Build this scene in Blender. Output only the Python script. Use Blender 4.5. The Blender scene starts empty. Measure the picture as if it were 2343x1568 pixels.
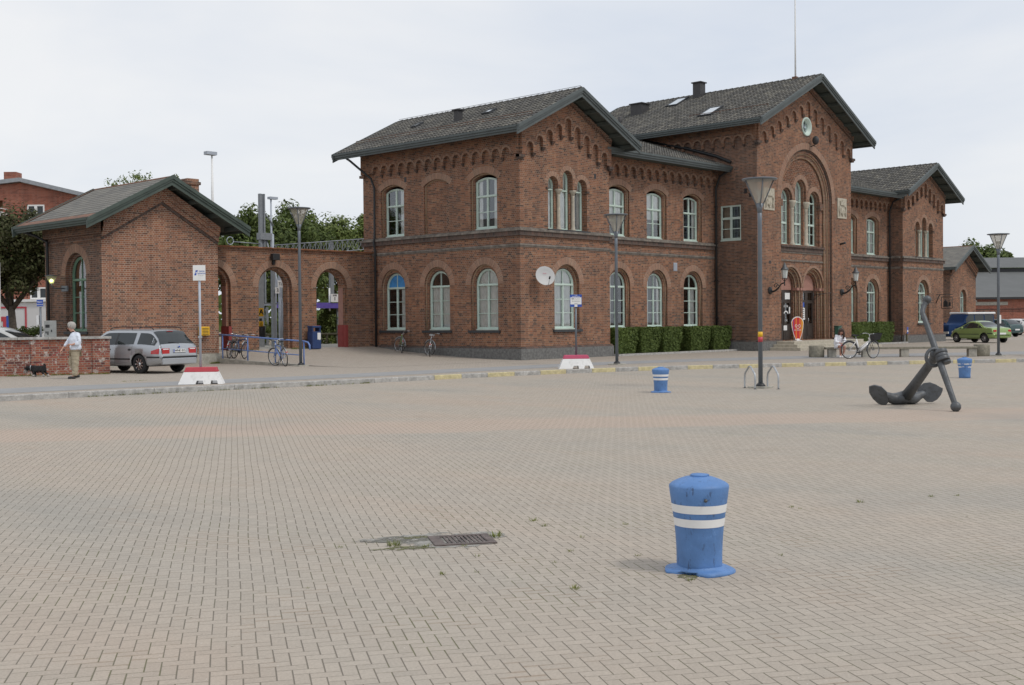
import bpy, bmesh, math, random
from math import sin, cos, pi, radians, sqrt, atan2, hypot
from mathutils import Vector, Matrix
from mathutils.geometry import tessellate_polygon
random.seed(7)
S = bpy.context.scene
COL = S.collection
V = Vector
# ------------------------------------------------------------------ camera
YAW, PIT, ROL = radians(46.592), radians(-1.062), radians(-0.527)
CAM = V((-35.930, -33.472, 1.65))
fw = V((sin(YAW)*cos(PIT), cos(YAW)*cos(PIT), sin(PIT)))
rt = V((cos(YAW), -sin(YAW), 0)); up = rt.cross(fw)
rt2 = rt*cos(ROL)+up*sin(ROL); up2 = -rt*sin(ROL)+up*cos(ROL)
cd = bpy.data.cameras.new('camera'); cam = bpy.data.objects.new('camera', cd); COL.objects.link(cam)
M = Matrix((rt2, up2, -fw)).transposed().to_4x4(); M.translation = CAM
cam.matrix_world = M
cd.sensor_width = 36; cd.lens = 36*2697.1/2342; cd.clip_start = .1; cd.clip_end = 3000
S.camera = cam
# ------------------------------------------------------------------ sun, sky, exposure
SUN_EL, SUN_AZ = radians(54), radians(12)      # azimuth measured from -Y (in front of the facades) towards +X
sdir = V((sin(SUN_AZ)*cos(SUN_EL), -cos(SUN_AZ)*cos(SUN_EL), sin(SUN_EL)))
sl = bpy.data.lights.new('sun', 'SUN'); sun = bpy.data.objects.new('sun', sl); COL.objects.link(sun)
sl.energy = 1.35; sl.angle = radians(10); sl.color = (1, .955, .89)
sun.rotation_euler = (-sdir).to_track_quat('-Z', 'Y').to_euler(); sun.location = (0, -20, 40)
W = bpy.data.worlds.new('World'); S.world = W; W.use_nodes = True
nt = W.node_tree; nt.nodes.clear()
def wn(t, **k):
    n = nt.nodes.new(t)
    for a, b in k.items(): setattr(n, a, b)
    return n
sky = wn('ShaderNodeTexSky', sky_type='NISHITA', sun_disc=False, sun_elevation=SUN_EL, sun_rotation=radians(180)-SUN_AZ)
b1 = wn('ShaderNodeBackground'); b1.inputs[1].default_value = .1
nt.links.new(sky.outputs[0], b1.inputs[0])
tc = wn('ShaderNodeTexCoord'); mp = wn('ShaderNodeMapping'); mp.inputs['Scale'].default_value = (1, 1, 3.2)
nt.links.new(tc.outputs['Generated'], mp.inputs[0])
nz = wn('ShaderNodeTexNoise'); nz.inputs['Scale'].default_value = 1.7; nz.inputs['Detail'].default_value = 5; nz.inputs['Roughness'].default_value = .55
nz.inputs['Distortion'].default_value = .4
nt.links.new(mp.outputs[0], nz.inputs['Vector'])
cr = wn('ShaderNodeValToRGB'); e = cr.color_ramp.elements
e[0].position = .3; e[0].color = (.70, .76, .86, 1); e[1].position = .66; e[1].color = (.93, .935, .945, 1)
nt.links.new(nz.outputs[0], cr.inputs[0])
b2 = wn('ShaderNodeBackground'); b2.inputs[1].default_value = 1.0
nt.links.new(cr.outputs[0], b2.inputs[0])
mx = wn('ShaderNodeMixShader'); mx.inputs[0].default_value = .9
nt.links.new(b1.outputs[0], mx.inputs[1]); nt.links.new(b2.outputs[0], mx.inputs[2])
wo = wn('ShaderNodeOutputWorld'); nt.links.new(mx.outputs[0], wo.inputs[0])
S.view_settings.view_transform = 'Standard'; S.view_settings.look = 'None'
S.view_settings.exposure = 0; S.view_settings.gamma = 1
S.render.engine = 'CYCLES'
# ------------------------------------------------------------------ material helpers
class NT:
    def __init__(s, name):
        s.m = bpy.data.materials.new(name); s.m.use_nodes = True
        s.t = s.m.node_tree; s.b = s.t.nodes['Principled BSDF']
    def n(s, typ, ins={}, **k):
        x = s.t.nodes.new(typ)
        for a, b in k.items(): setattr(x, a, b)
        for a, b in ins.items(): s.set(x.inputs[a], b)
        return x
    def set(s, sock, v):
        if isinstance(v, bpy.types.NodeSocket): s.t.links.new(v, sock)
        elif isinstance(v, bpy.types.Node): s.t.links.new(v.outputs[0], sock)
        else:
            if sock.type == 'RGBA' and len(v) == 3: v = (*v, 1)
            sock.default_value = v
    def m_(s, op, a, b=None, c=None):
        x = s.t.nodes.new('ShaderNodeMath'); x.operation = op
        for i, v in enumerate((a, b, c)):
            if v is not None: s.set(x.inputs[i], v)
        return x.outputs[0]
    def mix(s, f, a, b, blend='MIX'):
        x = s.t.nodes.new('ShaderNodeMix'); x.data_type = 'RGBA'; x.blend_type = blend
        s.set(x.inputs[0], f); s.set(x.inputs[6], a); s.set(x.inputs[7], b)
        return x.outputs[2]
    def ramp(s, f, stops, interp='LINEAR'):
        x = s.t.nodes.new('ShaderNodeValToRGB'); r = x.color_ramp; r.interpolation = interp
        while len(r.elements) < len(stops): r.elements.new(.5)
        for e, (p, c) in zip(r.elements, stops):
            e.position = p; e.color = (*c, 1) if len(c) == 3 else c
        s.set(x.inputs[0], f); return x.outputs[0]
    def noise(s, scale, detail=3, vec=None, rough=.5):
        x = s.n('ShaderNodeTexNoise', {'Scale': scale, 'Detail': detail, 'Roughness': rough})
        if vec is not None: s.set(x.inputs['Vector'], vec)
        return x.outputs[0]
    def pos(s): return s.n('ShaderNodeNewGeometry').outputs['Position']
    def bump(s, h, dist=.01, strength=1):
        x = s.n('ShaderNodeBump', {'Distance': dist, 'Strength': strength, 'Height': h}); s.set(s.b.inputs['Normal'], x)
def plain(name, col, rough=.6, metal=0, var=.12, scale=6, spec=None, dirt=None):
    t = NT(name)
    tc = t.n('ShaderNodeTexCoord').outputs['Object']
    nz = t.noise(scale, 5, tc, .6)
    lo = tuple(c*(1-var*1.5) for c in col); hi = tuple(min(1, c*(1+var)) for c in col)
    c = t.ramp(nz, [(.3, lo), (.7, hi)])
    if dirt:
        n2 = t.noise(scale*2.7, 6, tc, .7)
        c = t.mix(t.m_('MULTIPLY', t.ramp(n2, [(.5, (0, 0, 0)), (.68, (1, 1, 1))]), .75), c, dirt)
    t.set(t.b.inputs['Base Color'], c); t.b.inputs['Roughness'].default_value = rough; t.b.inputs['Metallic'].default_value = metal
    if spec is not None: t.b.inputs['Specular IOR Level'].default_value = spec
    return t.m
def uvz(t):
    g = t.n('ShaderNodeNewGeometry')
    P = t.n('ShaderNodeSeparateXYZ', {0: g.outputs['Position']}); N = t.n('ShaderNodeSeparateXYZ', {0: g.outputs['True Normal']})
    ax = t.m_('GREATER_THAN', t.m_('ABSOLUTE', N.outputs[0]), .7)
    az = t.m_('GREATER_THAN', t.m_('ABSOLUTE', N.outputs[2]), .75)
    u = t.m_('ADD', t.m_('MULTIPLY', P.outputs[1], ax), t.m_('MULTIPLY', P.outputs[0], t.m_('SUBTRACT', 1, ax)))
    v = t.m_('ADD', t.m_('MULTIPLY', P.outputs[1], az), t.m_('MULTIPLY', P.outputs[2], t.m_('SUBTRACT', 1, az)))
    return u, v, g
def brick(name, pal, mortar=(.345, .295, .235), bw=.25, rh=.077, ms=.0058, patch=.45, uv=None, white=0):
    t = NT(name)
    if uv: vec = t.n('ShaderNodeUVMap', uv_map='UVMap').outputs[0]
    else:
        u, v, g = uvz(t); vec = t.n('ShaderNodeCombineXYZ', {0: u, 1: v}).outputs[0]
    b = t.n('ShaderNodeTexBrick', {'Vector': vec, 'Color1': (0, 0, 0), 'Color2': (1, 1, 1), 'Mortar': (.5, .5, .5), 'Scale': 1,
            'Mortar Size': ms, 'Mortar Smooth': .2, 'Bias': 0, 'Brick Width': bw, 'Row Height': rh}, offset=.5, squash=.5, squash_frequency=2)
    n = len(pal)
    col = t.ramp(b.outputs['Color'], [((i+.5)/n, c) for i, c in enumerate(pal)])
    big = t.noise(.55, 4, t.pos(), .6)
    col = t.mix(patch, col, t.ramp(big, [(.32, (.30, .30, .34)), (.5, (.52, .5, .5)), (.7, (.68, .60, .55))]), 'OVERLAY')
    sm = t.n('ShaderNodeMapping', {'Scale': (1.6, 1.6, .16)}); t.set(sm.inputs[0], t.pos())
    col = t.mix(.55, col, t.ramp(t.noise(1.6, 5, sm.outputs[0], .7), [(.34, (.33, .33, .35)), (.5, (.5, .5, .5)), (.72, (.58, .56, .54))]), 'OVERLAY')
    fine = t.noise(14, 3, t.pos(), .7)
    col = t.mix(.25, col, t.ramp(fine, [(.3, (.25, .25, .25)), (.7, (.75, .75, .75))]), 'OVERLAY')
    mcol = t.mix(.5, mortar, t.ramp(t.noise(1.3, 3, t.pos()), [(.35, tuple(c*.55 for c in mortar)), (.65, tuple(c*1.25 for c in mortar))]))
    if white:
        w = t.ramp(t.noise(5, 5, t.pos(), .7), [(.56, (0, 0, 0)), (.62, (1, 1, 1))])
        col = t.mix(t.m_('MULTIPLY', w, white), col, (.55, .5, .46))
    col = t.mix(b.outputs['Fac'], col, mcol)
    t.set(t.b.inputs['Base Color'], col); t.b.inputs['Roughness'].default_value = .9
    t.b.inputs['Specular IOR Level'].default_value = .2
    t.bump(t.m_('SUBTRACT', 1, b.outputs['Fac']), .008, .6)
    return t.m
PAL_A = [(0.104, 0.064, 0.050), (0.239, 0.108, 0.065), (0.276, 0.135, 0.079), (0.184, 0.091, 0.059), (0.310, 0.164, 0.095), (0.226, 0.108, 0.067), (0.130, 0.075, 0.055), (0.259, 0.123, 0.074)]
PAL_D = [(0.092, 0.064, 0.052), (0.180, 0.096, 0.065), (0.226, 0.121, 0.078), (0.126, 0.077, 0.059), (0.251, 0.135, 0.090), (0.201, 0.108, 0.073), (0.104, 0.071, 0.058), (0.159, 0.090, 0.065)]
PAL_S = [(0.134, 0.077, 0.060), (0.276, 0.120, 0.072), (0.318, 0.150, 0.091), (0.226, 0.105, 0.068), (0.335, 0.177, 0.109), (0.264, 0.120, 0.076), (0.159, 0.086, 0.063), (0.302, 0.137, 0.084)]
PAL_W = [(0.135, 0.055, 0.052), (0.306, 0.100, 0.070), (0.342, 0.130, 0.082), (0.252, 0.078, 0.058), (0.360, 0.160, 0.103), (0.288, 0.092, 0.067), (0.162, 0.065, 0.057), (0.324, 0.120, 0.079)]
MT = {}
MT['brick'] = brick('station_brick', PAL_A)
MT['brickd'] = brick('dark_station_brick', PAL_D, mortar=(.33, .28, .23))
MT['bricks'] = brick('outbuilding_brick', PAL_S, mortar=(.46, .40, .32), ms=.0065, patch=.35)
MT['brickw'] = brick('old_wall_brick', PAL_W, mortar=(.33, .29, .24), bw=.25, rh=.078, ms=.0075, patch=.35, white=.8)
MT['brickb'] = brick('apartment_brick', [(.24, .085, .06), (.34, .12, .08), (.38, .14, .095), (.3, .105, .07)], mortar=(.34, .27, .22), patch=.2)
MT['vous'] = brick('arch_brick', [(.23, .10, .066), (.31, .135, .085), (.36, .17, .11), (.17, .085, .062), (.29, .125, .08)], bw=.09, rh=.5, ms=.0095, uv=1, mortar=(.40, .34, .26), patch=.3)
MT['bead'] = brick('moulded_brick', [(.38, .25, .15), (.45, .32, .20), (.33, .19, .12), (.40, .24, .14)], bw=.12, rh=.077, ms=.009, patch=.4)
MT['band'] = brick('soot_and_shade_brick', [(.075, .06, .055), (.12, .085, .07), (.09, .07, .062), (.16, .10, .08)], mortar=(.16, .14, .12), bw=.125, rh=.15, patch=.3)  # sooty bands; also colours shade into arch corbels and the outbuilding's low rake course
MT['cap'] = plain('weathered_ledge', (.20, .175, .15), .9, var=.35, scale=4)
MT['granite'] = plain('granite', (.17, .17, .165), .85, var=.3, scale=9, dirt=(.09, .09, .085))
MT['kerb'] = plain('granite_kerb', (.42, .41, .39), .9, var=.25, scale=7, dirt=(.24, .235, .22))
MT['concrete'] = plain('concrete', (.40, .38, .33), .95, var=.2, scale=5, dirt=(.25, .24, .2))
MT['concreted'] = plain('aged_concrete', (.26, .24, .19), .95, var=.25, scale=8, dirt=(.16, .15, .11))
MT['yellow'] = plain('yellow_kerb_paint', (.56, .49, .28), .8, var=.18, scale=8, dirt=(.42, .38, .28))
MT['green'] = plain('sage_green_paint', (.54, .65, .585), .5, var=.07, scale=3)
MT['dgreen'] = plain('deep_green_paint', (.16, .27, .19), .5, var=.1, scale=3)
MT['fascia'] = plain('grey_green_fascia', (.088, .104, .104), .6, var=.12, scale=2)
MT['fascias'] = plain('green_fascia', (.062, .085, .072), .6, var=.15, scale=2)
MT['soffit'] = plain('dark_soffit', (.07, .085, .075), .8)
MT['slate'] = plain('slate_sill', (.045, .048, .052), .7)
MT['black'] = plain('black_metal', (.022, .023, .025), .5)
MT['iron'] = plain('grey_iron', (.105, .112, .12), .5, metal=.4, var=.18, scale=5, dirt=(.06, .055, .05))
MT['post'] = plain('grey_post_paint', (.155, .175, .20), .45, metal=.3, var=.06)
MT['galv'] = plain('galvanised_steel', (.45, .47, .49), .4, metal=.6, var=.12)
MT['lgrey'] = plain('light_grey_steel', (.42, .46, .52), .5, var=.06)
MT['mgrey'] = plain('mast_steel', (.27, .29, .31), .55, metal=.3, var=.1)
MT['stone'] = plain('pale_stone', (.46, .42, .34), .85, var=.15, scale=7)
MT['white'] = plain('white_paint', (.8, .8, .79), .5, var=.04)
MT['barw'] = plain('barrier_white', (.84, .84, .83), .4, var=.03, scale=3, dirt=(.66, .66, .64))
MT['barr'] = plain('barrier_red', (.50, .055, .075), .45, var=.06)
MT['barp'] = plain('barrier_pink', (.50, .075, .15), .45, var=.06)
MT['blue'] = plain('sign_blue', (.03, .09, .42), .4, var=.05)
MT['binblue'] = plain('bin_blue', (.03, .06, .17), .5, var=.08)
MT['rail'] = plain('railing_blue', (.14, .23, .50), .5, var=.08)
MT['red'] = plain('jamb_red', (.27, .045, .04), .7, var=.1)
MT['reddoor'] = plain('pink_plaster', (.36, .19, .15), .8, var=.1)
MT['yel'] = plain('sign_yellow', (.80, .46, .02), .5, var=.04)
MT['bin'] = plain('dark_green_bin', (.02, .05, .045), .5)
MT['gbin'] = plain('green_bin', (.04, .12, .09), .5)
MT['orange'] = plain('clay_coping', (.36, .16, .085), .85, var=.25, scale=3, dirt=(.25, .13, .08))
MT['rust'] = plain('rusty_edge_tile', (.21, .11, .075), .9, var=.3, scale=4, dirt=(.12, .1, .08))
MT['wood'] = plain('old_wood', (.13, .12, .07), .9, var=.2)
MT['door'] = plain('dark_brown_door', (.045, .032, .026), .45, var=.2)
MT['curtain'] = plain('white_curtain', (.82, .81, .78), .9, var=.08, scale=4)
MT['curtain2'] = plain('beige_curtain', (.40, .34, .27), .9, var=.1, scale=4)
MT['board'] = plain('brown_board', (.24, .12, .06), .7, var=.15)
MT['room'] = plain('dim_room', (.10, .095, .09), .9)
MT['purple'] = plain('purple_fascia', (.14, .10, .42), .5)
MT['copper'] = plain('lead_flashing', (.34, .36, .38), .5, metal=.3)
MT['rgrey'] = plain('grey_sheet_roof', (.115, .119, .117), .7, var=.08, scale=.6)
MT['plaster'] = plain('white_plaster', (.66, .66, .66), .8, var=.05, scale=.8)
MT['skin'] = plain('skin', (.55, .31, .23), .55, var=.08)
MT['skin2'] = plain('tanned_skin', (.42, .21, .15), .55, var=.08)
MT['hair'] = plain('grey_hair', (.42, .40, .37), .7, var=.3, scale=40)
MT['hair2'] = plain('brown_hair', (.07, .04, .028), .6, var=.4, scale=40)
MT['shirt'] = plain('pale_blue_shirt', (.72, .77, .86), .85, var=.06, scale=9)
MT['coat'] = plain('white_coat', (.82, .82, .86), .85, var=.04, scale=9)
MT['khaki'] = plain('khaki_cloth', (.40, .345, .25), .9, var=.1, scale=9)
MT['fur'] = plain('black_fur', (.018, .017, .018), .9, var=.6, scale=30)
MT['furw'] = plain('grey_fur', (.42, .39, .36), .9, var=.3, scale=30)
MT['rubber'] = plain('rubber', (.02, .02, .021), .8)
MT['chrome'] = plain('bright_metal', (.7, .71, .72), .22, metal=.9, var=.05)
MT['glasslamp'] = plain('frosted_lamp_glass', (.55, .58, .56), .3, var=.05)
def glass(name, tint=(.8, .85, .85), tr=.86, rough=.02, f0=.0):
    t = NT(name); t.t.nodes.remove(t.b)
    a = t.n('ShaderNodeBsdfTransparent', {0: tint}); g = t.n('ShaderNodeBsdfGlossy', {0: (.9, .95, 1), 'Roughness': rough})
    fr = t.n('ShaderNodeFresnel', {0: 1.5}); k = t.m_('MINIMUM', t.m_('ADD', t.m_('MULTIPLY', fr.outputs[0], 1.15), 1-tr+.05), 1)
    mx = t.n('ShaderNodeMixShader', {0: k, 1: a.outputs[0], 2: g.outputs[0]})
    t.set(t.t.nodes['Material Output'].inputs[0], mx); return t.m
MT['glass'] = glass('window_glass', (.93, .95, .94), .95)
MT['carglass'] = plain('car_glass', (.022, .028, .03), .06, var=.1, scale=2, spec=.6)
MT['blueglass'] = plain('blue_film_glass', (.07, .27, .58), .25, var=.15)
def milky():
    t = NT('lamp_glass'); t.t.nodes.remove(t.b)
    a = t.n('ShaderNodeBsdfTransparent', {0: (.92, .90, .86)}); d = t.n('ShaderNodeBsdfTranslucent', {0: (.74, .70, .63)}); e = t.n('ShaderNodeBsdfDiffuse', {0: (.70, .66, .60)})
    m1 = t.n('ShaderNodeMixShader', {0: .5, 1: d.outputs[0], 2: e.outputs[0]}); m2 = t.n('ShaderNodeMixShader', {0: .42, 1: a.outputs[0], 2: m1.outputs[0]})
    t.set(t.t.nodes['Material Output'].inputs[0], m2); return t.m
MT['lampglass'] = milky()
def paint(name, col, metal=.0, rough=.3, coat=.6):
    m = plain(name, col, rough, metal, var=.03, scale=2); b = m.node_tree.nodes['Principled BSDF']
    b.inputs['Coat Weight'].default_value = coat; b.inputs['Coat Roughness'].default_value = .08; return m
MT['silver'] = paint('silver_car_paint', (.42, .44, .465), .55, .30)
MT['lime'] = paint('lime_green_car_paint', (.26, .37, .125), .2, .35)
MT['navy'] = plain('blue_car_paint', (.010, .034, .105), .6, spec=.15, var=.05)
MT['pgreen'] = paint('dark_green_car_paint', (.015, .055, .055), 0, .35)
MT['cwhite'] = paint('white_car_paint', (.74, .74, .74), 0, .35)
MT['cblack'] = paint('black_car_paint', (.02, .02, .022), 0, .3)
MT['grille'] = paint('pale_grey_car_paint', (.52, .52, .50), .3, .35)
MT['tail'] = paint('tail_lamp_red', (.45, .012, .015), 0, .2)
MT['bolb'] = None
def pillar_paint(name, col, wear):
    t = NT(name); tc = t.n('ShaderNodeTexCoord').outputs['Object']
    n1 = t.noise(3.5, 5, tc, .6); c = t.ramp(n1, [(.3, tuple(x*.78 for x in col)), (.5, col), (.72, tuple(x*1.18 for x in col))])
    sc = t.n('ShaderNodeMapping', {'Scale': (9, 9, 2.5)}); t.set(sc.inputs[0], tc)
    n2 = t.noise(3, 6, sc.outputs[0], .75)
    c = t.mix(t.m_('MULTIPLY', t.ramp(n2, [(.585, (0, 0, 0)), (.66, (1, 1, 1))]), wear), c, (.04, .06, .11))
    n3 = t.noise(7, 6, tc, .8); c = t.mix(t.ramp(n3, [(.60, (0, 0, 0)), (.70, (.6, .6, .6))]), c, (.17, .31, .58))
    t.set(t.b.inputs['Base Color'], c); t.b.inputs['Roughness'].default_value = .55
    t.bump(t.noise(22, 4, tc, .7), .006, .5); return t.m
MT['bolb'] = pillar_paint('bollard_blue_paint', (.095, .21, .45), .75)
def worn_white():
    t = NT('worn_white_stripe'); tc = t.n('ShaderNodeTexCoord').outputs['Object']
    n2 = t.noise(14, 6, tc, .8)
    c = t.mix(t.ramp(n2, [(.47, (0, 0, 0)), (.50, (1, 1, 1))]), (.09, .2, .5), (.7, .7, .68))
    t.set(t.b.inputs['Base Color'], c); t.b.inputs['Roughness'].default_value = .6; return t.m
MT['wornw'] = worn_white()
# ---- herringbone clinker paving, laid at the angle of the photograph
def paving(name, ang, base, jc, wunit=.082, joint=.035, tints=True, asphalt=False):
    t = NT(name)
    g = t.n('ShaderNodeNewGeometry'); mp = t.n('ShaderNodeMapping', {'Rotation': (0, 0, -ang), 'Scale': (1/wunit, 1/wunit, 1)})
    # gentle wander of the courses
    nv = t.n('ShaderNodeTexNoise', {'Scale': .35, 'Detail': 2}); 
    wob = t.n('ShaderNodeVectorMath', {0: nv.outputs['Color'], 1: (.5, .5, .5)}, operation='SUBTRACT')
    wob2 = t.n('ShaderNodeVectorMath', {0: wob.outputs[0], 'Scale': .07}, operation='SCALE')
    t.set(nv.inputs['Vector'], g.outputs['Position'])
    ad = t.n('ShaderNodeVectorMath', {0: g.outputs['Position'], 1: wob2.outputs[0]}, operation='ADD')
    t.set(mp.inputs[0], ad.outputs[0])
    s = t.n('ShaderNodeSeparateXYZ', {0: mp.outputs[0]}); x, y = s.outputs[0], s.outputs[1]
    i, j = t.m_('FLOOR', x), t.m_('FLOOR', y); fx, fy = t.m_('SUBTRACT', x, i), t.m_('SUBTRACT', y, j)
    k = t.m_('FLOORED_MODULO', t.m_('SUBTRACT', i, j), 4)
    def isk(v): return t.m_('COMPARE', k, v, .3)
    k0, k1, k2, k3 = isk(0.), isk(1.), isk(2.), isk(3.)
    big = 9.
    dl = t.m_('ADD', fx, t.m_('MULTIPLY', k1, big)); dr = t.m_('ADD', t.m_('SUBTRACT', 1, fx), t.m_('MULTIPLY', k0, big))
    db = t.m_('ADD', fy, t.m_('MULTIPLY', k2, big)); dt = t.m_('ADD', t.m_('SUBTRACT', 1, fy), t.m_('MULTIPLY', k3, big))
    d1 = t.m_('MULTIPLY', t.m_('MINIMUM', dl, dr), 1.9); d2 = t.m_('MINIMUM', db, dt)
    d = t.m_('MINIMUM', d1, d2)
    jn = t.m_('MULTIPLY', t.m_('ADD', t.noise(.5, 4, g.outputs['Position'], .7), .15), joint*1.7)
    e1 = t.n('ShaderNodeMapRange', {0: d, 1: t.m_('MULTIPLY', jn, .35), 2: t.m_('MULTIPLY', jn, 1.8), 3: 1., 4: 0.})
    bi, bj = t.m_('SUBTRACT', i, k1), t.m_('SUBTRACT', j, k2)
    wnz = t.n('ShaderNodeTexWhiteNoise', {0: t.n('ShaderNodeCombineXYZ', {0: bi, 1: bj}).outputs[0]}, noise_dimensions='2D')
    P = g.outputs['Position']
    tone = t.ramp(wnz.outputs[0], [(0, tuple(c*.95 for c in base)), (.5, base), (1, tuple(min(1, c*1.045) for c in base))])
    grit = t.noise(60, 3, P, .7); tone = t.mix(.22, tone, t.ramp(grit, [(.3, (.25, .25, .25)), (.7, (.75, .75, .75))]), 'OVERLAY')
    if tints:
        st = t.n('ShaderNodeMapping', {'Rotation': (0, 0, radians(45)), 'Scale': (.35, .11, 1)}); t.set(st.inputs[0], P)
        n1 = t.noise(1, 5, st.outputs[0], .6)
        tone = t.mix(.55, tone, t.ramp(n1, [(.30, (.39, .42, .435)), (.43, (.49, .49, .48)), (.56, (.53, .505, .48)), (.68, (.56, .49, .445))]), 'OVERLAY')
        # the pinkish course of stones crossing the square: between two lines on the ground
        sx = t.n('ShaderNodeSeparateXYZ', {0: P})
        q = t.m_('ADD', sx.outputs[1], t.m_('MULTIPLY', sx.outputs[0], .78))
        q = t.m_('ADD', q, t.m_('MULTIPLY', t.m_('SUBTRACT', t.noise(.4, 2, P), .5), 1.2))
        bnd = t.m_('MULTIPLY', t.n('ShaderNodeMapRange', {0: q, 1: -37.9, 2: -37.5, 3: 0., 4: 1.}).outputs[0],
                   t.n('ShaderNodeMapRange', {0: q, 1: -35.3, 2: -34.3, 3: 1., 4: 0.}).outputs[0])
        tone = t.mix(t.m_('MULTIPLY', bnd, .62), tone, (.47, .365, .295))
        gp = t.noise(.22, 3, P, .6)
        tone = t.mix(t.m_('MULTIPLY', t.ramp(gp, [(.58, (0, 0, 0)), (.72, (1, 1, 1))]), .35), tone, (.29, .285, .265))
    spill = t.m_('MULTIPLY', t.n('ShaderNodeMapRange', {0: d1, 1: .05, 2: .55, 3: 1., 4: 0.}).outputs[0], t.ramp(t.noise(1.1, 5, P, .75), [(.53, (0, 0, 0)), (.66, (1, 1, 1))]))
    tone = t.mix(t.m_('MULTIPLY', spill, .5), tone, (.33, .235, .165))
    speck = t.ramp(t.noise(34, 2, P, .6), [(.735, (0, 0, 0)), (.76, (1, 1, 1))]); tone = t.mix(t.m_('MULTIPLY', speck, .6), tone, (.62, .60, .55))
    dsp = t.ramp(t.noise(23, 3, P, .6), [(.27, (1, 1, 1)), (.30, (0, 0, 0))]); tone = t.mix(t.m_('MULTIPLY', dsp, .45), tone, (.17, .15, .12))
    jcol = t.mix(t.ramp(t.noise(.9, 4, P, .7), [(.5, (0, 0, 0)), (.62, (1, 1, 1))]), jc, (.13, .135, .06))
    col = t.mix(t.m_('MULTIPLY', e1.outputs[0], .92), tone, jcol)
    t.set(t.b.inputs['Base Color'], col); t.b.inputs['Roughness'].default_value = .92; t.b.inputs['Specular IOR Level'].default_value = .25
    h = t.m_('ADD', t.m_('SUBTRACT', 1, e1.outputs[0]), t.m_('ADD', t.m_('MULTIPLY', wnz.outputs[0], .25), t.m_('MULTIPLY', grit, .2)))
    t.bump(h, .006, .7)
    return t.m
ANG = radians(56.6)
MT['plaza'] = paving('plaza_clinker', ANG, (.392, .352, .304), (.17, .15, .12), joint=.030)
MT['pave'] = paving('pavement_clinker', 0., (.38, .335, .287), (.16, .13, .10), tints=False, joint=.028)
MT['asph'] = plain('cycle_path_asphalt', (.29, .29, .29), .95, var=.07, scale=1.2)
MT['earth'] = plain('dry_earth', (.23, .18, .13), 1, var=.25, scale=2, dirt=(.12, .13, .06))

def speckled(name, col, lo, hi, sc):
    t = NT(name); n = t.noise(sc, 6, t.pos(), .75); t.set(t.b.inputs['Base Color'], t.ramp(t.noise(sc*3, 4, t.pos(), .7), [(.3, tuple(c*.7 for c in col)), (.7, tuple(c*1.3 for c in col))])); t.b.inputs['Roughness'].default_value = 1
    tr = t.n('ShaderNodeBsdfTransparent'); m_ = t.n('ShaderNodeMixShader', {0: t.ramp(n, [(lo, (0, 0, 0)), (hi, (1, 1, 1))]), 1: tr.outputs[0], 2: t.b.outputs[0]})
    t.set(t.t.nodes['Material Output'].inputs[0], m_); return t.m
MT['moss'] = speckled('moss', (.13, .13, .06), .44, .54, 9)
MT['mortarpatch'] = speckled('mortar_smear', (.30, .29, .265), .42, .52, 7)
MT['grime'] = speckled('dark_grime', (.16, .155, .135), .45, .53, 8)
def tilemat(name, cols, rough=.85):
    t = NT(name); uv = t.n('ShaderNodeUVMap', uv_map='UVMap').outputs[0]
    fl = t.n('ShaderNodeVectorMath', {0: uv}, operation='FLOOR'); wnz = t.n('ShaderNodeTexWhiteNoise', {0: fl.outputs[0]}, noise_dimensions='2D')
    n = len(cols); c = t.ramp(wnz.outputs[0], [((i+.5)/n, k) for i, k in enumerate(cols)])
    c = t.mix(.45, c, t.ramp(t.noise(.8, 5, t.pos(), .65), [(.3, (.33, .33, .33)), (.7, (.66, .65, .6))]), 'OVERLAY')
    c = t.mix(.25, c, t.ramp(t.noise(12, 3, t.pos(), .7), [(.3, (.3, .3, .3)), (.7, (.7, .7, .66))]), 'OVERLAY')
    t.set(t.b.inputs['Base Color'], c); t.b.inputs['Roughness'].default_value = rough; return t.m
MT['tile'] = tilemat('weathered_pantile', [(.093, .089, .084), (.135, .128, .115), (.066, .065, .064), (.165, .155, .134), (.108, .106, .103), (.078, .075, .069)])
MT['slates'] = tilemat('roof_slate', [(.165, .158, .145), (.195, .185, .168), (.14, .137, .13), (.175, .166, .152)])
def leafmat(name, a, b, c):
    t = NT(name)
    oi = t.n('ShaderNodeNewGeometry').outputs['Random Per Island']
    col = t.ramp(oi, [(0, a), (.5, b), (1, c)])
    col = t.mix(.5, col, t.ramp(t.noise(.5, 3, t.pos()), [(.3, (.36, .36, .36)), (.7, (.66, .66, .6))]), 'OVERLAY')
    t.set(t.b.inputs['Base Color'], col); t.b.inputs['Roughness'].default_value = .65
    t.b.inputs['Specular IOR Level'].default_value = .25
    tr = t.n('ShaderNodeBsdfTranslucent', {0: col}); mx = t.n('ShaderNodeMixShader', {0: .25, 1: t.b.outputs[0], 2: tr.outputs[0]})
    t.set(t.t.nodes['Material Output'].inputs[0], mx); return t.m
MT['leaf'] = leafmat('chestnut_leaves', (.06, .088, .026), (.10, .14, .038), (.15, .19, .06))
MT['leafl'] = leafmat('light_leaves', (.09, .13, .035), (.15, .195, .055), (.21, .25, .085))
MT['leafr'] = leafmat('reddish_leaves', (.05, .05, .024), (.075, .075, .032), (.08, .10, .036))
MT['hedge'] = leafmat('hedge_leaves', (.055, .088, .022), (.108, .155, .038), (.16, .21, .06))
MT['grass'] = leafmat('grass_blades', (.14, .16, .05), (.20, .23, .07), (.30, .29, .12))
MT['bark'] = plain('bark', (.085, .07, .055), .95, var=.3, scale=8)
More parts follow.
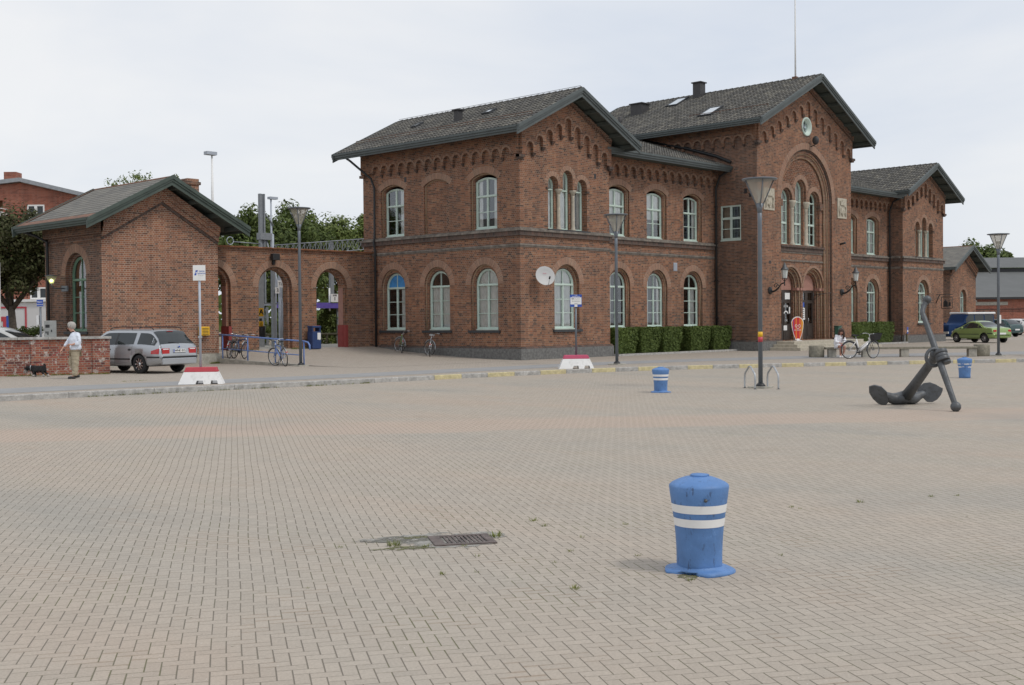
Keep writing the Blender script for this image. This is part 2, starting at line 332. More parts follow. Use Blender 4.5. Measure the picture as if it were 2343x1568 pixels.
# ------------------------------------------------------------------ mesh builder
OFF = {}
class MB:
    def __init__(s): s.v = []; s.f = []; s.mi = []; s.uv = []; s.T = None; s.m = 0; s.sm = []; s.smooth = False
    def P(s, p):
        p = V(p)
        if s.T is not None: p = s.T @ p
        s.v.append(p); return len(s.v)-1
    def face(s, pts, uv=None):
        ids = [s.P(p) for p in pts]; s.fi(ids, uv)
    def fi(s, ids, uv=None):
        s.f.append(ids); s.mi.append(s.m); s.uv.append(uv); s.sm.append(s.smooth)
    def box(s, x0, x1, y0, y1, z0, z1):
        i = [s.P(p) for p in ((x0,y0,z0),(x1,y0,z0),(x1,y1,z0),(x0,y1,z0),(x0,y0,z1),(x1,y0,z1),(x1,y1,z1),(x0,y1,z1))]
        for f in ((3,2,1,0),(4,5,6,7),(0,1,5,4),(1,2,6,5),(2,3,7,6),(3,0,4,7)): s.fi([i[k] for k in f])
        return s
    def fbox(s, F, u0, u1, d0, d1, z0, z1):      # box in a facade frame: d = distance in front of the wall
        o, u, n = F; c = []
        for (a, d, z) in ((u0,d1,z0),(u1,d1,z0),(u1,d0,z0),(u0,d0,z0),(u0,d1,z1),(u1,d1,z1),(u1,d0,z1),(u0,d0,z1)):
            c.append(s.P(o+u*a+n*d+V((0,0,z))))
        fl = (u.cross(V((0,0,1)))).dot(n) < 0
        for f in ((3,2,1,0),(4,5,6,7),(0,1,5,4),(1,2,6,5),(2,3,7,6),(3,0,4,7)): s.fi([c[k] for k in (f if not fl else f[::-1])])
        return s
    def tube(s, path, r, n=8, cap=True, up=None):
        path = [V(p) for p in path]; R = r if isinstance(r, (list, tuple)) else [r]*len(path)
        rings = []; prev = None; sm = s.smooth; s.smooth = True
        for k, p in enumerate(path):
            a = path[max(0, k-1)]; b = path[min(len(path)-1, k+1)]; t = (b-a)
            if t.length < 1e-9: t = V((0,0,1))
            t.normalize()
            if prev is None:
                x = t.orthogonal().normalized() if up is None else V(up).cross(t).normalized()
            else:
                x = prev - t*prev.dot(t)
                x = x.normalized() if x.length > 1e-6 else t.orthogonal().normalized()
            prev = x; y = t.cross(x)
            rings.append([s.P(p + (x*cos(2*pi*i/n)+y*sin(2*pi*i/n))*R[k]) for i in range(n)])
        for a, b in zip(rings, rings[1:]):
            for i in range(n): s.fi([a[i], a[(i+1)%n], b[(i+1)%n], b[i]])
        s.smooth = False
        if cap: s.fi(rings[0][::-1]); s.fi(rings[-1])
        s.smooth = sm; return s
    def lathe(s, o, prof, n=24, sm=True, cap=True):
        o = V(o); rings = []; old = s.smooth; s.smooth = sm
        for r, z in prof: rings.append([s.P(o+V((r*cos(2*pi*i/n), r*sin(2*pi*i/n), z))) for i in range(n)])
        for a, b in zip(rings, rings[1:]):
            for i in range(n): s.fi([a[i], a[(i+1)%n], b[(i+1)%n], b[i]])
        if cap and prof[0][0] > 1e-4: s.fi(rings[0][::-1])
        if cap and prof[-1][0] > 1e-4: s.fi(rings[-1])
        s.smooth = old; return s
    def ball(s, c, r, n=10, sq=(1,1,1)):
        T = s.T; L = Matrix.Translation(V(c)) @ Matrix.Diagonal((*sq, 1)); s.T = (T @ L) if T is not None else L
        s.lathe((0,0,0), [(max(1e-5, r*sin(pi*k/(n)))*1., -r*cos(pi*k/n)) for k in range(n+1)], n=n+4); s.T = T; return s
    def plate(s, F, outer, holes=(), d0=0., t=.3, back=True, side=True, hside=True):
        o, u, n = F; Z = V((0,0,1)); fl = u.cross(Z).dot(n) > 0   # True: u,z counter-clockwise seen from front
        loops = [list(outer)]+[list(h) for h in holes]; flat = [q for l in loops for q in l]
        p3 = lambda q, d: o+u*q[0]+Z*q[1]+n*d
        fr = [s.P(p3(q, d0)) for q in flat]; bk = [s.P(p3(q, d0-t)) for q in flat]
        tr = tessellate_polygon([[V((q[0], q[1], 0)) for q in l] for l in loops])
        for a, b, c in tr:
            A, B, C = flat[a], flat[b], flat[c]
            ar = (B[0]-A[0])*(C[1]-A[1])-(B[1]-A[1])*(C[0]-A[0])
            if abs(ar) < 1e-10: continue
            if (ar > 0) != fl: a, b, c = a, c, b
            s.fi([fr[a], fr[b], fr[c]])
            if back: s.fi([bk[a], bk[c], bk[b]])
        k = 0
        for li, l in enumerate(loops):
            m = len(l)
            if (side if li == 0 else hside):
                ar = sum(l[i][0]*l[(i+1)%m][1]-l[(i+1)%m][0]*l[i][1] for i in range(m))
                ccw = ar > 0; out = (ccw == fl) == (li == 0)
                for i in range(m):
                    a, b = k+i, k+(i+1)%m
                    s.fi([fr[a], bk[a], bk[b], fr[b]] if out else [fr[b], bk[b], bk[a], fr[a]])
            k += m
        return s
    def build(s, name, mats, parent=None, off=None, bevel=None, **props):
        me = bpy.data.meshes.new(name)
        if off is None: off = OFF.get(parent.name, V((0,0,0))) if parent else V((0,0,0))
        me.from_pydata([tuple(p-off) for p in s.v], [], s.f)
        if not isinstance(mats, (list, tuple)): mats = [mats]
        for m in mats: me.materials.append(MT[m] if isinstance(m, str) else m)
        me.polygons.foreach_set('material_index', s.mi)
        me.polygons.foreach_set('use_smooth', s.sm)
        if any(u is not None for u in s.uv):
            ul = me.uv_layers.new(name='UVMap'); k = 0
            for p, u in zip(me.polygons, s.uv):
                for q in range(p.loop_total): ul.data[p.loop_start+q].uv = u[q] if u else (0, 0)
        me.update()
        ob = bpy.data.objects.new(name, me); COL.objects.link(ob)
        if parent: ob.parent = parent; OFF[ob.name] = off
        for a, b in props.items(): ob[a] = b
        if bevel:
            md = ob.modifiers.new('bevel', 'BEVEL'); md.width = bevel; md.segments = 2; md.limit_method = 'ANGLE'
        return ob
def tag(o, label=None, cat=None, group=None, kind=None):
    if label: o['label'] = label
    if cat: o['category'] = cat
    if group: o['group'] = group
    if kind: o['kind'] = kind
    return o
def thing(name, loc, label, cat, group=None, rz=0, local=False):
    o = bpy.data.objects.new(name, None); COL.objects.link(o); o.location = loc; o.rotation_euler = (0, 0, rz)
    OFF[o.name] = V((0,0,0)) if local else V(loc)
    return tag(o, label, cat, group)
def kids(o): return [c for c in bpy.data.objects if c.parent == o]
def copy_tree(o, parent=None):
    c = o.copy(); COL.objects.link(c); c.parent = parent
    OFF[c.name] = OFF.get(o.name, V((0,0,0)))
    for k in kids(o): copy_tree(k, c)
    return c
def dup(o, loc, rz, label=None):
    c = copy_tree(o); c.location = loc; c.rotation_euler = (0, 0, rz)
    if label: c['label'] = label
    return c
_tc = {}
def text_verts(s_, size):
    cu = bpy.data.curves.new('lettering', 'FONT'); cu.body = s_; cu.size = size; cu.align_x = 'CENTER'; cu.align_y = 'CENTER'; cu.resolution_u = 2
    ob = bpy.data.objects.new('lettering', cu); COL.objects.link(ob)
    dg = bpy.context.evaluated_depsgraph_get(); me = ob.evaluated_get(dg).to_mesh()
    vs = [v.co.copy() for v in me.vertices]; fs = [list(p.vertices) for p in me.polygons]
    bpy.data.objects.remove(ob); bpy.data.curves.remove(cu)
    return vs, fs
def text(mb, s_, size, o, u, z=V((0,0,1)), sx=1., bold=0):
    vs, fs = text_verts(s_, size); o, u, z = V(o), V(u), V(z)
    ids = [mb.P(o+u*(v.x*sx)+z*v.y) for v in vs]
    for f in fs: mb.fi([ids[i] for i in f])
    if bold:
        ids = [mb.P(o+u*(v.x*sx+bold)+z*v.y+u.cross(z)*.0006) for v in vs]
        for f in fs: mb.fi([ids[i] for i in f])
def skin_mesh(name, joints, edges, mat, parent, levels=2, off=V((0,0,0)), root=None, mats=None, fold=0.):
    names = list(joints); me = bpy.data.meshes.new(name)
    me.from_pydata([joints[n][0] for n in names], [(names.index(a), names.index(b)) for a, b in edges], [])
    ob = bpy.data.objects.new(name, me); COL.objects.link(ob)
    ob.modifiers.new('skin', 'SKIN')
    if not me.skin_vertices: 
        bm = bmesh.new(); bm.from_mesh(me); bm.verts.layers.skin.verify(); bm.to_mesh(me); bm.free()
    for i, n in enumerate(names):
        r = joints[n][1]; r = (r, r) if not isinstance(r, tuple) else r
        me.skin_vertices[0].data[i].radius = r
        me.skin_vertices[0].data[i].use_root = (n == (root or names[0]))
    sb = ob.modifiers.new('sub', 'SUBSURF'); sb.levels = levels; sb.render_levels = levels
    dg = bpy.context.evaluated_depsgraph_get(); m2 = bpy.data.meshes.new_from_object(ob.evaluated_get(dg))
    bpy.data.objects.remove(ob); m2.name = name
    m2.materials.clear()
    for m in (mats or [mat]): m2.materials.append(MT[m])
    for p in m2.polygons: p.use_smooth = True
    if fold:
        from mathutils import noise as nz_
        for v in m2.vertices:
            q = v.co; v.co = q+v.normal*fold*(nz_.noise(V((q.x*9, q.y*9, q.z*16)))+.6*nz_.noise(V((q.x*22+5, q.y*22, q.z*30))))
    ob = bpy.data.objects.new(name, m2); COL.objects.link(ob)
    if parent: ob.parent = parent
    return ob
def outline(cx, hw, zb, zs, rise, n=14, a=1.):
    p = [(cx-hw, zb), (cx+hw, zb), (cx+hw, zs)]
    R = (hw*hw+rise*rise)/(2*rise); zc = zs+rise-R; th = math.asin(min(1, hw/R))
    if rise >= hw*.999: th = pi/2
    for k in range(1, n): t = th-2*th*k/n; p.append((cx+R*sin(t), zc+R*cos(t)))
    p.append((cx-hw, zs)); return p
def ring(mb, F, cx, zs, r0, r1, d, rise=None, hw=None, n=20, t=.02, ex=0.):
    """radial voussoir ring, proud of the wall by d; uv along the arc"""
    o, u, nn = F; Z = V((0,0,1))
    if rise is None: zc, th = zs, pi/2; Ri, Ro = r0, r1
    else:
        R = (hw*hw+rise*rise)/(2*rise); zc = zs+rise-R; th = math.asin(hw/R)+ex; Ri, Ro = R+r0, R+r1
    def p(r, a, dd): return o+u*(cx+r*sin(a))+Z*(zc+r*cos(a))+nn*dd
    fl = u.cross(Z).dot(nn) > 0
    def q(pts, uv):
        if not fl: pts = pts[::-1]; uv = uv[::-1]
        mb.face(pts, uv)
    for k in range(n):
        a, b = -th+2*th*k/n, -th+2*th*(k+1)/n; ua, ub = a*Ro*.8, b*Ro*.8
        q([p(Ri,a,d), p(Ri,b,d), p(Ro,b,d), p(Ro,a,d)], [(ua,.0),(ub,.0),(ub,.5),(ua,.5)])
        q([p(Ro,a,d), p(Ro,b,d), p(Ro,b,-t), p(Ro,a,-t)], [(ua,.4),(ub,.4),(ub,.45),(ua,.45)])
        q([p(Ri,b,d), p(Ri,a,d), p(Ri,a,-t), p(Ri,b,-t)], [(ub,.1),(ua,.1),(ua,.2),(ub,.2)])
# ------------------------------------------------------------------ windows
XU, YU = V((1,0,0)), V((0,1,0))
def FR(o, u, n): return (V(o), V(u), V(n))
def arc_pane(cx, hw, zb, zs, rise, side, mw, n=10):
    R = (hw*hw+rise*rise)/(2*rise); zc = zs+rise-R
    if side == 0: x0, x1 = cx-hw, cx+hw
    elif side > 0: x0, x1 = cx+mw, cx+hw
    else: x0, x1 = cx-hw, cx-mw
    y = lambda x: zc+sqrt(max(0, R*R-(x-cx)**2))
    p = [(x0, zb), (x1, zb)]
    for k in range(n+1):
        f = k/n; x = x1+(x0-x1)*(.5-.5*cos(pi*f)); yy = y(x)
        if yy > zb+.004: p.append((x, yy))
    return p
def window(par, F, cx, hw, zb, zs, rise, zt=None, rows=3, cols=2, depth=.25, curtain='full', mat='green', sill=True, gl='glass', arcgl=None, fw_=.085, toprows=1):
    mw, tw, bar = .055, .10, .016
    if hw < .6: mw, tw, bar, fw_ = .035, .07, .013, .06
    panes = []
    if zt is None: zt = zs
    # upper light(s)
    sides = (-1, 1) if cols == 2 else (0,)
    for sd in sides: panes.append(arc_pane(cx, hw-fw_, zt+tw/2, zs, rise-fw_*.9 if rise > fw_*1.5 else max(.02, rise*.6), sd, bar if rise > .4 and cols == 2 else mw))
    z0, z1 = zb+fw_, zt-tw/2
    for r in range(rows):
        a = z0+(z1-z0)*r/rows+(bar if r else 0); b = z0+(z1-z0)*(r+1)/rows-(bar if r < rows-1 else 0)
        for sd in sides:
            if cols == 2: x0, x1 = (cx-hw+fw_, cx-mw) if sd < 0 else (cx+mw, cx+hw-fw_)
            else: x0, x1 = cx-hw+fw_, cx+hw-fw_
            panes.append([(x0, a), (x1, a), (x1, b), (x0, b)])
    mb = MB(); mb.plate(F, outline(cx, hw, zb, zs, rise), panes, d0=-depth, t=.07)
    # raised outer frame, transom and mullion edges
    mb.plate(F, outline(cx, hw, zb, zs, rise), [outline(cx, hw-fw_*.45, zb+fw_*.45, zs, rise-fw_*.4 if rise > fw_ else rise*.8)], d0=-depth+.03, t=.03, back=False)
    mb.fbox(F, cx-hw+.04, cx+hw-.04, -depth+.001, -depth+.045, zt-tw*.32, zt+tw*.32)
    if cols == 2: mb.fbox(F, cx-mw*.45, cx+mw*.45, -depth+.001, -depth+.022, zb+.03, zt-tw*.33)
    w = mb.build('window', mat, par)
    g = MB(); g.plate(F, outline(cx, hw-.03, zb+.03, zt if arcgl else zs, (rise-.03) if not arcgl else .001) if not arcgl else [(cx-hw+.03, zb+.03), (cx+hw-.03, zb+.03), (cx+hw-.03, zt), (cx-hw+.03, zt)], d0=-depth-.03, t=.004, back=False, side=False); g.build('glass', gl, w)
    if arcgl:
        g = MB(); g.plate(F, arc_pane(cx, hw-.03, zt+.01, zs, rise-.03, 0, 0), d0=-depth-.03, t=.004, back=False, side=False); g.build('glass', arcgl, w)
    o, u, n = F
    def drape(x0, x1, za, zc_, mat='curtain', ph=0.):
        c = MB(); c.smooth = True; N = max(6, int((x1-x0)/.035)); r = []
        for k in range(N+1):
            x = x0+(x1-x0)*k/N; d = -depth-.085+.022*sin(x*46+ph)+.012*sin(x*19+ph*2); r.append((c.P(o+u*x+n*d+V((0,0,za))), c.P(o+u*x+n*(d*.5+(-depth-.085)*.5)+V((0,0,zc_)))))
        for a, b in zip(r, r[1:]): c.fi([a[0], b[0], b[1], a[1]])
        c.build('curtain', mat, w)
    L, Rr, zt_ = cx-hw+.03, cx+hw-.03, zs+rise-.05
    if curtain == 'full': drape(L, Rr, zb, zt_, ph=cx)
    elif curtain == 'lower': drape(L, Rr, zb, zt-.05, ph=cx)
    elif curtain == 'left': drape(L, L+hw*.62, zb, zt_, ph=cx)
    elif curtain == 'right': drape(Rr-hw*.7, Rr, zb, zt_, ph=cx)
    elif curtain == 'mid': drape(cx+.05, cx+hw*.75, zb, zt, ph=cx)
    elif curtain == 'beige': drape(L, cx-.02, zb, zt_, 'curtain2', cx)
    elif curtain == 'two': drape(L, L+hw*.45, zb, zt_, ph=cx); drape(Rr-hw*.45, Rr, zb, zt_, ph=cx)
    elif curtain == 'half': drape(L, Rr, zb+(zt_-zb)*.42, zt_, ph=cx)
    elif curtain == 'board':
        c = MB(); c.plate(F, outline(cx, hw-.04, zb+.04, zs, rise-.04), d0=-depth-.08, t=.01); c.build('board', 'board', w)
    if sill:
        b = MB(); b.fbox(F, cx-hw-.03, cx+hw+.03, -depth-.02, -depth+.09, zb-.055, zb-.002); b.build('sill', mat, w)
    return w
# ------------------------------------------------------------------ walls
def wall(par, F, outer, wins, name='wall', mat='brick', leaf=.13, t=.36, ext=(), blind=()):
    """wins: (cx, half, zb, zs, rise, jamb step): outer leaf opening; inner opening is half-jamb"""
    mb = MB()
    ho = [outline(c, h, zb, zs, ri) for (c, h, zb, zs, ri, st) in wins]+[list(e) for e in ext]
    hi = [outline(c, h-st, zb, zs, max(.02, ri-st*(1 if ri > .5 else .35))) for (c, h, zb, zs, ri, st) in wins if (c, zb) not in blind]
    mb.plate(F, outer, ho, d0=0, t=leaf, back=False, side=False)
    mb.plate(F, outer, hi, d0=-leaf, t=t-leaf, back=True, side=False)
    for (c, zb) in blind:
        pass
    return mb.build(name, mat, par)
def lombard(par, F, cs, r, tops, legs, u0, u1, ztop, d=.15, apex=None, zc0=None, zc1=None, mat='brick'):
    """raised brick band whose lower edge is a row of small arches on corbels"""
    zc0 = zc0 if zc0 is not None else legs[0]; zc1 = zc1 if zc1 is not None else legs[-1]
    p = [(u0, zc0)]; n = 7
    for i, c in enumerate(cs):
        zl = zc0 if i == 0 else legs[i-1]; zr = zc1 if i == len(cs)-1 else legs[i]; zs = tops[i]-r
        p.append((c-r, zl))
        for k in range(n+1): a = pi-pi*k/n; p.append((c+r*cos(a), zs+r*sin(a)))
        p.append((c+r, zr))
    p.append((u1, zc1))
    if isinstance(ztop, tuple): p += [(u1, ztop[1]), apex, (u0, ztop[0])]
    else: p += [(u1, ztop), (u0, ztop)]
    mb = MB(); mb.plate(F, p, d0=d, t=d+.001, back=False)
    m2 = mb; m2.m = 1
    for i, c in enumerate(cs):
        ring_n = MB; ring(m2, F, c, tops[i]-r, r, r+.085, d+.018, n=8, t=-d+.005)
    m3 = mb; m3.m = 2  # corbels: weathering and the shade at the leg ends coloured in as dark brick
    for i in range(len(cs)-1):
        a, e = cs[i]+r, cs[i+1]-r
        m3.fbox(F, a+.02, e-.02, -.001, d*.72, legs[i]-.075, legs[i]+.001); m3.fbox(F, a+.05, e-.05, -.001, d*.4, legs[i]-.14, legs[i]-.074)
    return mb.build('corbel_table', [mat, 'vous', 'band'], par)
def voussoirs(par, F, cx, zs, r0, r1, **k):
    mb = MB(); ring(mb, F, cx, zs, r0, r1, .006, **k); return mb.build('arch_ring', 'vous', par)
def beading(par, F, cx, hw, zb, zs, rise, depth=.13, r=.035, mat='bead'):
    """moulded brick roll in the angle of the stepped jamb, carried round the arch"""
    o, u, n = F; pts = outline(cx, hw, zb, zs, rise, n=18)
    path = [o+u*x+V((0,0,z))+n*(-depth+r*.4) for x, z in pts[1:]+[pts[0]]]
    mb = MB(); mb.tube(path, r, n=6); return mb.build('moulded_jamb', mat, par)
def stringcourse(par, F, u0, u1, e0=0, e1=0, z=5.47, low=True):
    mb = MB(); mb.m = 0
    mb.fbox(F, u0-(.14 if e0 else 0), u1+(.14 if e1 else 0), -.01, .14, z-.07, z+.02)
    mb.fbox(F, u0-(.04 if e0 else 0), u1+(.04 if e1 else 0), -.01, .04, z+.021, z+.085)
    mb.m = 1
    mb.fbox(F, u0-(.09 if e0 else 0), u1+(.09 if e1 else 0), -.01, .09, z-.27, z-.071)
    mb.m = 2
    k = u0; 
    if low:
        mb.fbox(F, u0-(.05 if e0 else 0), u1+(.05 if e1 else 0), -.01, .05, z-.68, z-.60)
        mb.fbox(F, u0-(.025 if e0 else 0), u1+(.025 if e1 else 0), -.01, .025, z-.74, z-.682)
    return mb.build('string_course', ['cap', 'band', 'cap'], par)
def plinth(par, F, u0, u1, e0=0, e1=0, z=.47, p=.12):
    mb = MB(); a, b = u0-(p if e0 else 0), u1+(p if e1 else 0)
    n = max(1, int((b-a)/1.35)); 
    for k in range(n):
        x0, x1 = a+(b-a)*k/n, a+(b-a)*(k+1)/n; mb.fbox(F, x0+.003, x1-.003, -.02, p, -.35, z)
    o, u, nn = F; mb.m = 1
    A = [o+u*a+nn*p+V((0,0,z+.003)), o+u*b+nn*p+V((0,0,z+.003)), o+u*b+nn*0.004+V((0,0,z+.09)), o+u*a+nn*0.004+V((0,0,z+.09))]
    if u.cross(V((0,0,1))).dot(nn) < 0: A = A[::-1]
    mb.face(A)
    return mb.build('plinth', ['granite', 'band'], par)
# ------------------------------------------------------------------ roofs
def tile_slope(mb, p00, along, upv, La, Lu, tw=.205, th=.33, amp=.042, riser=.04, smp=5, u_off=0):
    """grid of tiles: p00 eave corner, along = unit vector along eave, upv = unit vector up the slope"""
    nrm = along.cross(upv).normalized()
    if nrm.z < 0: nrm = -nrm
    fl = along.cross(upv).z < 0
    na, nu = max(1, round(La/tw)), max(1, round(Lu/th)); tw, th = La/na, Lu/nu
    prof = [0, .35, .9, 1, .55] if smp == 5 else [0]
    for r in range(nu):
        lo, hi, ris = [], [], []
        for c in range(na*smp+1):
            f = (c % smp)/smp; h = amp*(prof[c % smp] if smp == 5 else 0)
            jig = .006*sin(c//smp*12.9+r*78.2)
            a = p00+along*(c/smp*tw)
            lo.append(mb.P(a+upv*(r*th-.03+jig)+nrm*(h+riser))); hi.append(mb.P(a+upv*((r+1)*th)+nrm*h)); ris.append(mb.P(a+upv*(r*th-.03+jig)+nrm*(h-.02)))
        for c in range(na*smp):
            u = (c//smp+.5+u_off, r+.5); uv = [u]*4
            q = [lo[c], lo[c+1], hi[c+1], hi[c]]; w = [ris[c], ris[c+1], lo[c+1], lo[c]]
            if fl: q, w = q[::-1], w[::-1]
            mb.fi(q, uv); mb.fi(w, uv)
def gable_roof(par, x0, x1, y0, y1, zr, ze, kind='tile', T=None, board='fascia', fh=.29, front=True, back=True, rakew=.33, ridge_y1=None, soff=True, sides=(1,1)):
    xm = (x0+x1)/2; hw = (x1-x0)/2; sl = (zr-ze)/hw; Ls = hypot(hw, zr-ze)
    def mbn(): m = MB(); m.T = T; return m
    mb = mbn(); zo = .03
    ya, yb = y0+.06, y1-.06
    kw = dict() if kind == 'tile' else dict(tw=.3, th=.26, amp=0, riser=.012, smp=1)
    if sides[0]: tile_slope(mb, V((x0, ya, ze+zo)), V((0,1,0)), V((hw, 0, zr-ze)).normalized(), yb-ya, Ls, **kw)
    if sides[1]: tile_slope(mb, V((x1, ya, ze+zo)), V((0,1,0)), V((-hw, 0, zr-ze)).normalized(), yb-ya, Ls, u_off=500, **kw)
    roof = mb.build('roof', 'tile' if kind == 'tile' else 'slates', par)
    # ridge
    m = mbn(); k = int((y1-y0)/.36); n = max(2, k)
    for i in range(n):
        a, b = ya+(yb-ya)*i/n, ya+(yb-ya)*(i+1)/n
        m.tube([(xm, a-.03, zr+.035), (xm, b, zr+.02)], [.115, .095], n=8) if kind == 'tile' else m.tube([(xm, a, zr+.0), (xm, b, zr+.0)], .07, n=6)
    m.build('ridge_tile', 'tile' if kind == 'tile' else 'rust', roof)
    # eave fascia + gutter
    for s, x in ((-1, x0), (1, x1)):
        m = mbn(); 
        m.box(min(x, x+.05*s), max(x, x+.05*s), y0+.02, y1-.02, ze-fh+.04, ze+.0)
        a, b = sorted((x+.051*s, x+.105*s)); m.box(a, b, y0+.02, y1-.02, ze-fh*.55, ze+.012)
        a, b = sorted((x+.106*s, x+.15*s)); m.box(a, b, y0+.02, y1-.02, ze-fh*.22, ze+.03)
        m.build('fascia', board, roof)
    # barge boards
    for en, y, s in ((front, y0, -1), (back, y1, 1)):
        if not en: continue
        m = mbn(); X0, X1 = x0-.15, x1+.15; zz = ze-.15*sl
        def band(ta, tb, d0, d1):
            p = [(X0, zz+ta), (xm, zr+ta), (X1, zz+ta), (X1, zz+tb), (xm, zr+tb), (X0, zz+tb)]
            pts = [(x, y+s*d0, z) for x, z in p]; pt2 = [(x, y+s*d1, z) for x, z in p]
            i0 = [m.P(q) for q in pts]; i1 = [m.P(q) for q in pt2]
            for qd in ((0,1,4,5), (1,2,3,4)):
                a = [i1[k] for k in qd]; b = [i0[k] for k in qd]
                m.fi(a if s > 0 else a[::-1]); m.fi(b[::-1] if s > 0 else b)
            for k in range(6):
                kk = (k+1) % 6; q = [i0[k], i0[kk], i1[kk], i1[k]]; m.fi(q if s > 0 else q[::-1])
        band(.07, -.30, -.06, 0.0); band(.085, -.14, .001, .045); band(.10, -.05, .046, .085)
        m.build('barge_board', board, roof)
    if soff:
        m = mbn(); t = .12
        m.face([(x0, y0, ze-t), (xm, y0, zr-t), (xm, y1, zr-t), (x0, y1, ze-t)]); m.face([(xm, y0, zr-t), (x1, y0, ze-t), (x1, y1, ze-t), (xm, y1, zr-t)])
        # rafters showing below the overhang
        nr = int(hw/.9)
        for i in range(nr+1):
            f = (i+.3)/(nr+.6)
            for s in (-1, 1):
                x = xm+s*hw*f; z = zr-(hw*f)*sl
                m.box(x-.06, x+.06, y0+.03, y0+1.15, z-.12*1.25-.14, z-.13)
        m.build('soffit', 'soffit', roof)
    return roof
def skylight(roof, F3, name='skylight', w=.55, h=.8, mat='glass'):
    o, a, b = F3; n = a.cross(b); n = n if n.z > 0 else -n
    def pt(i, j, k): return o+a*i+b*j+n*k
    m = MB(); 
    for (i0, i1, j0, j1) in ((0, w, 0, .07), (0, w, h-.07, h), (0, .07, .07, h-.07), (w-.07, w, .07, h-.07)):
        c = [pt(i, j, k) for k in (0, .12) for i, j in ((i0, j0), (i1, j0), (i1, j1), (i0, j1))]; ids = [m.P(q) for q in c]
        for f in ((3,2,1,0),(4,5,6,7),(0,1,5,4),(1,2,6,5),(2,3,7,6),(3,0,4,7)): m.fi([ids[k] for k in f])
    s = m.build(name, 'slate', roof)
    m = MB(); m.face([pt(.06,.06,.10), pt(w-.06,.06,.10), pt(w-.06,h-.06,.10), pt(.06,h-.06,.10)]); m.build('pane', mat, s)
MT['skyl'] = plain('skylight_glass', (.62, .66, .68), .08, metal=.7, var=.02)
# ================================================================== the station
ST = thing('station_building', (0, 0, 0), 'long red brick railway station with two gabled pavilions, tall gabled centre and tiled roofs', 'building')
W1, L, D1, X2, X3, PY, X4, X5 = 5.933, 10.139, .94, 15.897, 25.806, -1.546, 35.656, 41.746
FL = FR((0,0,0), YU, -XU)            # left side wall
FF = FR((0,0,0), XU, -YU)            # pavilion fronts
FM = FR((0,D1,0), XU, -YU)           # set-back ranges
FT = FR((0,PY,0), XU, -YU)           # centre block front
FTL = FR((X2,0,0), YU, -XU)          # centre block left side
FPL = FR((X4,0,0), YU, -XU)          # right pavilion, left side
ZE = 9.84
GW = lambda c: (c, .83, 1.25, 3.24, .83, .15)
UWN = lambda c: (c, .81, 5.56, 7.72, .25, .14)
def gz(x0, x1, ze, zr, w0, w1):
    xm = (x0+x1)/2; return lambda x: ze+(zr-ze)*(1-abs(x-xm)/(xm-x0))
# ---- left pavilion, side wall
lw = [GW(2.11), GW(5.08), GW(8.05)]; uw = [UWN(2.11), UWN(8.05)]
wall(ST, FL, [(0, -.3), (L, -.3), (L, ZE), (0, ZE)], lw+uw+[UWN(5.08)], blind=[(5.08, 5.56)])
for c, cur in ((2.11, 'full'), (5.08, 'lower'), (8.05, 'left')):
    window(ST, FL, c, .68, 1.30, 3.22, .67, zt=3.2, curtain=cur, arcgl='blueglass' if c > 8 else None)
    voussoirs(ST, FL, c, 3.24, .84, 1.13); beading(ST, FL, c, .815, 1.25, 3.24, .815)
    m = MB(); m.fbox(FL, c-.95, c+.95, -.2, .09, 1.14, 1.246); m.build('slate_ledge', 'slate', ST)
for c, cur in ((2.11, 'two'), (8.05, 'left')):
    window(ST, FL, c, .67, 5.62, 7.62, .18, zt=7.0, rows=2, curtain=cur)
for c in (2.11, 5.08, 8.05):
    mb = MB(); ring(mb, FL, c, 7.72, .01, .27, .006, rise=.25, hw=.81, n=10, ex=.05); mb.build('arch_ring', 'vous', ST)
    beading(ST, FL, c, .79, 5.56, 7.72, .23)
cs = [.62+.6*i for i in range(15)]
lombard(ST, FL, cs, .225, [8.90]*15, [8.50]*14, 0, L, 9.42, zc0=8.58, zc1=8.58)
m = MB(); m.fbox(FL, 0, L, -.001, .17, 9.43, 9.50); m.fbox(FL, 0, L, -.001, .24, 9.503, 9.6)
m.fbox(FL, -.15, .16, -.001, .17, 8.44, 8.56); m.fbox(FL, L-.25, L+.08, -.001, .17, 8.44, 8.56)
m.build('cornice', 'brickd', ST)
stringcourse(ST, FL, 0, L, e0=0, e1=1); plinth(ST, FL, 0, L, e0=1)
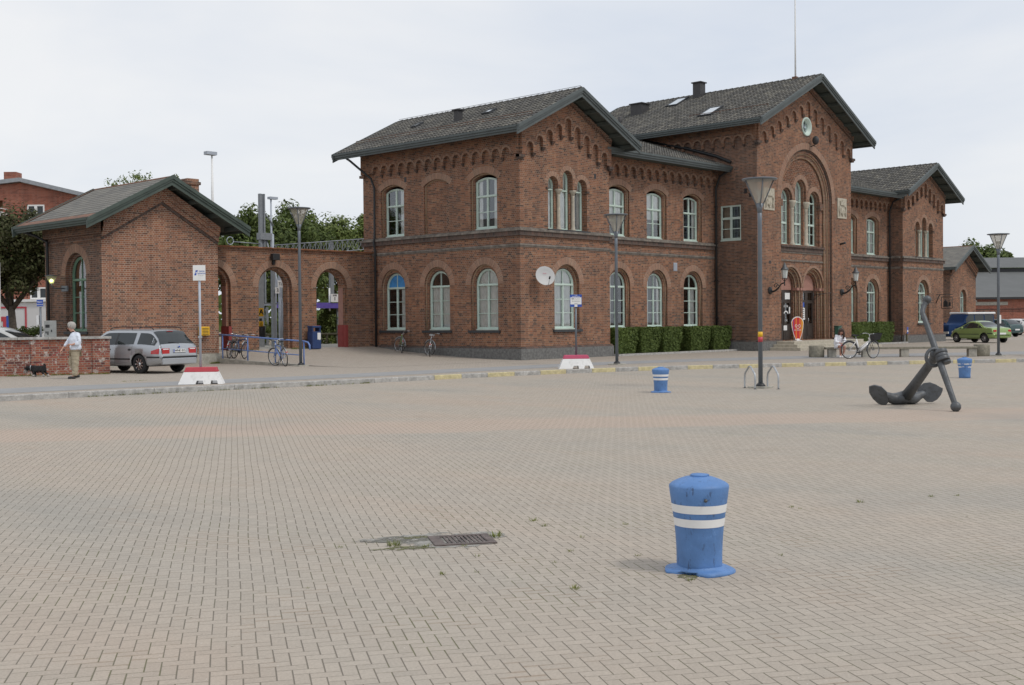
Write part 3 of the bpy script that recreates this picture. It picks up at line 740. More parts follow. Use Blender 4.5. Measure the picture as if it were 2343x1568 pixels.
# ---- left + right pavilion fronts
def pavilion_front(F, x0, w, tag_):
    c0 = x0+w/2; s = w/5.933; xo = lambda v: x0+v*s
    mid = [(xo(v)) for v in (2.105, 3.07, 4.03)]; hw = .33
    # merged outer opening with three arched heads
    sp = (7.50, 7.82, 7.50); o = [(mid[0]-hw, 5.56), (mid[2]+hw, 5.56)]
    for i in (2, 1, 0):
        for k in range(9): a = pi*k/8; o.append((mid[i]+hw*cos(a), sp[i]+hw*sin(a)))
        if i: o += [(mid[i]-hw, 7.31), (mid[i-1]+hw, 7.31)]
    g = (c0+.0, .83, 1.25, 3.24, .83, .15)
    gab = [(x0, -.3), (x0+w, -.3), (x0+w, ZE-.02), (c0, 11.30), (x0, ZE-.02)]
    mb = MB()
    mb.plate(F, gab, [outline(*g[:5]), o], t=.2, back=False, side=False)
    mb.plate(F, gab, [outline(g[0], .68, 1.25, 3.24, .68)]+[outline(m_, .29, 5.56, z_, .29) for m_, z_ in zip(mid, sp)], d0=-.2, t=.2, side=False)
    mb.build('gable_wall', 'brick', ST)
    for m_, z_, cu in zip(mid, sp, ('full', 'full', 'right')):
        window(ST, F, m_, .285, 5.58, z_, .28, zt=7.28, rows=1, cols=1, depth=.30, curtain=cu)
        voussoirs(ST, F, m_, z_, hw, hw+.2)
    m = MB()
    for a, b in ((mid[0], mid[1]), (mid[1], mid[2])):
        q = F[0]+F[1]*((a+b)/2)+F[2]*(-.13)
        m.lathe(q, [(.13,5.52),(.13,5.58),(.10,5.64),(.085,5.7),(.08,6.4),(.075,7.0),(.085,7.04),(.08,7.08)], n=14)
        m.lathe(q, [(.085,7.08),(.12,7.2),(.175,7.26),(.175,7.31)], n=10)
    m.build('column', 'stone', ST)
    m = MB(); m.fbox(F, mid[0]-hw-.14, mid[0]-hw+.02, -.1, .05, 7.25, 7.33); m.fbox(F, mid[2]+hw-.02, mid[2]+hw+.14, -.1, .05, 7.25, 7.33); m.build('impost', 'band', ST)
    m = MB(); m.fbox(F, mid[0]-hw-.1, mid[2]+hw+.1, -.35, .12, 5.49, 5.555); m.build('ledge', 'slate', ST)
    window(ST, F, g[0], .68, 1.30, 3.22, .67, zt=3.2, curtain='full' if x0 < 1 else 'two')
    voussoirs(ST, F, g[0], 3.24, .84, 1.13); beading(ST, F, g[0], .815, 1.25, 3.24, .815, depth=.2)
    m = MB(); m.fbox(F, g[0]-.95, g[0]+.95, -.2, .09, 1.14, 1.246); m.build('slate_ledge', 'slate', ST)
    cs = [c0+.615*s*(i-4) for i in range(9)]
    tops = [9.13+.31*(4-abs(i-4)) for i in range(9)]; legs = [8.67+.31*min(i, 7-i) for i in range(8)]
    lombard(ST, F, cs, .195, tops, legs, x0, x0+w, (ZE-.35, ZE-.35), apex=(c0, 11.0), zc0=8.56, zc1=8.56)
    # dentilled rake course
    m = MB(); o_, u, n = F; sl = (11.30-ZE)/(w/2)
    for sd in (-1, 1):
        d = V((u*(-sd)+V((0,0,sl)))).normalized(); st = o_+u*(c0+sd*w/2)+V((0,0,ZE-.36))
        Lr = hypot(w/2, sl*w/2); nrm = V((0,0,1))*1.0
        def strip(a, b, zlo, zhi, d0, d1):
            q = [st+d*t_+V((0,0,z_))+n*e_ for e_ in (d0, d1) for t_, z_ in ((a, zlo), (b, zlo), (b, zhi), (a, zhi))]; ids = [m.P(k) for k in q]
            fs = ((4,5,6,7),(0,1,5,4),(1,2,6,5),(2,3,7,6),(3,0,4,7)); flip = (sd > 0) == (u.cross(V((0,0,1))).dot(n) > 0)
            for f in fs: m.fi([ids[k] for k in (f[::-1] if flip else f)])
        strip(0, Lr, .16, .30, 0, .19)
        k = 0.
        while k < Lr-.05: strip(k, k+.075, .05, .158, 0, .16); k += .15
    m.build('dentil_course', 'brickd', ST)
    m = MB(); m.fbox(F, x0-.17, x0+.17, -.05, .17, 8.43, 8.55); m.fbox(F, x0+w-.17, x0+w+.17, -.05, .17, 8.43, 8.55); m.fbox(F, x0-.12, x0+.12, -.05, .12, 8.36, 8.428); m.fbox(F, x0+w-.12, x0+w+.12, -.05, .12, 8.36, 8.428)
    m.build('corner_corbel', 'band', ST)
    m = MB(); m.fbox(F, xo(4.87), xo(5.02), -.05, .003, 7.93, 8.16); m.build('air_vent', 'black', ST)
    stringcourse(ST, F, x0, x0+w, e0=1, e1=1); plinth(ST, F, x0, x0+w, e0=1, e1=1)
pavilion_front(FF, 0, W1, 'left'); pavilion_front(FF, X4, X5-X4, 'right')
# ---- set-back ranges
def rng(F, x0, x1, gws, uws, gc, uc):
    wall(ST, F, [(x0, -.3), (x1, -.3), (x1, 9.3), (x0, 9.3)], [GW(c) for c in gws]+[UWN(c) for c in uws])
    for c, cu in zip(gws, gc):
        window(ST, F, c, .68, 1.30, 3.22, .67, zt=3.2, curtain=cu); voussoirs(ST, F, c, 3.24, .84, 1.13); beading(ST, F, c, .815, 1.25, 3.24, .815)
        m = MB(); m.fbox(F, c-.9, c+.9, -.2, .09, 1.14, 1.246); m.build('slate_ledge', 'slate', ST)
    for c, cu in zip(uws, uc):
        window(ST, F, c, .67, 5.62, 7.62, .18, zt=7.0, rows=2, curtain=cu)
        mb = MB(); ring(mb, F, c, 7.72, .01, .27, .006, rise=.25, hw=.81, n=10, ex=.05); mb.build('arch_ring', 'vous', ST)
        beading(ST, F, c, .79, 5.56, 7.72, .23)
    n = int((x1-x0-.3)/.575); cs = [x0+.3+(x1-x0-.6)*i/(n-1) for i in range(n)]
    lombard(ST, F, cs, .215, [8.90]*n, [8.50]*(n-1), x0, x1, 9.25, zc0=8.5, zc1=8.5)
    stringcourse(ST, F, x0, x1); plinth(ST, F, x0, x1)
    m = MB(); m.fbox(F, x0, x1, -.001, .2, 9.255, 9.36); m.build('cornice', 'brickd', ST)
rng(FM, W1, X2, [7.82, 10.80, 13.85], [7.82, 10.80, 13.85], ['left', 'two', 'mid'], ['half', 'half', 'two'])
rng(FM, X3, X4, [27.7, 30.58, 33.46], [27.7, 30.58, 33.46], ['full', 'full', 'two'], ['full', 'full', 'full'])
# ---- centre block
TC = (X2+X3)/2
TE, TR_ = 11.98, 14.18
gab = [(X2, -.3), (X3, -.3), (X3, TE), (TC, TR_), (X2, TE)]
nc = 20.9
mb = MB()
big = outline(nc, 2.72, .50, 7.92, 2.72, n=40)
rnd = [(TC+.47*cos(2*pi*k/24), 11.86+.47*sin(2*pi*k/24)) for k in range(24)]
mb.plate(FT, gab, [big, rnd], t=.12, back=False, side=False)
for i, (r_, d_, t_) in enumerate(((2.52, -.12, .11), (2.32, -.23, .12))):
    mb.plate(FT, outline(nc, 2.75, .45, 7.92, 2.75, n=40), [outline(nc, r_, .50, 7.92, r_, n=40)], d0=d_, t=t_, back=False, side=False)
mb.build('gable_wall', 'brick', ST)
for r_, d_, q in ((2.70, .12, .05), (2.50, .23, .05), (2.31, .30, .045)):
    beading(ST, FT, nc, r_, .5, 7.92, r_, depth=d_, r=q, mat='bead' if d_ > .2 else 'band')
mb = MB(); ring(mb, FT, nc, 7.92, 2.73, 3.05, .006, n=40); mb.build('arch_ring', 'vous', ST)
# recessed screen with the triple window above and two portals below
scr = [(nc-2.4, .45), (nc+2.4, .45), (nc+2.4, 8.0)]+[(nc+2.4*cos(pi*k/24), 8.0+2.4*sin(pi*k/24)) for k in range(1, 24)]+[(nc-2.4, 8.0)]
wx = [TC-1.46, TC, TC+1.46]; wh = .48; sp = (7.98, 8.52, 7.98)
def three(h, zcap):
    o = [(wx[0]-h, 5.56), (wx[2]+h, 5.56)]
    for i in (2, 1, 0):
        for k in range(11): a = pi*k/10; o.append((wx[i]+h*cos(a), sp[i]+h*sin(a)))
        if i: o += [(wx[i]-h, zcap), (wx[i-1]+h, zcap)]
    return o
pc = (19.72, 22.1)
mb = MB()
mb.plate(FT, scr, [three(.56, 7.92)]+[outline(c, 1.08, .46, 3.28, 1.08, n=24) for c in pc], d0=-.35, t=.13, back=False, side=False)
mb.plate(FT, scr, [outline(x, wh, 5.56, z, wh) for x, z in zip(wx, sp)]+[outline(c, .92, .46, 3.28, .92, n=24) for c in pc], d0=-.48, t=.15, back=False, side=False)
mb.plate(FT, scr, [outline(x, wh, 5.56, z, wh) for x, z in zip(wx, sp)]+[outline(c, .77, .46, 3.28, .77, n=24) for c in pc], d0=-.63, t=.2, side=False)
mb.build('portal_screen', 'brick', ST)
for x, z, cu in zip(wx, sp, ('full', 'full', 'left')):
    w = window(ST, FT, x, .47, 5.60, z, .47, zt=7.9, rows=4, cols=2, depth=.66, curtain=cu)
    m = MB(); m.fbox(FT, x-.42, x+.42, -.655, -.61, 6.66, 6.75); m.build('transom', 'green', w)
    voussoirs(ST, FR((0, PY+.35, 0), XU, -YU), x, z, .57, .80, n=24)
    mb = MB(); ring(mb, FR((0, PY+.48, 0), XU, -YU), x, z, .49, .56, .01, n=18); mb.build('arch_ring', 'vous', ST)
m = MB()
for a in (TC-.73, TC+.73):
    q = V((a, PY+.50, 0))
    m.lathe(q, [(.2,5.5),(.2,5.6),(.165,5.66),(.14,5.74),(.13,6.5),(.12,7.44),(.14,7.48),(.13,7.52)], n=16)
    m.lathe(q, [(.13,7.52),(.17,7.62),(.23,7.8),(.25,7.92)], n=12)
m.build('column', 'stone', ST)
m = MB(); m.fbox(FT, wx[2]+.5, wx[2]+.85, -.45, -.28, 7.55, 7.9); m.fbox(FT, wx[0]-.85, wx[0]-.5, -.45, -.28, 7.55, 7.9); m.build('impost', 'brickd', ST)
# lattice of small brick diamonds over the windows
m = MB()
for i in range(-14, 15):
    for j in range(24):
        x = nc+i*.17+(j % 2)*.085; z = 8.1+j*.105
        if hypot(x-nc, z-7.92) > 2.12: continue
        if any(hypot(x-a, z-b) < .93 or (abs(x-a) < .85 and z < b) for a, b in zip(wx, sp)): continue
        q = V((x, PY+.35, z)); s_ = .045
        for k in range(2):
            pass
        A = [q+V((s_, -.03, 0)), q+V((0, -.03, s_)), q+V((-s_, -.03, 0)), q+V((0, -.03, -s_))]; B = [p+V((0, .04, 0)) for p in A]
        m.face([A[0], A[1], A[2], A[3]])
        for k in range(4): m.face([A[k], B[k], B[(k+1) % 4], A[(k+1) % 4]])
m.build('diaper_lattice', 'bricks', ST)
# sill band under the triple window, capital band of the portals
m = MB(); G_ = FR((0, PY+.35, 0), XU, -YU)
m.fbox(G_, nc-2.3, nc+2.3, -.02, .14, 5.40, 5.50); m.fbox(G_, nc-2.3, nc+2.3, -.02, .07, 5.18, 5.397)
m.m = 1; m.fbox(G_, nc-2.3, nc+2.3, -.02, .05, 4.66, 4.74); m.fbox(G_, nc-2.3, nc+2.3, -.02, .03, 5.10, 5.177)
m.build('sill_band', ['band', 'cap'], ST)
for c in pc:
    m = MB(); G2 = FR((0, PY+.35, 0), XU, -YU)
    ring(m, G2, c, 3.28, 1.08, 1.2, .05, n=24); m.build('arch_ring', 'vous', ST)
    beading(ST, G2, c, 1.04, .5, 3.28, 1.04, depth=.1, r=.05); beading(ST, G2, c, .90, .5, 3.28, .90, depth=.24, r=.05)
    m = MB(); m.fbox(FT, c-.98, c-.74, -.66, -.36, 3.13, 3.27); m.fbox(FT, c+.74, c+.98, -.66, -.36, 3.13, 3.27); m.fbox(FT, c-1.2, c-1.0, -.37, -.3, 3.13, 3.27); m.fbox(FT, c+1.0, c+1.2, -.37, -.3, 3.13, 3.27); m.build('impost', 'reddoor', ST)
    m = MB(); m.plate(FT, arc_pane(c, .765, 3.16, 3.28, .765, 0, 0), d0=-.74, t=.03); m.build('tympanum', 'reddoor', ST)
    # panelled double door
    m = MB(); ps = []
    for s_ in (-1, 1):
        a, b = sorted((c+s_*.06, c+s_*.70)); a2, b2 = a+.1, b-.08
        ps += [[(a2, 2.62), (b2, 2.62), (b2, 3.02), (a2, 3.02)], [(a2, 1.35), (b2, 1.35), (b2, 2.45), (a2, 2.45)]]
    m.plate(FT, [(c-.765, .5), (c+.765, .5), (c+.765, 3.155), (c-.765, 3.155)], ps, d0=-.76, t=.05)
    for s_ in (-1, 1):
        a, b = sorted((c+s_*.14, c+s_*.64)); m.fbox(FT, a, b, -.758, -.745, .66, 1.22)
    m.fbox(FT, c-.03, c+.03, -.758, -.74, .5, 2.5)
    d_ = m.build('door', 'door', ST)
    m = MB(); m.plate(FT, [(c-.7, 1.3), (c+.7, 1.3), (c+.7, 3.1), (c-.7, 3.1)], d0=-.79, t=.004, back=False, side=False); m.build('glass', 'glass', d_)
    m = MB(); m.tube([(c+.1, PY+.72, 1.35), (c+.1, PY+.68, 1.4), (c+.1, PY+.68, 1.6), (c+.1, PY+.72, 1.65)], .013, n=6); m.build('handle', 'chrome', d_)
    if c < 20:
        m = MB(); m.fbox(FT, c+.1, c+.6, -.75, -.735, 2.66, 3.0); m.fbox(FT, c-.05, c+.30, -.735, -.733, 1.0, 1.26)
        text(m, 'KIOSK', .17, (c+.2, PY+.732, 2.28), XU); text(m, 'CAFE', .13, (c+.2, PY+.732, 1.52), XU)
        for k in range(12):
            a0, a1 = pi*.15+pi*.7*k/12, pi*.15+pi*.7*(k+1)/12
            m.face([(c+.2+r_*cos(a_), PY+.733, 1.78+r_*sin(a_)) for r_, a_ in ((.27, a0), (.27, a1), (.20, a1), (.20, a0))][::-1])
        m.fbox(FT, c+.5, c+.62, -.735, -.733, 1.9, 2.25)
        m.build('door_sticker', 'white', d_)
    else:
        m = MB(); m.fbox(FT, c-.52, c-.2, -.735, -.732, 1.55, 2.2); m.m = 1
        for k in range(5): m.fbox(FT, c-.46, c-.26, -.732, -.7305, 1.66+k*.11, 1.7+k*.11)
        m.m = 2; m.fbox(FT, c-.62, c-.24, -.745, -.737, 2.25, 2.5)
        m.build('door_notice', ['white', 'iron', 'blue'], d_)
# round window
m = MB(); m.T = Matrix.Translation((TC, PY, 11.86)) @ Matrix.Rotation(radians(90), 4, 'X')
m.lathe((0,0,0), [(.50,-.02),(.50,.05),(.43,.05),(.40,-.0),(.36,-.02),(.34,-.1),(.30,-.1),(.30,-.13)], n=32, cap=False)
rw = m.build('round_window', 'green', ST)
m = MB(); m.T = Matrix.Translation((TC, PY+.11, 11.86)) @ Matrix.Rotation(radians(90), 4, 'X'); m.lathe((0,0,0), [(.33, 0), (.33, .004)], n=24); m.build('glass', 'glass', rw)
# corbel tables of the centre block
cs = [TC+.74*(i-6) for i in range(13)]; tops = [13.20-.345*abs(i-6) for i in range(13)]
legs = [min(tops[i], tops[i+1])-.40 for i in range(12)]
lombard(ST, FT, cs, .235, tops, legs, X2, X3, (TE-.45, TE-.45), apex=(TC, TR_-.42), zc0=10.62, zc1=10.62, d=.11)
m = MB(); sl = (TR_-TE)/((X3-X2)/2)
for sd in (-1, 1):
    d = (XU*(-sd)+V((0,0,sl))).normalized(); st = V((TC+sd*(X3-X2)/2, PY, TE-.42)); Lr = hypot((X3-X2)/2, TR_-TE)
    def strip(a, b, zlo, zhi, d1):
        q = [st+d*t_+V((0,-e_,z_)) for e_ in (0, d1) for t_, z_ in ((a, zlo), (b, zlo), (b, zhi), (a, zhi))]; ids = [m.P(k) for k in q]
        for f in ((4,5,6,7),(0,1,5,4),(1,2,6,5),(2,3,7,6),(3,0,4,7)): m.fi([ids[k] for k in (f[::-1] if sd > 0 else f)])
    strip(0, Lr, .16, .32, .2); k = 0.
    while k < Lr-.05: strip(k, k+.08, .04, .158, .17); k += .16
m.build('dentil_course', 'brickd', ST)
m = MB()
for x in (X2, X3): m.fbox(FT, x-.18, x+.18, -.05, .18, 10.48, 10.61); m.fbox(FT, x-.13, x+.13, -.05, .13, 10.40, 10.477)
m.build('corner_corbel', 'band', ST)
# left side of the centre block, with its plain square window
wall(ST, FTL, [(PY, -.3), (L, -.3), (L, TE-.05), (PY, TE-.05)], [], ext=[], name='wall') if False else None
mb = MB(); sw = [(-.60, 5.70), (.62, 5.70), (.62, 7.46), (-.60, 7.46)]
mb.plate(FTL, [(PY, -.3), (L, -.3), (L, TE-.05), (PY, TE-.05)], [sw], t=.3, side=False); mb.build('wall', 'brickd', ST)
m = MB(); c = .01; ps = []
for a, b in ((-.52, -.05), (.07, .54)): ps += [[(a, 6.86), (b, 6.86), (b, 7.38), (a, 7.38)], [(a, 5.79), (b, 5.79), (b, 6.24), (a, 6.24)], [(a, 6.28), (b, 6.28), (b, 6.74), (a, 6.74)]]
m.plate(FTL, sw, ps, d0=-.03, t=.07); m.fbox(FTL, -.6, .62, -.03, .02, 5.64, 5.70); w = m.build('window', 'green', ST)
m = MB(); m.plate(FTL, sw, d0=-.07, t=.004, back=False, side=False); m.build('glass', 'glass', w)
m = MB(); m.smooth = True
for k in range(14):
    y = .05+.5*k/13; 
    if k: m.face([(X2+.2+.02*sin((y-.04)*50), y-.0385, 5.75), (X2+.2+.02*sin(y*50), y, 5.75), (X2+.2+.02*sin(y*50), y, 7.4), (X2+.2+.02*sin((y-.04)*50), y-.0385, 7.4)])
m.build('curtain', 'curtain2', w)
n = 15; cs = [PY+.42+.62*i for i in range(18)]
lombard(ST, FTL, cs, .235, [10.95]*18, [10.5]*17, PY, L, TE-.35, zc0=10.6, zc1=10.6, d=.11)
m = MB()
for (y0, y1, z0, z1) in ((-.97, -.8, 8.0, 8.25), (-1.22, -1.08, 7.8, 8.0)): m.fbox(FTL, y0, y1, -.02, .004, z0, z1)
m.build('air_vent', 'black', ST)
# sloping lead flashing where the lower roof meets the wall
m = MB(); m.tube([(X2-.06, -.05, 9.66), (X2-.06, .8, 10.05), (X2-.06, 2.7, 10.66), (X2-.06, 5.6, 11.4)], .09, n=6); m.build('flashing', 'black', ST)
plinth(ST, FTL, PY, D1, e0=1); plinth(ST, FT, X2, 18.15, e0=1); plinth(ST, FT, 23.65, X3, e1=1)
# other walls, floors
m = MB(); m.box(X3-.3, X3-.001, PY+.003, L, -.3, TE-.05); m.box(W1-.36, W1-.001, .003, 1.2, -.3, ZE-.1); m.box(X5-.36, X5-.001, .003, L, -.3, ZE-.1); m.box(X4+.005, X4+.30, D1+.4, L, -.3, ZE-.1)
m.box(W1-.36, W1-.01, 1.25, L, 9.0, ZE-.1)
m.build('wall', 'brick', ST)
m = MB(); m.box(.4, X5-.4, L-.36, L-.004, -.3, 9.6); m.build('rear_wall', 'brick', ST)
for (a, b, ze, zr) in ((0, W1, ZE, 11.3), (X2, X3, TE, TR_), (X4, X5, ZE, 11.3)):
    m = MB(); m.plate(FR((0, L+.001, 0), XU, YU), [(a, 0), (b, 0), (b, ze), ((a+b)/2, zr), (a, ze)], t=.3, side=False); m.build('rear_gable', 'brick', ST)
m = MB(); m.box(.37, X5-.37, 1.4, L-.4, 5.0, 5.2); m.box(.37, X5-.37, 1.4, L-.4, 9.1, 9.2); m.box(X2+.33, X3-.33, PY+.9, 1.39, 5.0, 5.2); m.box(.37, X5-.37, 1.4, L-.4, .1, .2); m.box(.38, W1-.4, .42, 1.39, 5.0, 5.2)
m.box(.38, X5-.38, 5.2, 5.3, .2, 9.0); m.box(X2+.5, X3-.5, 2.0, 2.1, 5.25, 11.0)
m.build('floor_slab', 'room', ST)
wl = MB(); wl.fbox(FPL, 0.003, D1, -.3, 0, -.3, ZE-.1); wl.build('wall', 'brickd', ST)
stringcourse(ST, FPL, 0.15, D1); plinth(ST, FPL, 0.13, D1)
lombard(ST, FPL, [.5], .165, [8.86], [], .0, D1, 9.42, zc0=8.58, zc1=8.58)
# ---- roofs
LR = gable_roof(ST, -.95, W1+.95, -.95, 11.05, 11.50, 9.55)
RR = gable_roof(ST, X4-.95, X5+.95, -.95, 11.05, 11.50, 9.55)
TRF = gable_roof(ST, X2-.93, X3+.93, PY-.93, 11.15, 14.43, 11.55)
def range_roof(x0, x1):
    # ridge along X; built in a turned frame
    T = Matrix(((0, -1, 0, 0), (1, 0, 0, 0), (0, 0, 1, 0), (0, 0, 0, 1)))   # local (x,y,z) -> (-y, x, z)
    return gable_roof(ST, -.02, 11.1, -x1, -x0, 11.30, 9.40, T=T, front=False, back=False, soff=False)
range_roof(W1-.3, X2-.02); range_roof(X3+.02, X4+.3)
for xa_, xb_ in ((W1+.96, X2-.95), (X3+.95, X4-.96)): m = MB(); m.box(xa_, xb_, -.02, D1, 9.22, 9.24); m.build('soffit', 'soffit', ST)
# chimneys, skylights, roof fittings
def tb(x, y, roofs, x0, x1, ze, zr):
    xm = (x0+x1)/2; return ze+(zr-ze)*(1-abs(x-xm)/(xm-x0))
zl = lambda x: 9.55+(11.50-9.55)*(x+.95)/(W1/2+.95)
zt_ = lambda x: 11.55+(14.43-11.55)*(x-X2+.93)/((X3-X2)/2+.93)
bl = V((W1/2+.95, 0, 1.95)).normalized(); bt = V(((X3-X2)/2+.93, 0, 2.88)).normalized()
for (x, y, w_, h_) in ((1.24, 8.1, .36, .6), (1.39, 3.55, .5, .55)):
    skylight(LR, (V((x, y, zl(x)+.05)), V((0,-1,0)), bl), w=w_, h=h_, mat='skyl')
for (x, y, w_, h_) in ((16.4, 2.35, .85, 1.35), (19.3, 6.52, .8, 1.35)):
    skylight(TRF, (V((x, y, zt_(x)+.05)), V((0,-1,0)), bt), w=w_, h=h_, mat='skyl')
def chimney(roof, x, y, z, w, d, h, mat='black', cap=True, name='chimney'):
    m = MB(); m.box(x-w/2, x+w/2, y-d/2, y+d/2, z-.5, z+h)
    if cap: m.box(x-w/2-.07, x+w/2+.07, y-d/2-.07, y+d/2+.07, z+h+.003, z+h+.07)
    return m.build(name, mat, roof, bevel=.01)
MT['chim'] = plain('dark_sheet_metal', (.05, .048, .05), .6)
chimney(LR, 1.1, 4.75, zl(1.1), .28, .30, .52, 'chim'); chimney(TRF, 20.5, 5.05, zt_(20.5), .5, .52, .80, 'chim'); chimney(TRF, 18.95, 8.1, zt_(18.95), .7, .8, .55, 'chim')
m = MB(); m.tube([(17.55, 8.45, zt_(17.5)-.1), (17.55, 8.45, zt_(17.5)+.45)], .12, n=10); m.build('vent_pipe', 'chim', TRF)
m = MB(); m.box(20.75, 21.0, -1.0, -.75, 14.3, 14.62); m.build('vent_block', 'rust', TRF)
chimney(RR, 37.0, 9.0, zl(1.3), .3, .3, .35, 'chim')
m = MB()                      # snow guard rails
for k in range(13):
    y = -.6+k*.95; m.tube([(.15, y, zl(.15)), (.15, y, zl(.15)+.2)], .012, n=4, cap=False)
m.tube([(.15, -.6, zl(.15)+.2), (.15, 10.8, zl(.15)+.2)], .014, n=4); m.tube([(.15, -.6, zl(.15)+.1), (.15, 10.8, zl(.15)+.1)], .010, n=4)
m.build('snow_guard', 'rust', LR)
m = MB()
for k in range(6):
    y = -1.9+k*.95; m.tube([(16.4, y, zt_(16.4)), (16.4, y, zt_(16.4)+.22)], .014, n=4, cap=False)
m.tube([(16.4, -1.9, zt_(16.4)+.22), (16.4, 2.85, zt_(16.4)+.22)], .016, n=4); m.build('snow_guard', 'rust', TRF)
m = MB()
for i in range(30):
    y = -.85+i*.4; m.tube([(W1/2, y, 11.5), (W1/2, y, 11.69)], .009, n=4, cap=False) if i % 3 == 0 else None
m.tube([(W1/2, -.85, 11.68), (W1/2, 10.9, 11.68)], .010, n=5); m.build('ridge_rail', 'chim', LR)
# downpipes
def pipe(path, r=.055, name='downpipe', mat='black', par=ST):
    m = MB(); m.tube(path, r, n=8)
    z0, z1 = path[-1][2], path[-2][2]
    k = z1-1
    while k > z0+.6: x, y = path[-1][0], path[-1][1]; m.box(x-r*1.3, x+r*1.3, y-r*1.3, y+r*1.3, k, k+.06); k -= 1.9
    return m.build(name, mat, par)
pipe([(-.95, 10.3, 9.38), (-.80, 10.1, 9.2), (-.22, 9.3, 8.35), (-.12, 9.18, 7.9), (-.14, 9.18, 5.6), (-.21, 9.18, 5.35), (-.12, 9.18, 5.0), (-.12, 9.18, .5)])
pipe([(15.75, -.1, 9.25), (15.75, .55, 9.0), (15.74, .80, 8.4), (15.74, .80, .45)]); pipe([(35.5, -.1, 9.25), (35.5, .55, 9.0), (35.5, .80, 8.4), (35.5, .80, .45)])
# wall fittings
m = MB()
for x in (11.16, 15.5):
    m.T = Matrix.Translation((x, D1-.1, 9.14)) @ Matrix.Rotation(radians(90), 4, 'X'); m.lathe((0,0,0), [(.13, 0), (.13, .05), (.075, .05), (.075, .02)], n=16)
for x in (31.3, 34.2):
    m.T = Matrix.Translation((x, D1-.1, 9.14)) @ Matrix.Rotation(radians(90), 4, 'X'); m.lathe((0,0,0), [(.13, 0), (.13, .05), (.075, .05), (.075, .02)], n=16)
m.build('round_air_vent', 'stone', ST)
m = MB(); m.fbox(FM, 12.15, 12.45, -.01, .02, 4.05, 4.45)
for k in range(6): m.fbox(FM, 12.17, 12.43, .02, .035, 4.08+k*.06, 4.11+k*.06)
m.build('vent_grille', 'lgrey', ST)
m = MB()
for x, y, z in ((16.35, 1, 0),): m.fbox(FT, 17.0, 17.2, -.01, .006, 4.45, 4.6)
m.fbox(FL, 7.05, 7.2, -.01, .004, 8.02, 8.25); m.build('wall_vent', 'black', ST)
# carved coats of arms: shield, crown and supporters in low relief
for x in (17.0, 24.7):
    m = MB(); F = FR((x, PY, 0), XU, -YU); m.fbox(F, -.51, .51, -.01, .05, 7.18, 8.30)
    m.plate(F, [(-.2, 7.75), (-.2, 7.5), (0, 7.3), (.2, 7.5), (.2, 7.75)], d0=.10, t=.05, back=False)
    m.plate(F, [(-.25, 7.9), (.25, 7.9), (.3, 8.15), (.14, 8.03), (0, 8.2), (-.14, 8.03), (-.3, 8.15)], d0=.11, t=.06, back=False)
    for s_ in (-1, 1):
        m.tube([(x+s_*.36, PY-.06, 7.3), (x+s_*.30, PY-.08, 7.5), (x+s_*.38, PY-.08, 7.7), (x+s_*.3, PY-.09, 7.85)], [.04, .07, .06, .04], n=8)
    m.tube([(x-.1, PY-.11, 7.42), (x+.02, PY-.13, 7.55), (x+.1, PY-.11, 7.66)], [.03, .06, .03], n=8)
    m.build('coat_of_arms', 'stone', ST, bevel=.008)
# steps to the portals
m = MB()
for k, (e, z) in enumerate(((0, .46), (.36, .31), (.72, .155))):
    z0 = -.1; m.box(17.5-e*.9, 25.0+e, PY-1.15-e, PY-.125, z0, z) if k == 0 else m.box(17.5-e*.9, 25.0+e, PY-1.15-e, PY-.12-.0, z0, z)
m.box(18.2, 23.6, PY-.124, PY+.75, -.1, .455)
m.build('steps', 'stone', ST, bevel=.012)
# flagpole
fp = thing('flagpole', (20.92, -.87, 14.4), 'tall thin white flagpole rising from the ridge of the centre roof', 'flagpole')
m = MB(); m.tube([(20.92, -.87, 14.2), (20.92, -.87, 17.0), (20.92, -.87, 24.0)], [.05, .04, .03], n=8); m.build('pole', 'white', fp)
m = MB(); m.lathe((20.92, -.87, 14.35), [(.1, 0), (.1, .12), (.055, .18)], n=12); m.build('collar', 'chim', fp)
# ================================================================== ground
def interp(P, x):
    if x <= P[0][0]: a, b = P[0], P[1]
    elif x >= P[-1][0]: a, b = P[-2], P[-1]
    else:
        for a, b in zip(P, P[1:]):
            if a[0] <= x <= b[0]: break
    return a[1]+(b[1]-a[1])*(x-a[0])/(b[0]-a[0])
KERB = [(-45,-5.55),(-32,-5.72),(-24.2,-6.0),(-20.9,-6.2),(-18.8,-6.42),(-15.9,-6.85),(-12.9,-7.1),(-9.6,-7.4),(-7.6,-7.72),(-5.8,-8.05),(-3.4,-8.75),(-1.0,-9.75),(1.5,-11.1),(3.6,-12.35),(5.6,-13.5),(8.2,-15.25),(10.7,-16.9),(14,-19.3),(24,-27),(60,-55)]
def ky(x): return interp(KERB, x)
LOW = -.12
m = MB(); m.box(-400, 900, -400, 900, -.7, -.30); m.build('far_ground', 'earth', None, kind='structure')
def plaza():
    m = MB(); xs = [-120, -60, -45, -38]+[-36+.8*i for i in range(62)]+[16, 20, 26, 36, 60]
    i0 = []
    for x in xs: i0.append((m.P((x, -140, LOW)), m.P((x, ky(x)-1.5, LOW)), m.P((x, ky(x)-.0, LOW))))
    for a, b in zip(i0, i0[1:]): m.fi([a[0], b[0], b[1], a[1]]); m.fi([a[1], b[1], b[2], a[2]])
    return m.build('plaza_paving', 'plaza', None, kind='structure')
plaza()
def strip(name, mat, x0, x1, f0, f1, z, step=.8):
    m = MB(); n = max(1, int((x1-x0)/step)); r = []
    for k in range(n+1): x = x0+(x1-x0)*k/n; r.append((m.P((x, f0(x), z)), m.P((x, f1(x), z))))
    for a, b in zip(r, r[1:]): m.fi([a[0], b[0], b[1], a[1]])
    return m.build(name, mat, None, kind='structure')
m = MB(); n = 130; r = []
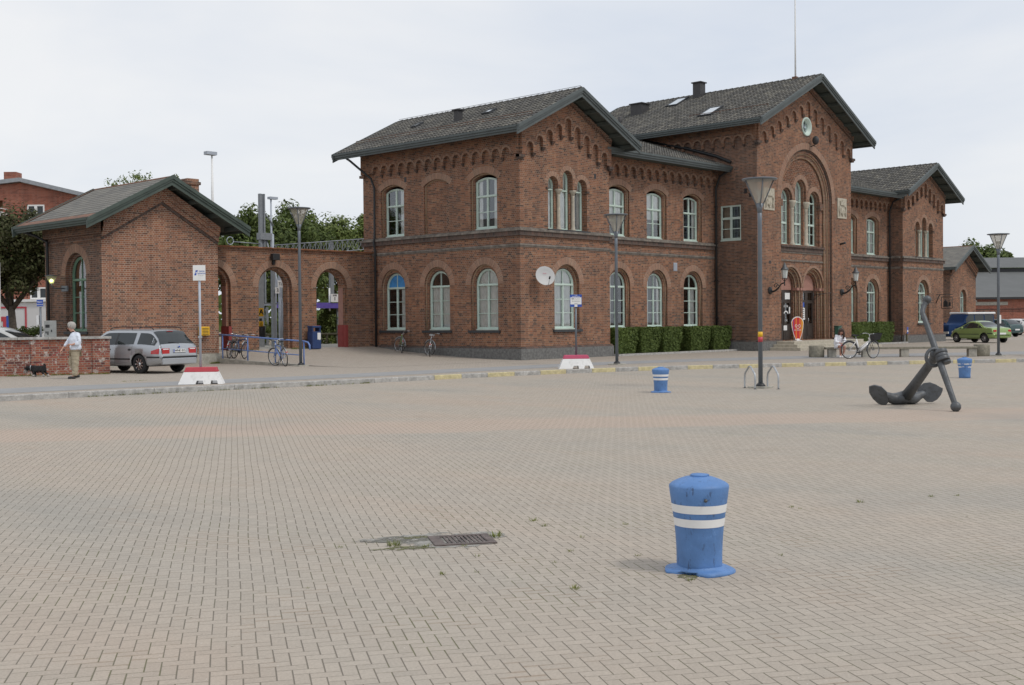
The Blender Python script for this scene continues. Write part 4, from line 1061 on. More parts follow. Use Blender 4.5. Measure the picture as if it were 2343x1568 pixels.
xs = [-120+1.*0]+[-46+.8*k for k in range(130)]+[62, 90, 140]
for x in xs: r.append((m.P((x, ky(x)+.1, 0)), m.P((x, 9.7, 0)), m.P((x, 11.5, 0 if not -9 < x < 0 else 0))))
for a, b in zip(r, r[1:]): m.fi([a[0], b[0], b[1], a[1]]); m.fi([a[1], b[1], b[2], a[2]])
m.build('pavement', 'pave', None, kind='structure')
m = MB(); m.face([(-120, 11.5, 0), (140, 11.5, 0), (300, 300, 0), (-120, 300, 0)]); m.build('yard_ground', 'earth', None, kind='structure')
m = MB(); m.face([(44, -6, .004), (300, -60, .004), (300, 40, .004), (44, 12, .004)]); m.build('car_park', 'pave', None, kind='structure')
# cycle path
B0 = [(-40,-4.2),(-23.76,-4.92),(-19.12,-5.30),(-14.99,-5.72),(-9.47,-6.08),(-5,-6.2),(-1.83,-6.35),(2,-7.2),(7.41,-9.4),(11.06,-11.5),(15.04,-14.04),(24,-20),(50,-38)]
B1 = [(-40,-1.9),(-22.75,-2.7),(-17.95,-3.39),(-13.61,-3.85),(-7.52,-4.06),(-3,-4.15),(.5,-4.5),(5,-5.6),(10.97,-7.9),(15.02,-9.9),(19.43,-12.5),(30,-19),(60,-40)]
strip('cycle_path', 'asph', -60, 60, lambda x: interp(B0, x), lambda x: interp(B1, x), .004)
# kerb stones (each a metre or so; every other one yellow along the bus stop)
m = MB(); x = -60.; k = 0; rnd = random.Random(3)
while x < 58:
    Lk = 1.05 if x > -11.6 else 2.2; x1 = x+Lk*(.88 if x > -6 else 1)*(.82 if x > 0 else 1); 
    a, b = V((x, ky(x), 0)), V((x1, ky(x1), 0)); d = (b-a).normalized(); nn = V((-d.y, d.x, 0)); w = .14 if x < -8 else .14
    m.m = 1 if (x > -11.6 and k % 2 == 0) else 0
    g = .006; z1 = .012+rnd.uniform(-.004, .004)
    q = [a+d*g-nn*.0, b-d*g-nn*.0, b-d*g+nn*w, a+d*g+nn*w]
    lo = [m.P((p.x, p.y, -.25)) for p in q]
    md = [m.P((p.x, p.y, z1-.015)) for p in q]; q2 = [q[0]+nn*.015, q[1]+nn*.015, q[2], q[3]]; hi = [m.P((p.x, p.y, z1)) for p in q2]
    for A, B in ((lo, md), (md, hi)):
        for i in range(4): m.fi([A[i], A[(i+1)%4], B[(i+1)%4], B[i]])
    m.fi(hi); x = x1; k += 1
m.build('kerb', ['kerb', 'yellow'], None, kind='structure')
# ramp paving between the outbuilding and the station
def rz(x, y):
    t = max(0, min(1, (y+.5)/10.0)); h = .5*t*t if y > -.4 else 0
    f0 = .42*max(0, min(1, (y+.2)/4)); f = f0+(1-f0)*max(0, min(1, (x+8.84)/2.4))
    return h*(f+(1-f)*max(0, min(1, (y-8.9)/.6)))
m = MB(); g = {}
nx, ny = 24, 40
for i in range(nx+1):
    for j in range(ny+1):
        x = -8.78+i*(8.78)/nx; y = -.45+j*(9.9+.45)/ny; g[i, j] = m.P((x, y, rz(x, y)+.004-(.004 if False else 0)))
for i in range(nx):
    for j in range(ny): m.fi([g[i,j], g[i+1,j], g[i+1,j+1], g[i,j+1]])
m.build('ramp_paving', 'pave', None, kind='structure')
m = MB(); m.box(-8.9, 0, 9.9, 17.5, -.1, .498); m.build('platform', 'concrete', None, kind='structure')
m = MB(); m.box(-14, -9.0, 14, 17.5, -.1, .45); m.box(.2, 60, 10.5, 17.5, -.1, .49); m.build('platform_end', 'concrete', None, kind='structure')
# ================================================================== ramp kerb and railing
rk = thing('ramp_kerb', (-8.84, 6, 0), 'low concrete kerb wall beside the ramp under the blue railing', 'kerb wall')
m = MB(); N = 14
for i in range(N):
    y0, y1 = 3.0+5.8*i/N, 3.0+5.8*(i+1)/N; z0, z1 = rz(-8.8, y0)+.035, rz(-8.8, y1)+.035
    q = [(-9.0,y0,-.05),(-8.78,y0,-.05),(-8.78,y1,-.05),(-9.0,y1,-.05),(-9.0,y0,z0),(-8.78,y0,z0),(-8.78,y1,z1),(-9.0,y1,z1)]; ids = [m.P(p) for p in q]
    for f in ((4,5,6,7),(0,1,5,4),(1,2,6,5),(2,3,7,6),(3,0,4,7)): m.fi([ids[k] for k in f])
m.build('coping', 'concrete', rk)
rl = thing('handrail', (-8.88, 5.7, 0), 'blue painted steel handrail leading up the ramp to the arches', 'railing')
m = MB(); xr = -8.88; m.tube([(xr, 8.75, 1.19), (xr, 6.7, 1.10), (xr, 4.79, 1.02), (xr, 2.95, .94), (xr, 2.72, .90), (xr, 2.62, .80), (xr, 2.60, .62)], .032, n=8); m.build('top_rail', 'rail', rl)
m = MB(); m.tube([(xr, 8.6, .62), (xr, 3.1, .41)], .022, n=6); m.build('lower_rail', 'rail', rl)
for y, z in ((8.5, 1.18), (6.7, 1.1), (4.82, 1.02), (2.98, .94)):
    m = MB(); m.tube([(xr, y, .0), (xr, y, z)], .028, n=8); m.build('post', 'rail', rl)
# ================================================================== arched wall
AW = thing('arched_wall', (-4.4, 9.8, 0), 'red brick wall with three round arches and an orange tile coping', 'wall')
FA = FR((0, 9.506, 0), XU, -YU); ac = (-8.68, -5.53, -2.43); AZ = 4.86; AR, AI, AS = .88, .76, 3.22
def awall(F, t, back):
    pass
m = MB(); 
poly = [(-9.6, .3)]
for c in ac:
    poly += [(c-AR, .3)]+[(c-AR*cos(pi*k/20), AS+AR*sin(pi*k/20)) for k in range(0, 21)]+[(c+AR, .3)]
poly += [(0, .3), (0, AZ), (-9.6, AZ)]
m.plate(FA, poly, t=.16, back=False)
poly2 = [(-9.6, .3)]
for c in ac:
    poly2 += [(c-AI, .3)]+[(c-AI*cos(pi*k/20), AS+AI*sin(pi*k/20)) for k in range(0, 21)]+[(c+AI, .3)]
poly2 += [(0, .3), (0, AZ), (-9.6, AZ)]
m.plate(FA, poly2, d0=-.16, t=.34)
m.build('wall', 'brick', AW)
for c in ac:
    mb = MB(); ring(mb, FA, c, AS, AR+.01, 1.17, .006, n=26); mb.build('arch_ring', 'vous', AW)
m = MB(); m.box(-9.6, 0, 9.42, 10.1, AZ+.002, AZ+.035)
k = -9.6
while k < -.1: m.box(k+.004, min(0, k+.24)-.004, 9.36, 9.9, AZ+.036+.008*sin(k*9), AZ+.068+.008*sin(k*9)); k += .24
m.build('coping', 'orange', AW)
m = MB()
for c, sd in ((-8.68, 1), (-2.43, 1), (-2.43, -1)):
    m.box(*sorted((c+sd*(AI-.02), c+sd*(AR+.01))), 9.47, 9.66, .3, 1.52); m.box(*sorted((c+sd*(AI-.04), c+sd*AI)), 9.661, 10.03, .3, 1.52)
m.build('jamb_guard', 'red', AW)
m = MB()
for c in (-8.68, -2.43): m.box(c+AI-.014, c+AI-.001, 9.668, 10.0, 1.53, 3.22)
m.build('plastered_jamb', 'reddoor', AW)
wl_ = thing('wall_lamp', (-5.7, 9.4, 4.55), 'small boxy black wall lamp above the middle arch', 'wall lamp')
m = MB(); m.box(-5.82, -5.46, 9.22, 9.44, 4.38, 4.66); m.build('housing', 'black', wl_, bevel=.015); m = MB(); m.box(-5.7, -5.6, 9.40, 9.5, 4.18, 4.378); m.build('bracket', 'black', wl_)
# ================================================================== brick outbuilding
def outbuilding(x0, x1, y0, y1, label, cat, leftwin=True, frontwin=False, slate_only=False, brickm='bricks', board='fascias'):
    B = thing('brick_outbuilding', ((x0+x1)/2, y0, 0), label, cat)
    F1 = FR((0, y0, 0), XU, -YU); F2 = FR((x0, 0, 0), YU, -XU); xm = (x0+x1)/2; wz, wr_ = 5.5, 7.0
    gab = [(x0, -.3), (x1, -.3), (x1, wz), (xm, wr_), (x0, wz)]
    m = MB()
    if frontwin: m.plate(F1, gab, [outline(xm, .62, 1.3, 3.25, .62)], t=.18, back=False, side=False); m.plate(F1, gab, [outline(xm, .5, 1.3, 3.25, .5)], d0=-.18, t=.2, side=False)
    else: m.plate(F1, gab, t=.35, side=False)
    m.build('gable_wall', brickm, B)
    # corbelled rake bands
    sl = (wr_-wz)/(xm-x0)
    for (a, b, d) in ((-.50, -.0, .10), (-.62, -.505, .05), (-.30, .1, .16), (-.12, .1, .22)):
        m = MB(); p = [(x0, wz+a), (xm, wr_+a), (x1, wz+a), (x1, wz+b), (xm, wr_+b), (x0, wz+b)]
        m.plate(F1, p, d0=d, t=d+.001, back=False); m.build('rake_course', brickm if d != .05 else 'band', B)  # lowest course gets the dark brick: a shadow line painted below the rake
    m = MB(); ho, hi = ([outline(10.94, .86, 1.38, 3.62, .86)], [outline(10.94, .74, 1.38, 3.62, .74)]) if leftwin else ([], [])
    m.plate(F2, [(y0, -.3), (y1, -.3), (y1, wz+.05), (y0, wz+.05)], ho, t=.16, back=False, side=False); m.plate(F2, [(y0, -.3), (y1, -.3), (y1, wz+.05), (y0, wz+.05)], hi, d0=-.16, t=.2, side=False)
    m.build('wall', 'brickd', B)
    m = MB(); m.fbox(F2, y0+.0, y1, -.001, .1, 5.12, 5.55); m.fbox(F2, y0, y1, -.001, .05, 4.86, 5.0); m.build('cornice', 'brickd', B)
    m = MB(); m.box(x1-.3, x1-.001, y0+.003, y1-.3, -.3, wz+.05); m.box(x0+.38, x1-.001, y1-.3, y1, -.3, wz); m.plate(FR((0, y1+.002, 0), XU, YU), [(x0, 5), (x1, 5), (x1, wz), (xm, wr_), (x0, wz)], t=.3); m.build('wall', brickm, B)
    m = MB(); m.box(x0+.4, x1-.32, y0+.4, y1-.32, 5.0, 5.1); m.box(x0+.4, x1-.32, y0+.4, y1-.32, .1, .2); m.build('floor_slab', 'room', B)
    if leftwin:
        window(B, F2, 10.94, .73, 1.40, 3.60, .73, zt=3.42, depth=.26, mat='dgreen', curtain='board'); mb = MB(); ring(mb, F2, 10.94, 3.62, .87, 1.2, .006, n=22); mb.build('arch_ring', 'vous', B)
        m = MB(); m.fbox(F2, 9.98, 11.9, -.2, .07, 1.27, 1.376); m.build('slate_ledge', 'slate', B)
    if frontwin:
        window(B, F1, xm, .5, 1.35, 3.23, .5, zt=3.2, depth=.25, curtain='two'); mb = MB(); ring(mb, F1, xm, 3.25, .63, .9, .006, n=22); mb.build('arch_ring', 'vous', B)
    m = MB(); m.fbox(F1, x0-.05, x1+.05, -.02, .07, -.3, .42); m.fbox(F2, y0-.0, y1+.05, -.02, .07, -.3, .42); m.build('plinth', 'concrete', B)
    R = gable_roof(B, x0-.85, x1+.85, y0-.85, y1+.75, 7.38, 5.60, kind='slate', board=board, fh=.26)
    # rusty edge tiles and verge
    m = MB(); 
    for s in (-1, 1):
        X = xm+s*((x1-x0)/2+.85); d = V((xm-X, 0, 7.38-5.60)); 
        for (ya, yb) in ((y1+.55, y1+.78), (y0-.86, y0-.72)):
            q = [V((X, ya, 5.67)), V((X, yb, 5.67)), V((xm, yb, 7.45)), V((xm, ya, 7.45))]; m.face(q if s < 0 else q[::-1])
        t_ = .09; q = [V((X, y0-.8, 5.665)), V((X, y1+.7, 5.665)), V((X, y1+.7, 5.665))+d*t_, V((X, y0-.8, 5.665))+d*t_]; m.face(q if s > 0 else q[::-1])
    if not slate_only: m.build('edge_tile', 'rust', R)
    return B, R
OB, OBR = outbuilding(-13.952, -8.844, 8.821, 13.566, 'red brick outbuilding with a blank gable and slate roof left of the arches', 'building')
chimney(OBR, -9.42, 9.95, 6.3, .55, .55, 1.35, 'bricks', cap=False)
m = MB(); m.box(-9.75, -9.09, 9.62, 10.28, 7.4, 7.52); m.build('chimney_cap', 'brickd', OBR)
m = MB(); m.tube([(-14.75, 13.75, 5.42), (-14.4, 13.4, 5.25), (-14.1, 13.05, 5.0), (-14.07, 13.05, .3)], .06, n=8); m.build('downpipe', 'black', OB)
OB2, _ = outbuilding(57.5, 62.6, 6.2, 12, 'small brick outbuilding with slate gable roof beyond the right pavilion', 'building', leftwin=False, frontwin=True, slate_only=True, brickm='brick', board='fascia')
# yellow bin-like box on the blank gable
yb = thing('mailbox', (-9.62, 8.75, 1.2), 'yellow letter box fixed to the blank brick gable', 'letter box')
m = MB(); m.box(-9.82, -9.41, 8.60, 8.81, 1.16, 1.52); m.build('box', 'yel', yb, bevel=.02)
m = MB(); 
for k in range(5): m.box(-9.76, -9.47, 8.593, 8.598, 1.20+k*.06, 1.22+k*.06)
m.build('slot', 'black', yb)
# ================================================================== street furniture
def lamp_post(x, y, z, H, w, label, base=True, band=False, r=.057, note=False):
    w = .90; L = thing('street_lamp', (x, y, z), label, 'street lamp', 'cone shaped street lamps round the square')
    o = V((x, y, z)); ch = .76
    m = MB(); m.tube([o+V((0,0,0)), o+V((0,0,H-ch-.35)), o+V((0,0,H-ch))], [r, r*.95, r*1.0], n=14); m.build('pole', 'post', L)
    if band:
        m = MB(); m.tube([o+V((0,0,1.17)), o+V((0,0,1.30))], r*1.05, n=14); m.build('red_band', 'tail' if 0 else 'barr', L)
        m = MB(); m.tube([o+V((0,0,1.302)), o+V((0,0,1.43))], r*1.05, n=14); m.build('yellow_band', 'yel', L)
    if note:
        m = MB(); m.box(x-r-.02, x+r+.02, y-r-.025, y-r-.01, 1.35, 1.7); m.build('taped_notice', 'white', L)
    m = MB(); m.lathe(o+V((0,0,H-ch-.12)), [(r, 0), (r*1.25, .12), (.10, .24)], n=14, sm=True); 
    for k in range(4):
        a = pi/4+k*pi/2; c, s = cos(a), sin(a)
        m.tube([o+V((c*.05, s*.05, H-ch)), o+V((c*(w/2-.09), s*(w/2-.09), H-.05))], .016, n=5)
    m.build('cage', 'post', L)
    m = MB(); m.lathe(o+V((0,0,H-ch+.05)), [(.055, 0), (w/2-.12, ch-.10)], n=24, cap=False); g = m.build('lamp_glass', 'lampglass', L)
    m = MB(); m.lathe(o+V((0,0,H-ch+.10)), [(.04, 0), (.05, .12), (.03, .2), (.10, .30), (.11, .34)], n=10); m.build('reflector', 'glasslamp', g)
    m = MB(); m.lathe(o+V((0,0,H-.06)), [(w/2-.14, 0), (w/2-.02, .015), (w/2, .035), (w/2-.02, .05), (.05, .075), (0.0001, .078)], n=32); m.build('lamp_shade', 'post', L)
    if base:
        m = MB(); m.box(x-.24, x+.24, y-.24, y+.24, z-.2, z+.045); m.build('footing', 'concrete', L, bevel=.01)
        m = MB(); m.lathe(o+V((0,0,.046)), [(.13, 0), (.12, .03), (r+.005, .09)], n=14); m.build('base_flange', 'black', L)
    return L
lamp_post(-8.98, 3.05, 0, 6.0, .86, 'tall grey street lamp at the end of the blue railing')
lamp_post(-1.99, -6.64, 0, 5.5, .64, 'grey street lamp in front of the left pavilion corner')
lamp_post(-9.83, -17.47, LOW, 5.32, .76, 'grey street lamp with red and yellow bands, standing on the square between bike hoops', band=True)
lamp_post(13.32, -14.58, 0, 5.06, .8, 'grey street lamp with a taped white notice beside the green car', note=True)
lamp_post(-9.75, 26.24, 0, 4.9, .95, 'distant grey street lamp in front of the white shop wall', base=False)
# small lit lamp by the outbuilding
lp = thing('wall_lantern', (-14.5, 11.86, 3.2), 'small lit cone lamp on a thin bracket by the outbuilding downpipe', 'lantern')
m = MB(); m.tube([(-13.95, 11.86, 3.1), (-14.4, 11.86, 3.1), (-14.5, 11.86, 3.2), (-14.5, 11.86, 3.3)], .025, n=6); m.box(-13.98, -13.93, 11.6, 12.1, 2.98, 3.2); m.build('bracket', 'post', lp)
m = MB(); m.lathe((-14.5, 11.86, 3.28), [(.06, 0), (.22, .30)], n=18, cap=False); m.build('lamp_glass', 'lampglass', lp)
m = MB(); m.lathe((-14.5, 11.86, 3.58), [(.24, 0), (.25, .02), (.05, .05), (.0001, .055)], n=20); m.build('lamp_shade', 'post', lp)
em = NT('lit_bulb'); em.b.inputs['Emission Color'].default_value = (.85, 1, .35, 1); em.b.inputs['Emission Strength'].default_value = 5; MT['bulb'] = em.m
m = MB(); m.ball((-14.5, 11.86, 3.40), .07); m.build('bulb', 'bulb', lp)
# ---- bus stop signs on barrier feet
def sign_block(x, y, ang, label, top, polex=0):
    B = thing('barrier_foot', (x, y, 0), label, 'barrier block', 'red and white barrier feet of the bus stop signs', rz=ang, local=True)
    m = MB(); F = FR((0, -.24, 0), XU, -YU)
    prof = [(-.60, 0), (-.41, 0), (-.41, 0)]
    def sec(hw0, hw1, hd0, hd1, z0, z1, mat, nm):
        q = [(-hw0,-hd0,z0),(hw0,-hd0,z0),(hw0,hd0,z0),(-hw0,hd0,z0),(-hw1,-hd1,z1),(hw1,-hd1,z1),(hw1,hd1,z1),(-hw1,hd1,z1)]
        m = MB(); ids = [m.P(p) for p in q]
        for f in ((3,2,1,0),(4,5,6,7),(0,1,5,4),(1,2,6,5),(2,3,7,6),(3,0,4,7)): m.fi([ids[k] for k in f])
        return m.build(nm, mat, B, bevel=.012)
    # lower white body with two fork notches, built as slices
    a = .60; s = lambda z: .60-(.60-.40)*z/.45
    d = lambda z: .25-(.25-.15)*z/.45
    m = MB(); out = [(-s(0), 0), (-.12-.02, 0), (-.10, .10), (.06, .10), (.08, 0), (.26, 0), (.28, .10), (.44, .10), (.46, 0), (s(0), 0), (s(.33), .33), (-s(.33), .33)]
    def pt(x_, z_, sg): return (x_, sg*d(z_), z_)
    fr = [m.P(pt(x_, z_, -1)) for x_, z_ in out]; bk = [m.P(pt(x_, z_, 1)) for x_, z_ in out]
    for tri in tessellate_polygon([[V((x_, z_, 0)) for x_, z_ in out]]):
        A, Bq, C = [out[k] for k in tri]; ar = (Bq[0]-A[0])*(C[1]-A[1])-(Bq[1]-A[1])*(C[0]-A[0])
        t3 = tri if ar > 0 else (tri[0], tri[2], tri[1]); m.fi([fr[k] for k in t3]); m.fi([bk[k] for k in t3[::-1]])
    nn = len(out)
    for k in range(nn): m.fi([fr[k], bk[k], bk[(k+1) % nn], fr[(k+1) % nn]][::1])
    m.build('white_body', 'barw', B)
    sec(s(.332), s(.45), d(.332), d(.45), .332, .46, 'barr' if x < -10 else 'barp', 'red_cap')
    return B
rsign = atan2(-.7266, .687)
b1_ = sign_block(-18.35, -5.15, rsign+.12, 'red topped white barrier foot on the left, below the white ferry sign', 0)
b2_ = sign_block(-5.2, -7.4, rsign+.05, 'pink topped white barrier foot before the pavilion corner, below the blue sign', 0)
s1 = thing('bus_stop_sign', (-18.41, -5.2, 0), 'white bus stop sign with a blue flag logo on a pale pole', 'sign', rz=rsign+.12, local=True)
m = MB(); m.tube([(0, 0, .45), (0, 0, 2.86)], .032, n=10); m.build('pole', 'lgrey', s1)
m = MB(); m.box(-.165, .165, -.045, -.02, 2.82, 3.24); m.m = 1
m.face([(-.13,-.0465,2.96),(-.08,-.0465,2.96),(-.03,-.0465,3.10),(-.09,-.0465,3.10)]); m.m = 0
m.face([(-.095,-.0475,3.03),(-.075,-.0475,3.005),(-.06,-.0475,3.035),(-.08,-.0475,3.06)])
m.m = 1; text(m, 'DFDS', .062, (.065, -.047, 3.065), XU, bold=.004); text(m, 'SEAWAYS', .05, (.065, -.047, 3.005), XU, bold=.003); m.m = 2; text(m, 'bus stop area', .026, (.045, -.047, 2.955), XU)
m.build('sign_plate', ['white', 'blue', 'iron'], s1, bevel=None)
m = MB(); m.box(-.05, .05, -.045, .045, 1.25, 1.31); m.build('clamp', 'galv', s1)
s2 = thing('bus_stop_sign', (-5.16, -7.38, 0), 'blue and white bus stop timetable sign on a grey pole', 'sign', rz=rsign+.05, local=True)
m = MB(); m.tube([(0, 0, .45), (0, 0, 2.2)], .035, n=10); m.build('pole', 'post', s2)
m = MB(); m.box(-.20, .20, -.05, -.02, 2.10, 2.52); m.m = 1; m.box(-.188, .188, -.053, -.0505, 2.185, 2.425); m.box(-.05, .05, -.054, -.0505, 2.10, 2.18)
text(m, 'Ystad', .042, (0, -.0515, 2.50), XU, bold=.003); text(m, 'Terminal Turisten', .038, (0, -.0515, 2.455), XU, bold=.003)
m.m = 2; text(m, '866', .062, (-.105, -.0545, 2.375), XU, bold=.004); text(m, 'Köpenhamn', .037, (.055, -.0545, 2.37), XU); text(m, 'Bornholmsbussen', .038, (0, -.0545, 2.295), XU, bold=.002); text(m, 'Flygbuss', .036, (0, -.0545, 2.215), XU)
m.build('sign_plate', ['blue', 'white', 'iron'], s2)
# ---- bollards
def bollard(x, y, z, label, H=.62, worn=False, flange=True, tilt=0, dent=False):
    B = thing('bollard', (x, y, z), label, 'bollard', 'blue iron bollards on the square', rz=tilt, local=True)
    k = H/.62
    def rr(zz):
        P = [(0, .158), (.15, .160), (.28, .169), (.38, .184), (.48, .200), (.54, .209)]
        return interp(P, zz/k)
    m = MB(); prof = [(rr(0), 0), (rr(.08), .06*k)]+[(rr((.06+.06*i)*k), (.06+.06*i)*k) for i in range(1, 8)]+[(.2095, .545*k), (.206, .556*k), (.19, .568*k), (.15, .586*k), (.10, .602*k), (.05, .610*k), (.0001, .611*k)]
    prof = [(r if z > 0 else r, z) for r, z in sorted(set(prof), key=lambda q: q[1])]; m.lathe((0,0,0), prof, n=40)
    body = m.build('body', 'bolb', B)
    if dent:
        for v in body.data.vertices:
            p = v.co; a = atan2(p.y, p.x)
            # knocks in the rim on the viewer's side
            for ca, cz, rr_, dp in ((radians(-127), .525, .022, .014), (radians(-133), .50, .02, .008), (radians(-112), .545, .03, .006)):
                d2 = ((a-ca)*.2)**2+(p.z-cz)**2
                f = math.exp(-d2/(rr_*rr_))*dp; v.co.x -= p.x/.2*f; v.co.y -= p.y/.2*f
        m = MB(); m.ball((.205*cos(radians(-127)), .205*sin(radians(-127)), .527), .013); m.build('dent', 'iron', B)
    for i, (a, b) in enumerate(((.300, .352), (.388, .440)) if not worn else ((.31, .35), (.40, .44))):
        m = MB(); m.lathe((0,0,0), [(rr(a*k)+.0018, a*k), (rr(b*k)+.0018, b*k)], n=48, cap=False)
        m.build('stripe', 'wornw' if worn else 'white', B)
    if flange:
        m = MB(); n = 48; ri = []; 
        for (r, zz) in ((.158, .05), (.165, .036), (.19, .028), (1, .02), (1, .0), (.9, -.012)):
            row = []
            for i in range(n):
                a = 2*pi*i/n; R = .245+.006*sin(a*5)
                da = (a-radians(195)+pi) % (2*pi)-pi
                if dent and abs(da) < .55: R = .165+.02*sin(i*2.)+.06*(abs(da)/.55)**3
                q = r if r < .5 else R*r
                row.append(m.P((q*cos(a), q*sin(a), zz+.004*sin(a*3+1))))
            ri.append(row)
        m.smooth = True
        for a, b in zip(ri, ri[1:]):
            for i in range(n): m.fi([a[i], b[i], b[(i+1)%n], a[(i+1)%n]])
        m.build('flange', 'bolb', B)
    m = MB(); m.lathe((0,0,.609*k), [(.062, -.004), (.06, .01), (.05, .014), (.0001, .015)], n=20); m.T = Matrix.Translation((.035, -.0, .606*k)); m.lathe((0,0,0), [(.05, 0), (.05, .012), (.0001, .013)], n=6); m.build('lifting_cap', 'bolb', B)
    return B
bollard(-29.03, -28.74, LOW-.004, 'large blue bollard with two white stripes and a chipped foot, nearest on the square', H=.685, tilt=-.1, dent=True)
m = MB(); m.lathe((-29.20, -28.80, LOW+.002), [(.30, 0), (.27, .001)], n=40)
bollard(-12.73, -16.47, LOW, 'blue striped bollard in the middle distance left of the lamp with red band')
bollard(-2.31, -19.61, LOW, 'worn blue bollard with flaking stripes behind the anchor stock', H=.60, worn=True, flange=False)
# ---- anchor
AN = thing('ship_anchor', (-13.7, -23.2, LOW), 'old dark iron ship anchor propped on its stock on the square', 'anchor')
K = V((-13.108, -22.858, .03)); C = V((-13.95, -23.87, .925)); sh = (C-K).normalized()
m = MB(); 
a_ = V((-.0, -.0, 1)).cross(sh).normalized()
m.tube([K-sh*.05, K+sh*.5, C-sh*.05, C+sh*.02], [.125, .10, .082, .078], n=8); m.build('shank', 'iron', AN)
def smooth_path(P, n=6):
    out = []; P = [V(p) for p in P]
    for i in range(len(P)-1):
        p0, p1, p2, p3 = P[max(0, i-1)], P[i], P[i+1], P[min(len(P)-1, i+2)]
        for k in range(n):
            t = k/n; out.append(.5*((2*p1)+(-p0+p2)*t+(2*p0-5*p1+4*p2-p3)*t*t+(-p0+3*p1-3*p2+p3)*t**3))
    out.append(P[-1]); return out
for side, pts, rr in ((0, [K, V((-13.26, -22.70, -.01)), V((-13.42, -22.62, .045)), V((-13.54, -22.58, .09))], [.14, .125, .095, .07]), (1, [K, V((-12.98, -22.95, -.005)), V((-12.85, -23.02, .05)), V((-12.74, -23.07, .09))], [.14, .12, .085, .065])):
    pth = smooth_path(pts, 4); R = [interp([(0, rr[0]), (4, rr[1]), (8, rr[2]), (12, rr[3])], i) for i in range(len(pth))]
    m = MB(); m.tube(pth, R, n=8); m.build('arm', 'iron', AN)
def blade(c, ux, uz, pts, t, name='fluke'):
    c, ux, uz = V(c), V(ux).normalized(), V(uz).normalized(); n = ux.cross(uz).normalized()
    m = MB(); N = len(pts); f = [m.P(c+ux*x+uz*z+n*t/2) for x, z in pts]; b = [m.P(c+ux*x+uz*z-n*t/2) for x, z in pts]
    m.fi(f); m.fi(b[::-1])
    for i in range(N): m.fi([f[(i+1)%N], f[i], b[i], b[(i+1)%N]])
    return m.build(name, 'iron', AN, bevel=.01)
rtv = V((.687, -.7266, 0))
shape = [(-.26, -.02), (-.22, .10), (-.10, .19), (.02, .205), (.13, .16), (.22, .10), (.255, .085), (.245, .03), (.20, -.06), (.12, -.15), (.02, -.205), (-.08, -.20), (-.15, -.12), (-.19, -.07)]
blade((-12.58, -23.13, .11), rtv+V((-.1,-.25,0)), (.0, .12, 1), shape, .05)
shape2 = [(-.16, .20), (-.04, .235), (.08, .20), (.15, .08), (.13, -.04), (.10, -.16), (.02, -.235), (-.10, -.19), (-.17, -.08), (-.20, .06)]
blade((-13.60, -22.55, .08), V((.30, -.62, .0)), (-.45, .15, 1), shape2, .05)
m = MB(); m.smooth = True
A = V((-14.287, -24.379, LOW+.09)); Bp = V((-13.797, -23.539, 1.678))
ax = (Bp-A); bend = smooth_path([A, A+ax*.4, A+ax*.95, Bp+ax*.03, Bp+ax*.04+V((.075, -.0, .11)), Bp+ax*.04+V((.16, -.03, .235))], 5)
R = []; 
for i, p in enumerate(bend):
    f = (p-A).length/ax.length; R.append(.050+.014*(1-abs(f-.5)*2) if f < 1 else .050)
R = [max(.048, r) for r in R]
m.tube(bend, R, n=12); m.build('stock', 'iron', AN)
m = MB(); m.ball(A, .098, n=10); m.build('ball_end', 'iron', AN); m = MB(); m.ball(bend[-1], .085, n=10); m.build('ball_end', 'iron', AN)
# shackle and band at the crossing
an = ax.normalized(); q = A+ax*.53+V((.0, -.07, .03)); m = MB(); m.smooth = True
for s_ in (-.075, .075, 0): m.tube([q+an*(s_-.036), q+an*(s_+.036)], .125 if s_ else .115, n=18)
m.tube([q-sh.cross(an)*.0-an*.16+V((.05,-.03,-.0)), q-an*.11+V((.05,-.03,0))], [.08, .09], n=8)
m.build('band', 'iron', AN, bevel=.008)
m = MB(); rc = V((-14.064, -23.86, .875)); e1 = rtv; e2 = V((0, 0, 1)); P_ = [rc+e1*(.155*cos(2*pi*k/20))+e2*(.165*sin(2*pi*k/20))+fw*(.03*cos(2*pi*k/20)) for k in range(21)]
m.tube(P_, .033, n=8, cap=False); m.build('ring', 'iron', AN)
m = MB(); m.ball(C, .13, n=8); m.build('eye', 'iron', AN)
# ---- bike hoops
def hoop(x, y, ang, label):
    Hh = thing('bike_hoop', (x, y, LOW), label, 'bike stand', 'galvanised bike hoops beside the lamp', rz=ang, local=True)
    P_ = smooth_path([(-.31, 0, 0), (-.30, 0, .42), (-.17, 0, .58), (-.06, 0, .685), (0, 0, .70), (.06, 0, .685), (.17, 0, .58), (.30, 0, .42), (.31, 0, 0)], 5)
    m = MB(); m.tube([p*1.0 for p in P_], .024, n=8); m.build('hoop_tube', 'galv', Hh)
    m = MB(); m.lathe((-.31, 0, .0), [(.05, 0), (.05, .008)], n=10); m.lathe((.31, 0, 0), [(.05, 0), (.05, .008)], n=10); m.build('foot_plate', 'iron', Hh)
    return Hh
ha = atan2(-17.66+17.13, -10.38+10.06)
hoop(-10.22, -17.40, ha, 'galvanised bike hoop just left of the banded lamp'); hoop(-9.90, -17.87, ha, 'galvanised bike hoop just right of the banded lamp')
for o_ in [o for o in COL.objects if o.name.startswith('bike_hoop')]: o_.scale = (.92, 1, .80)
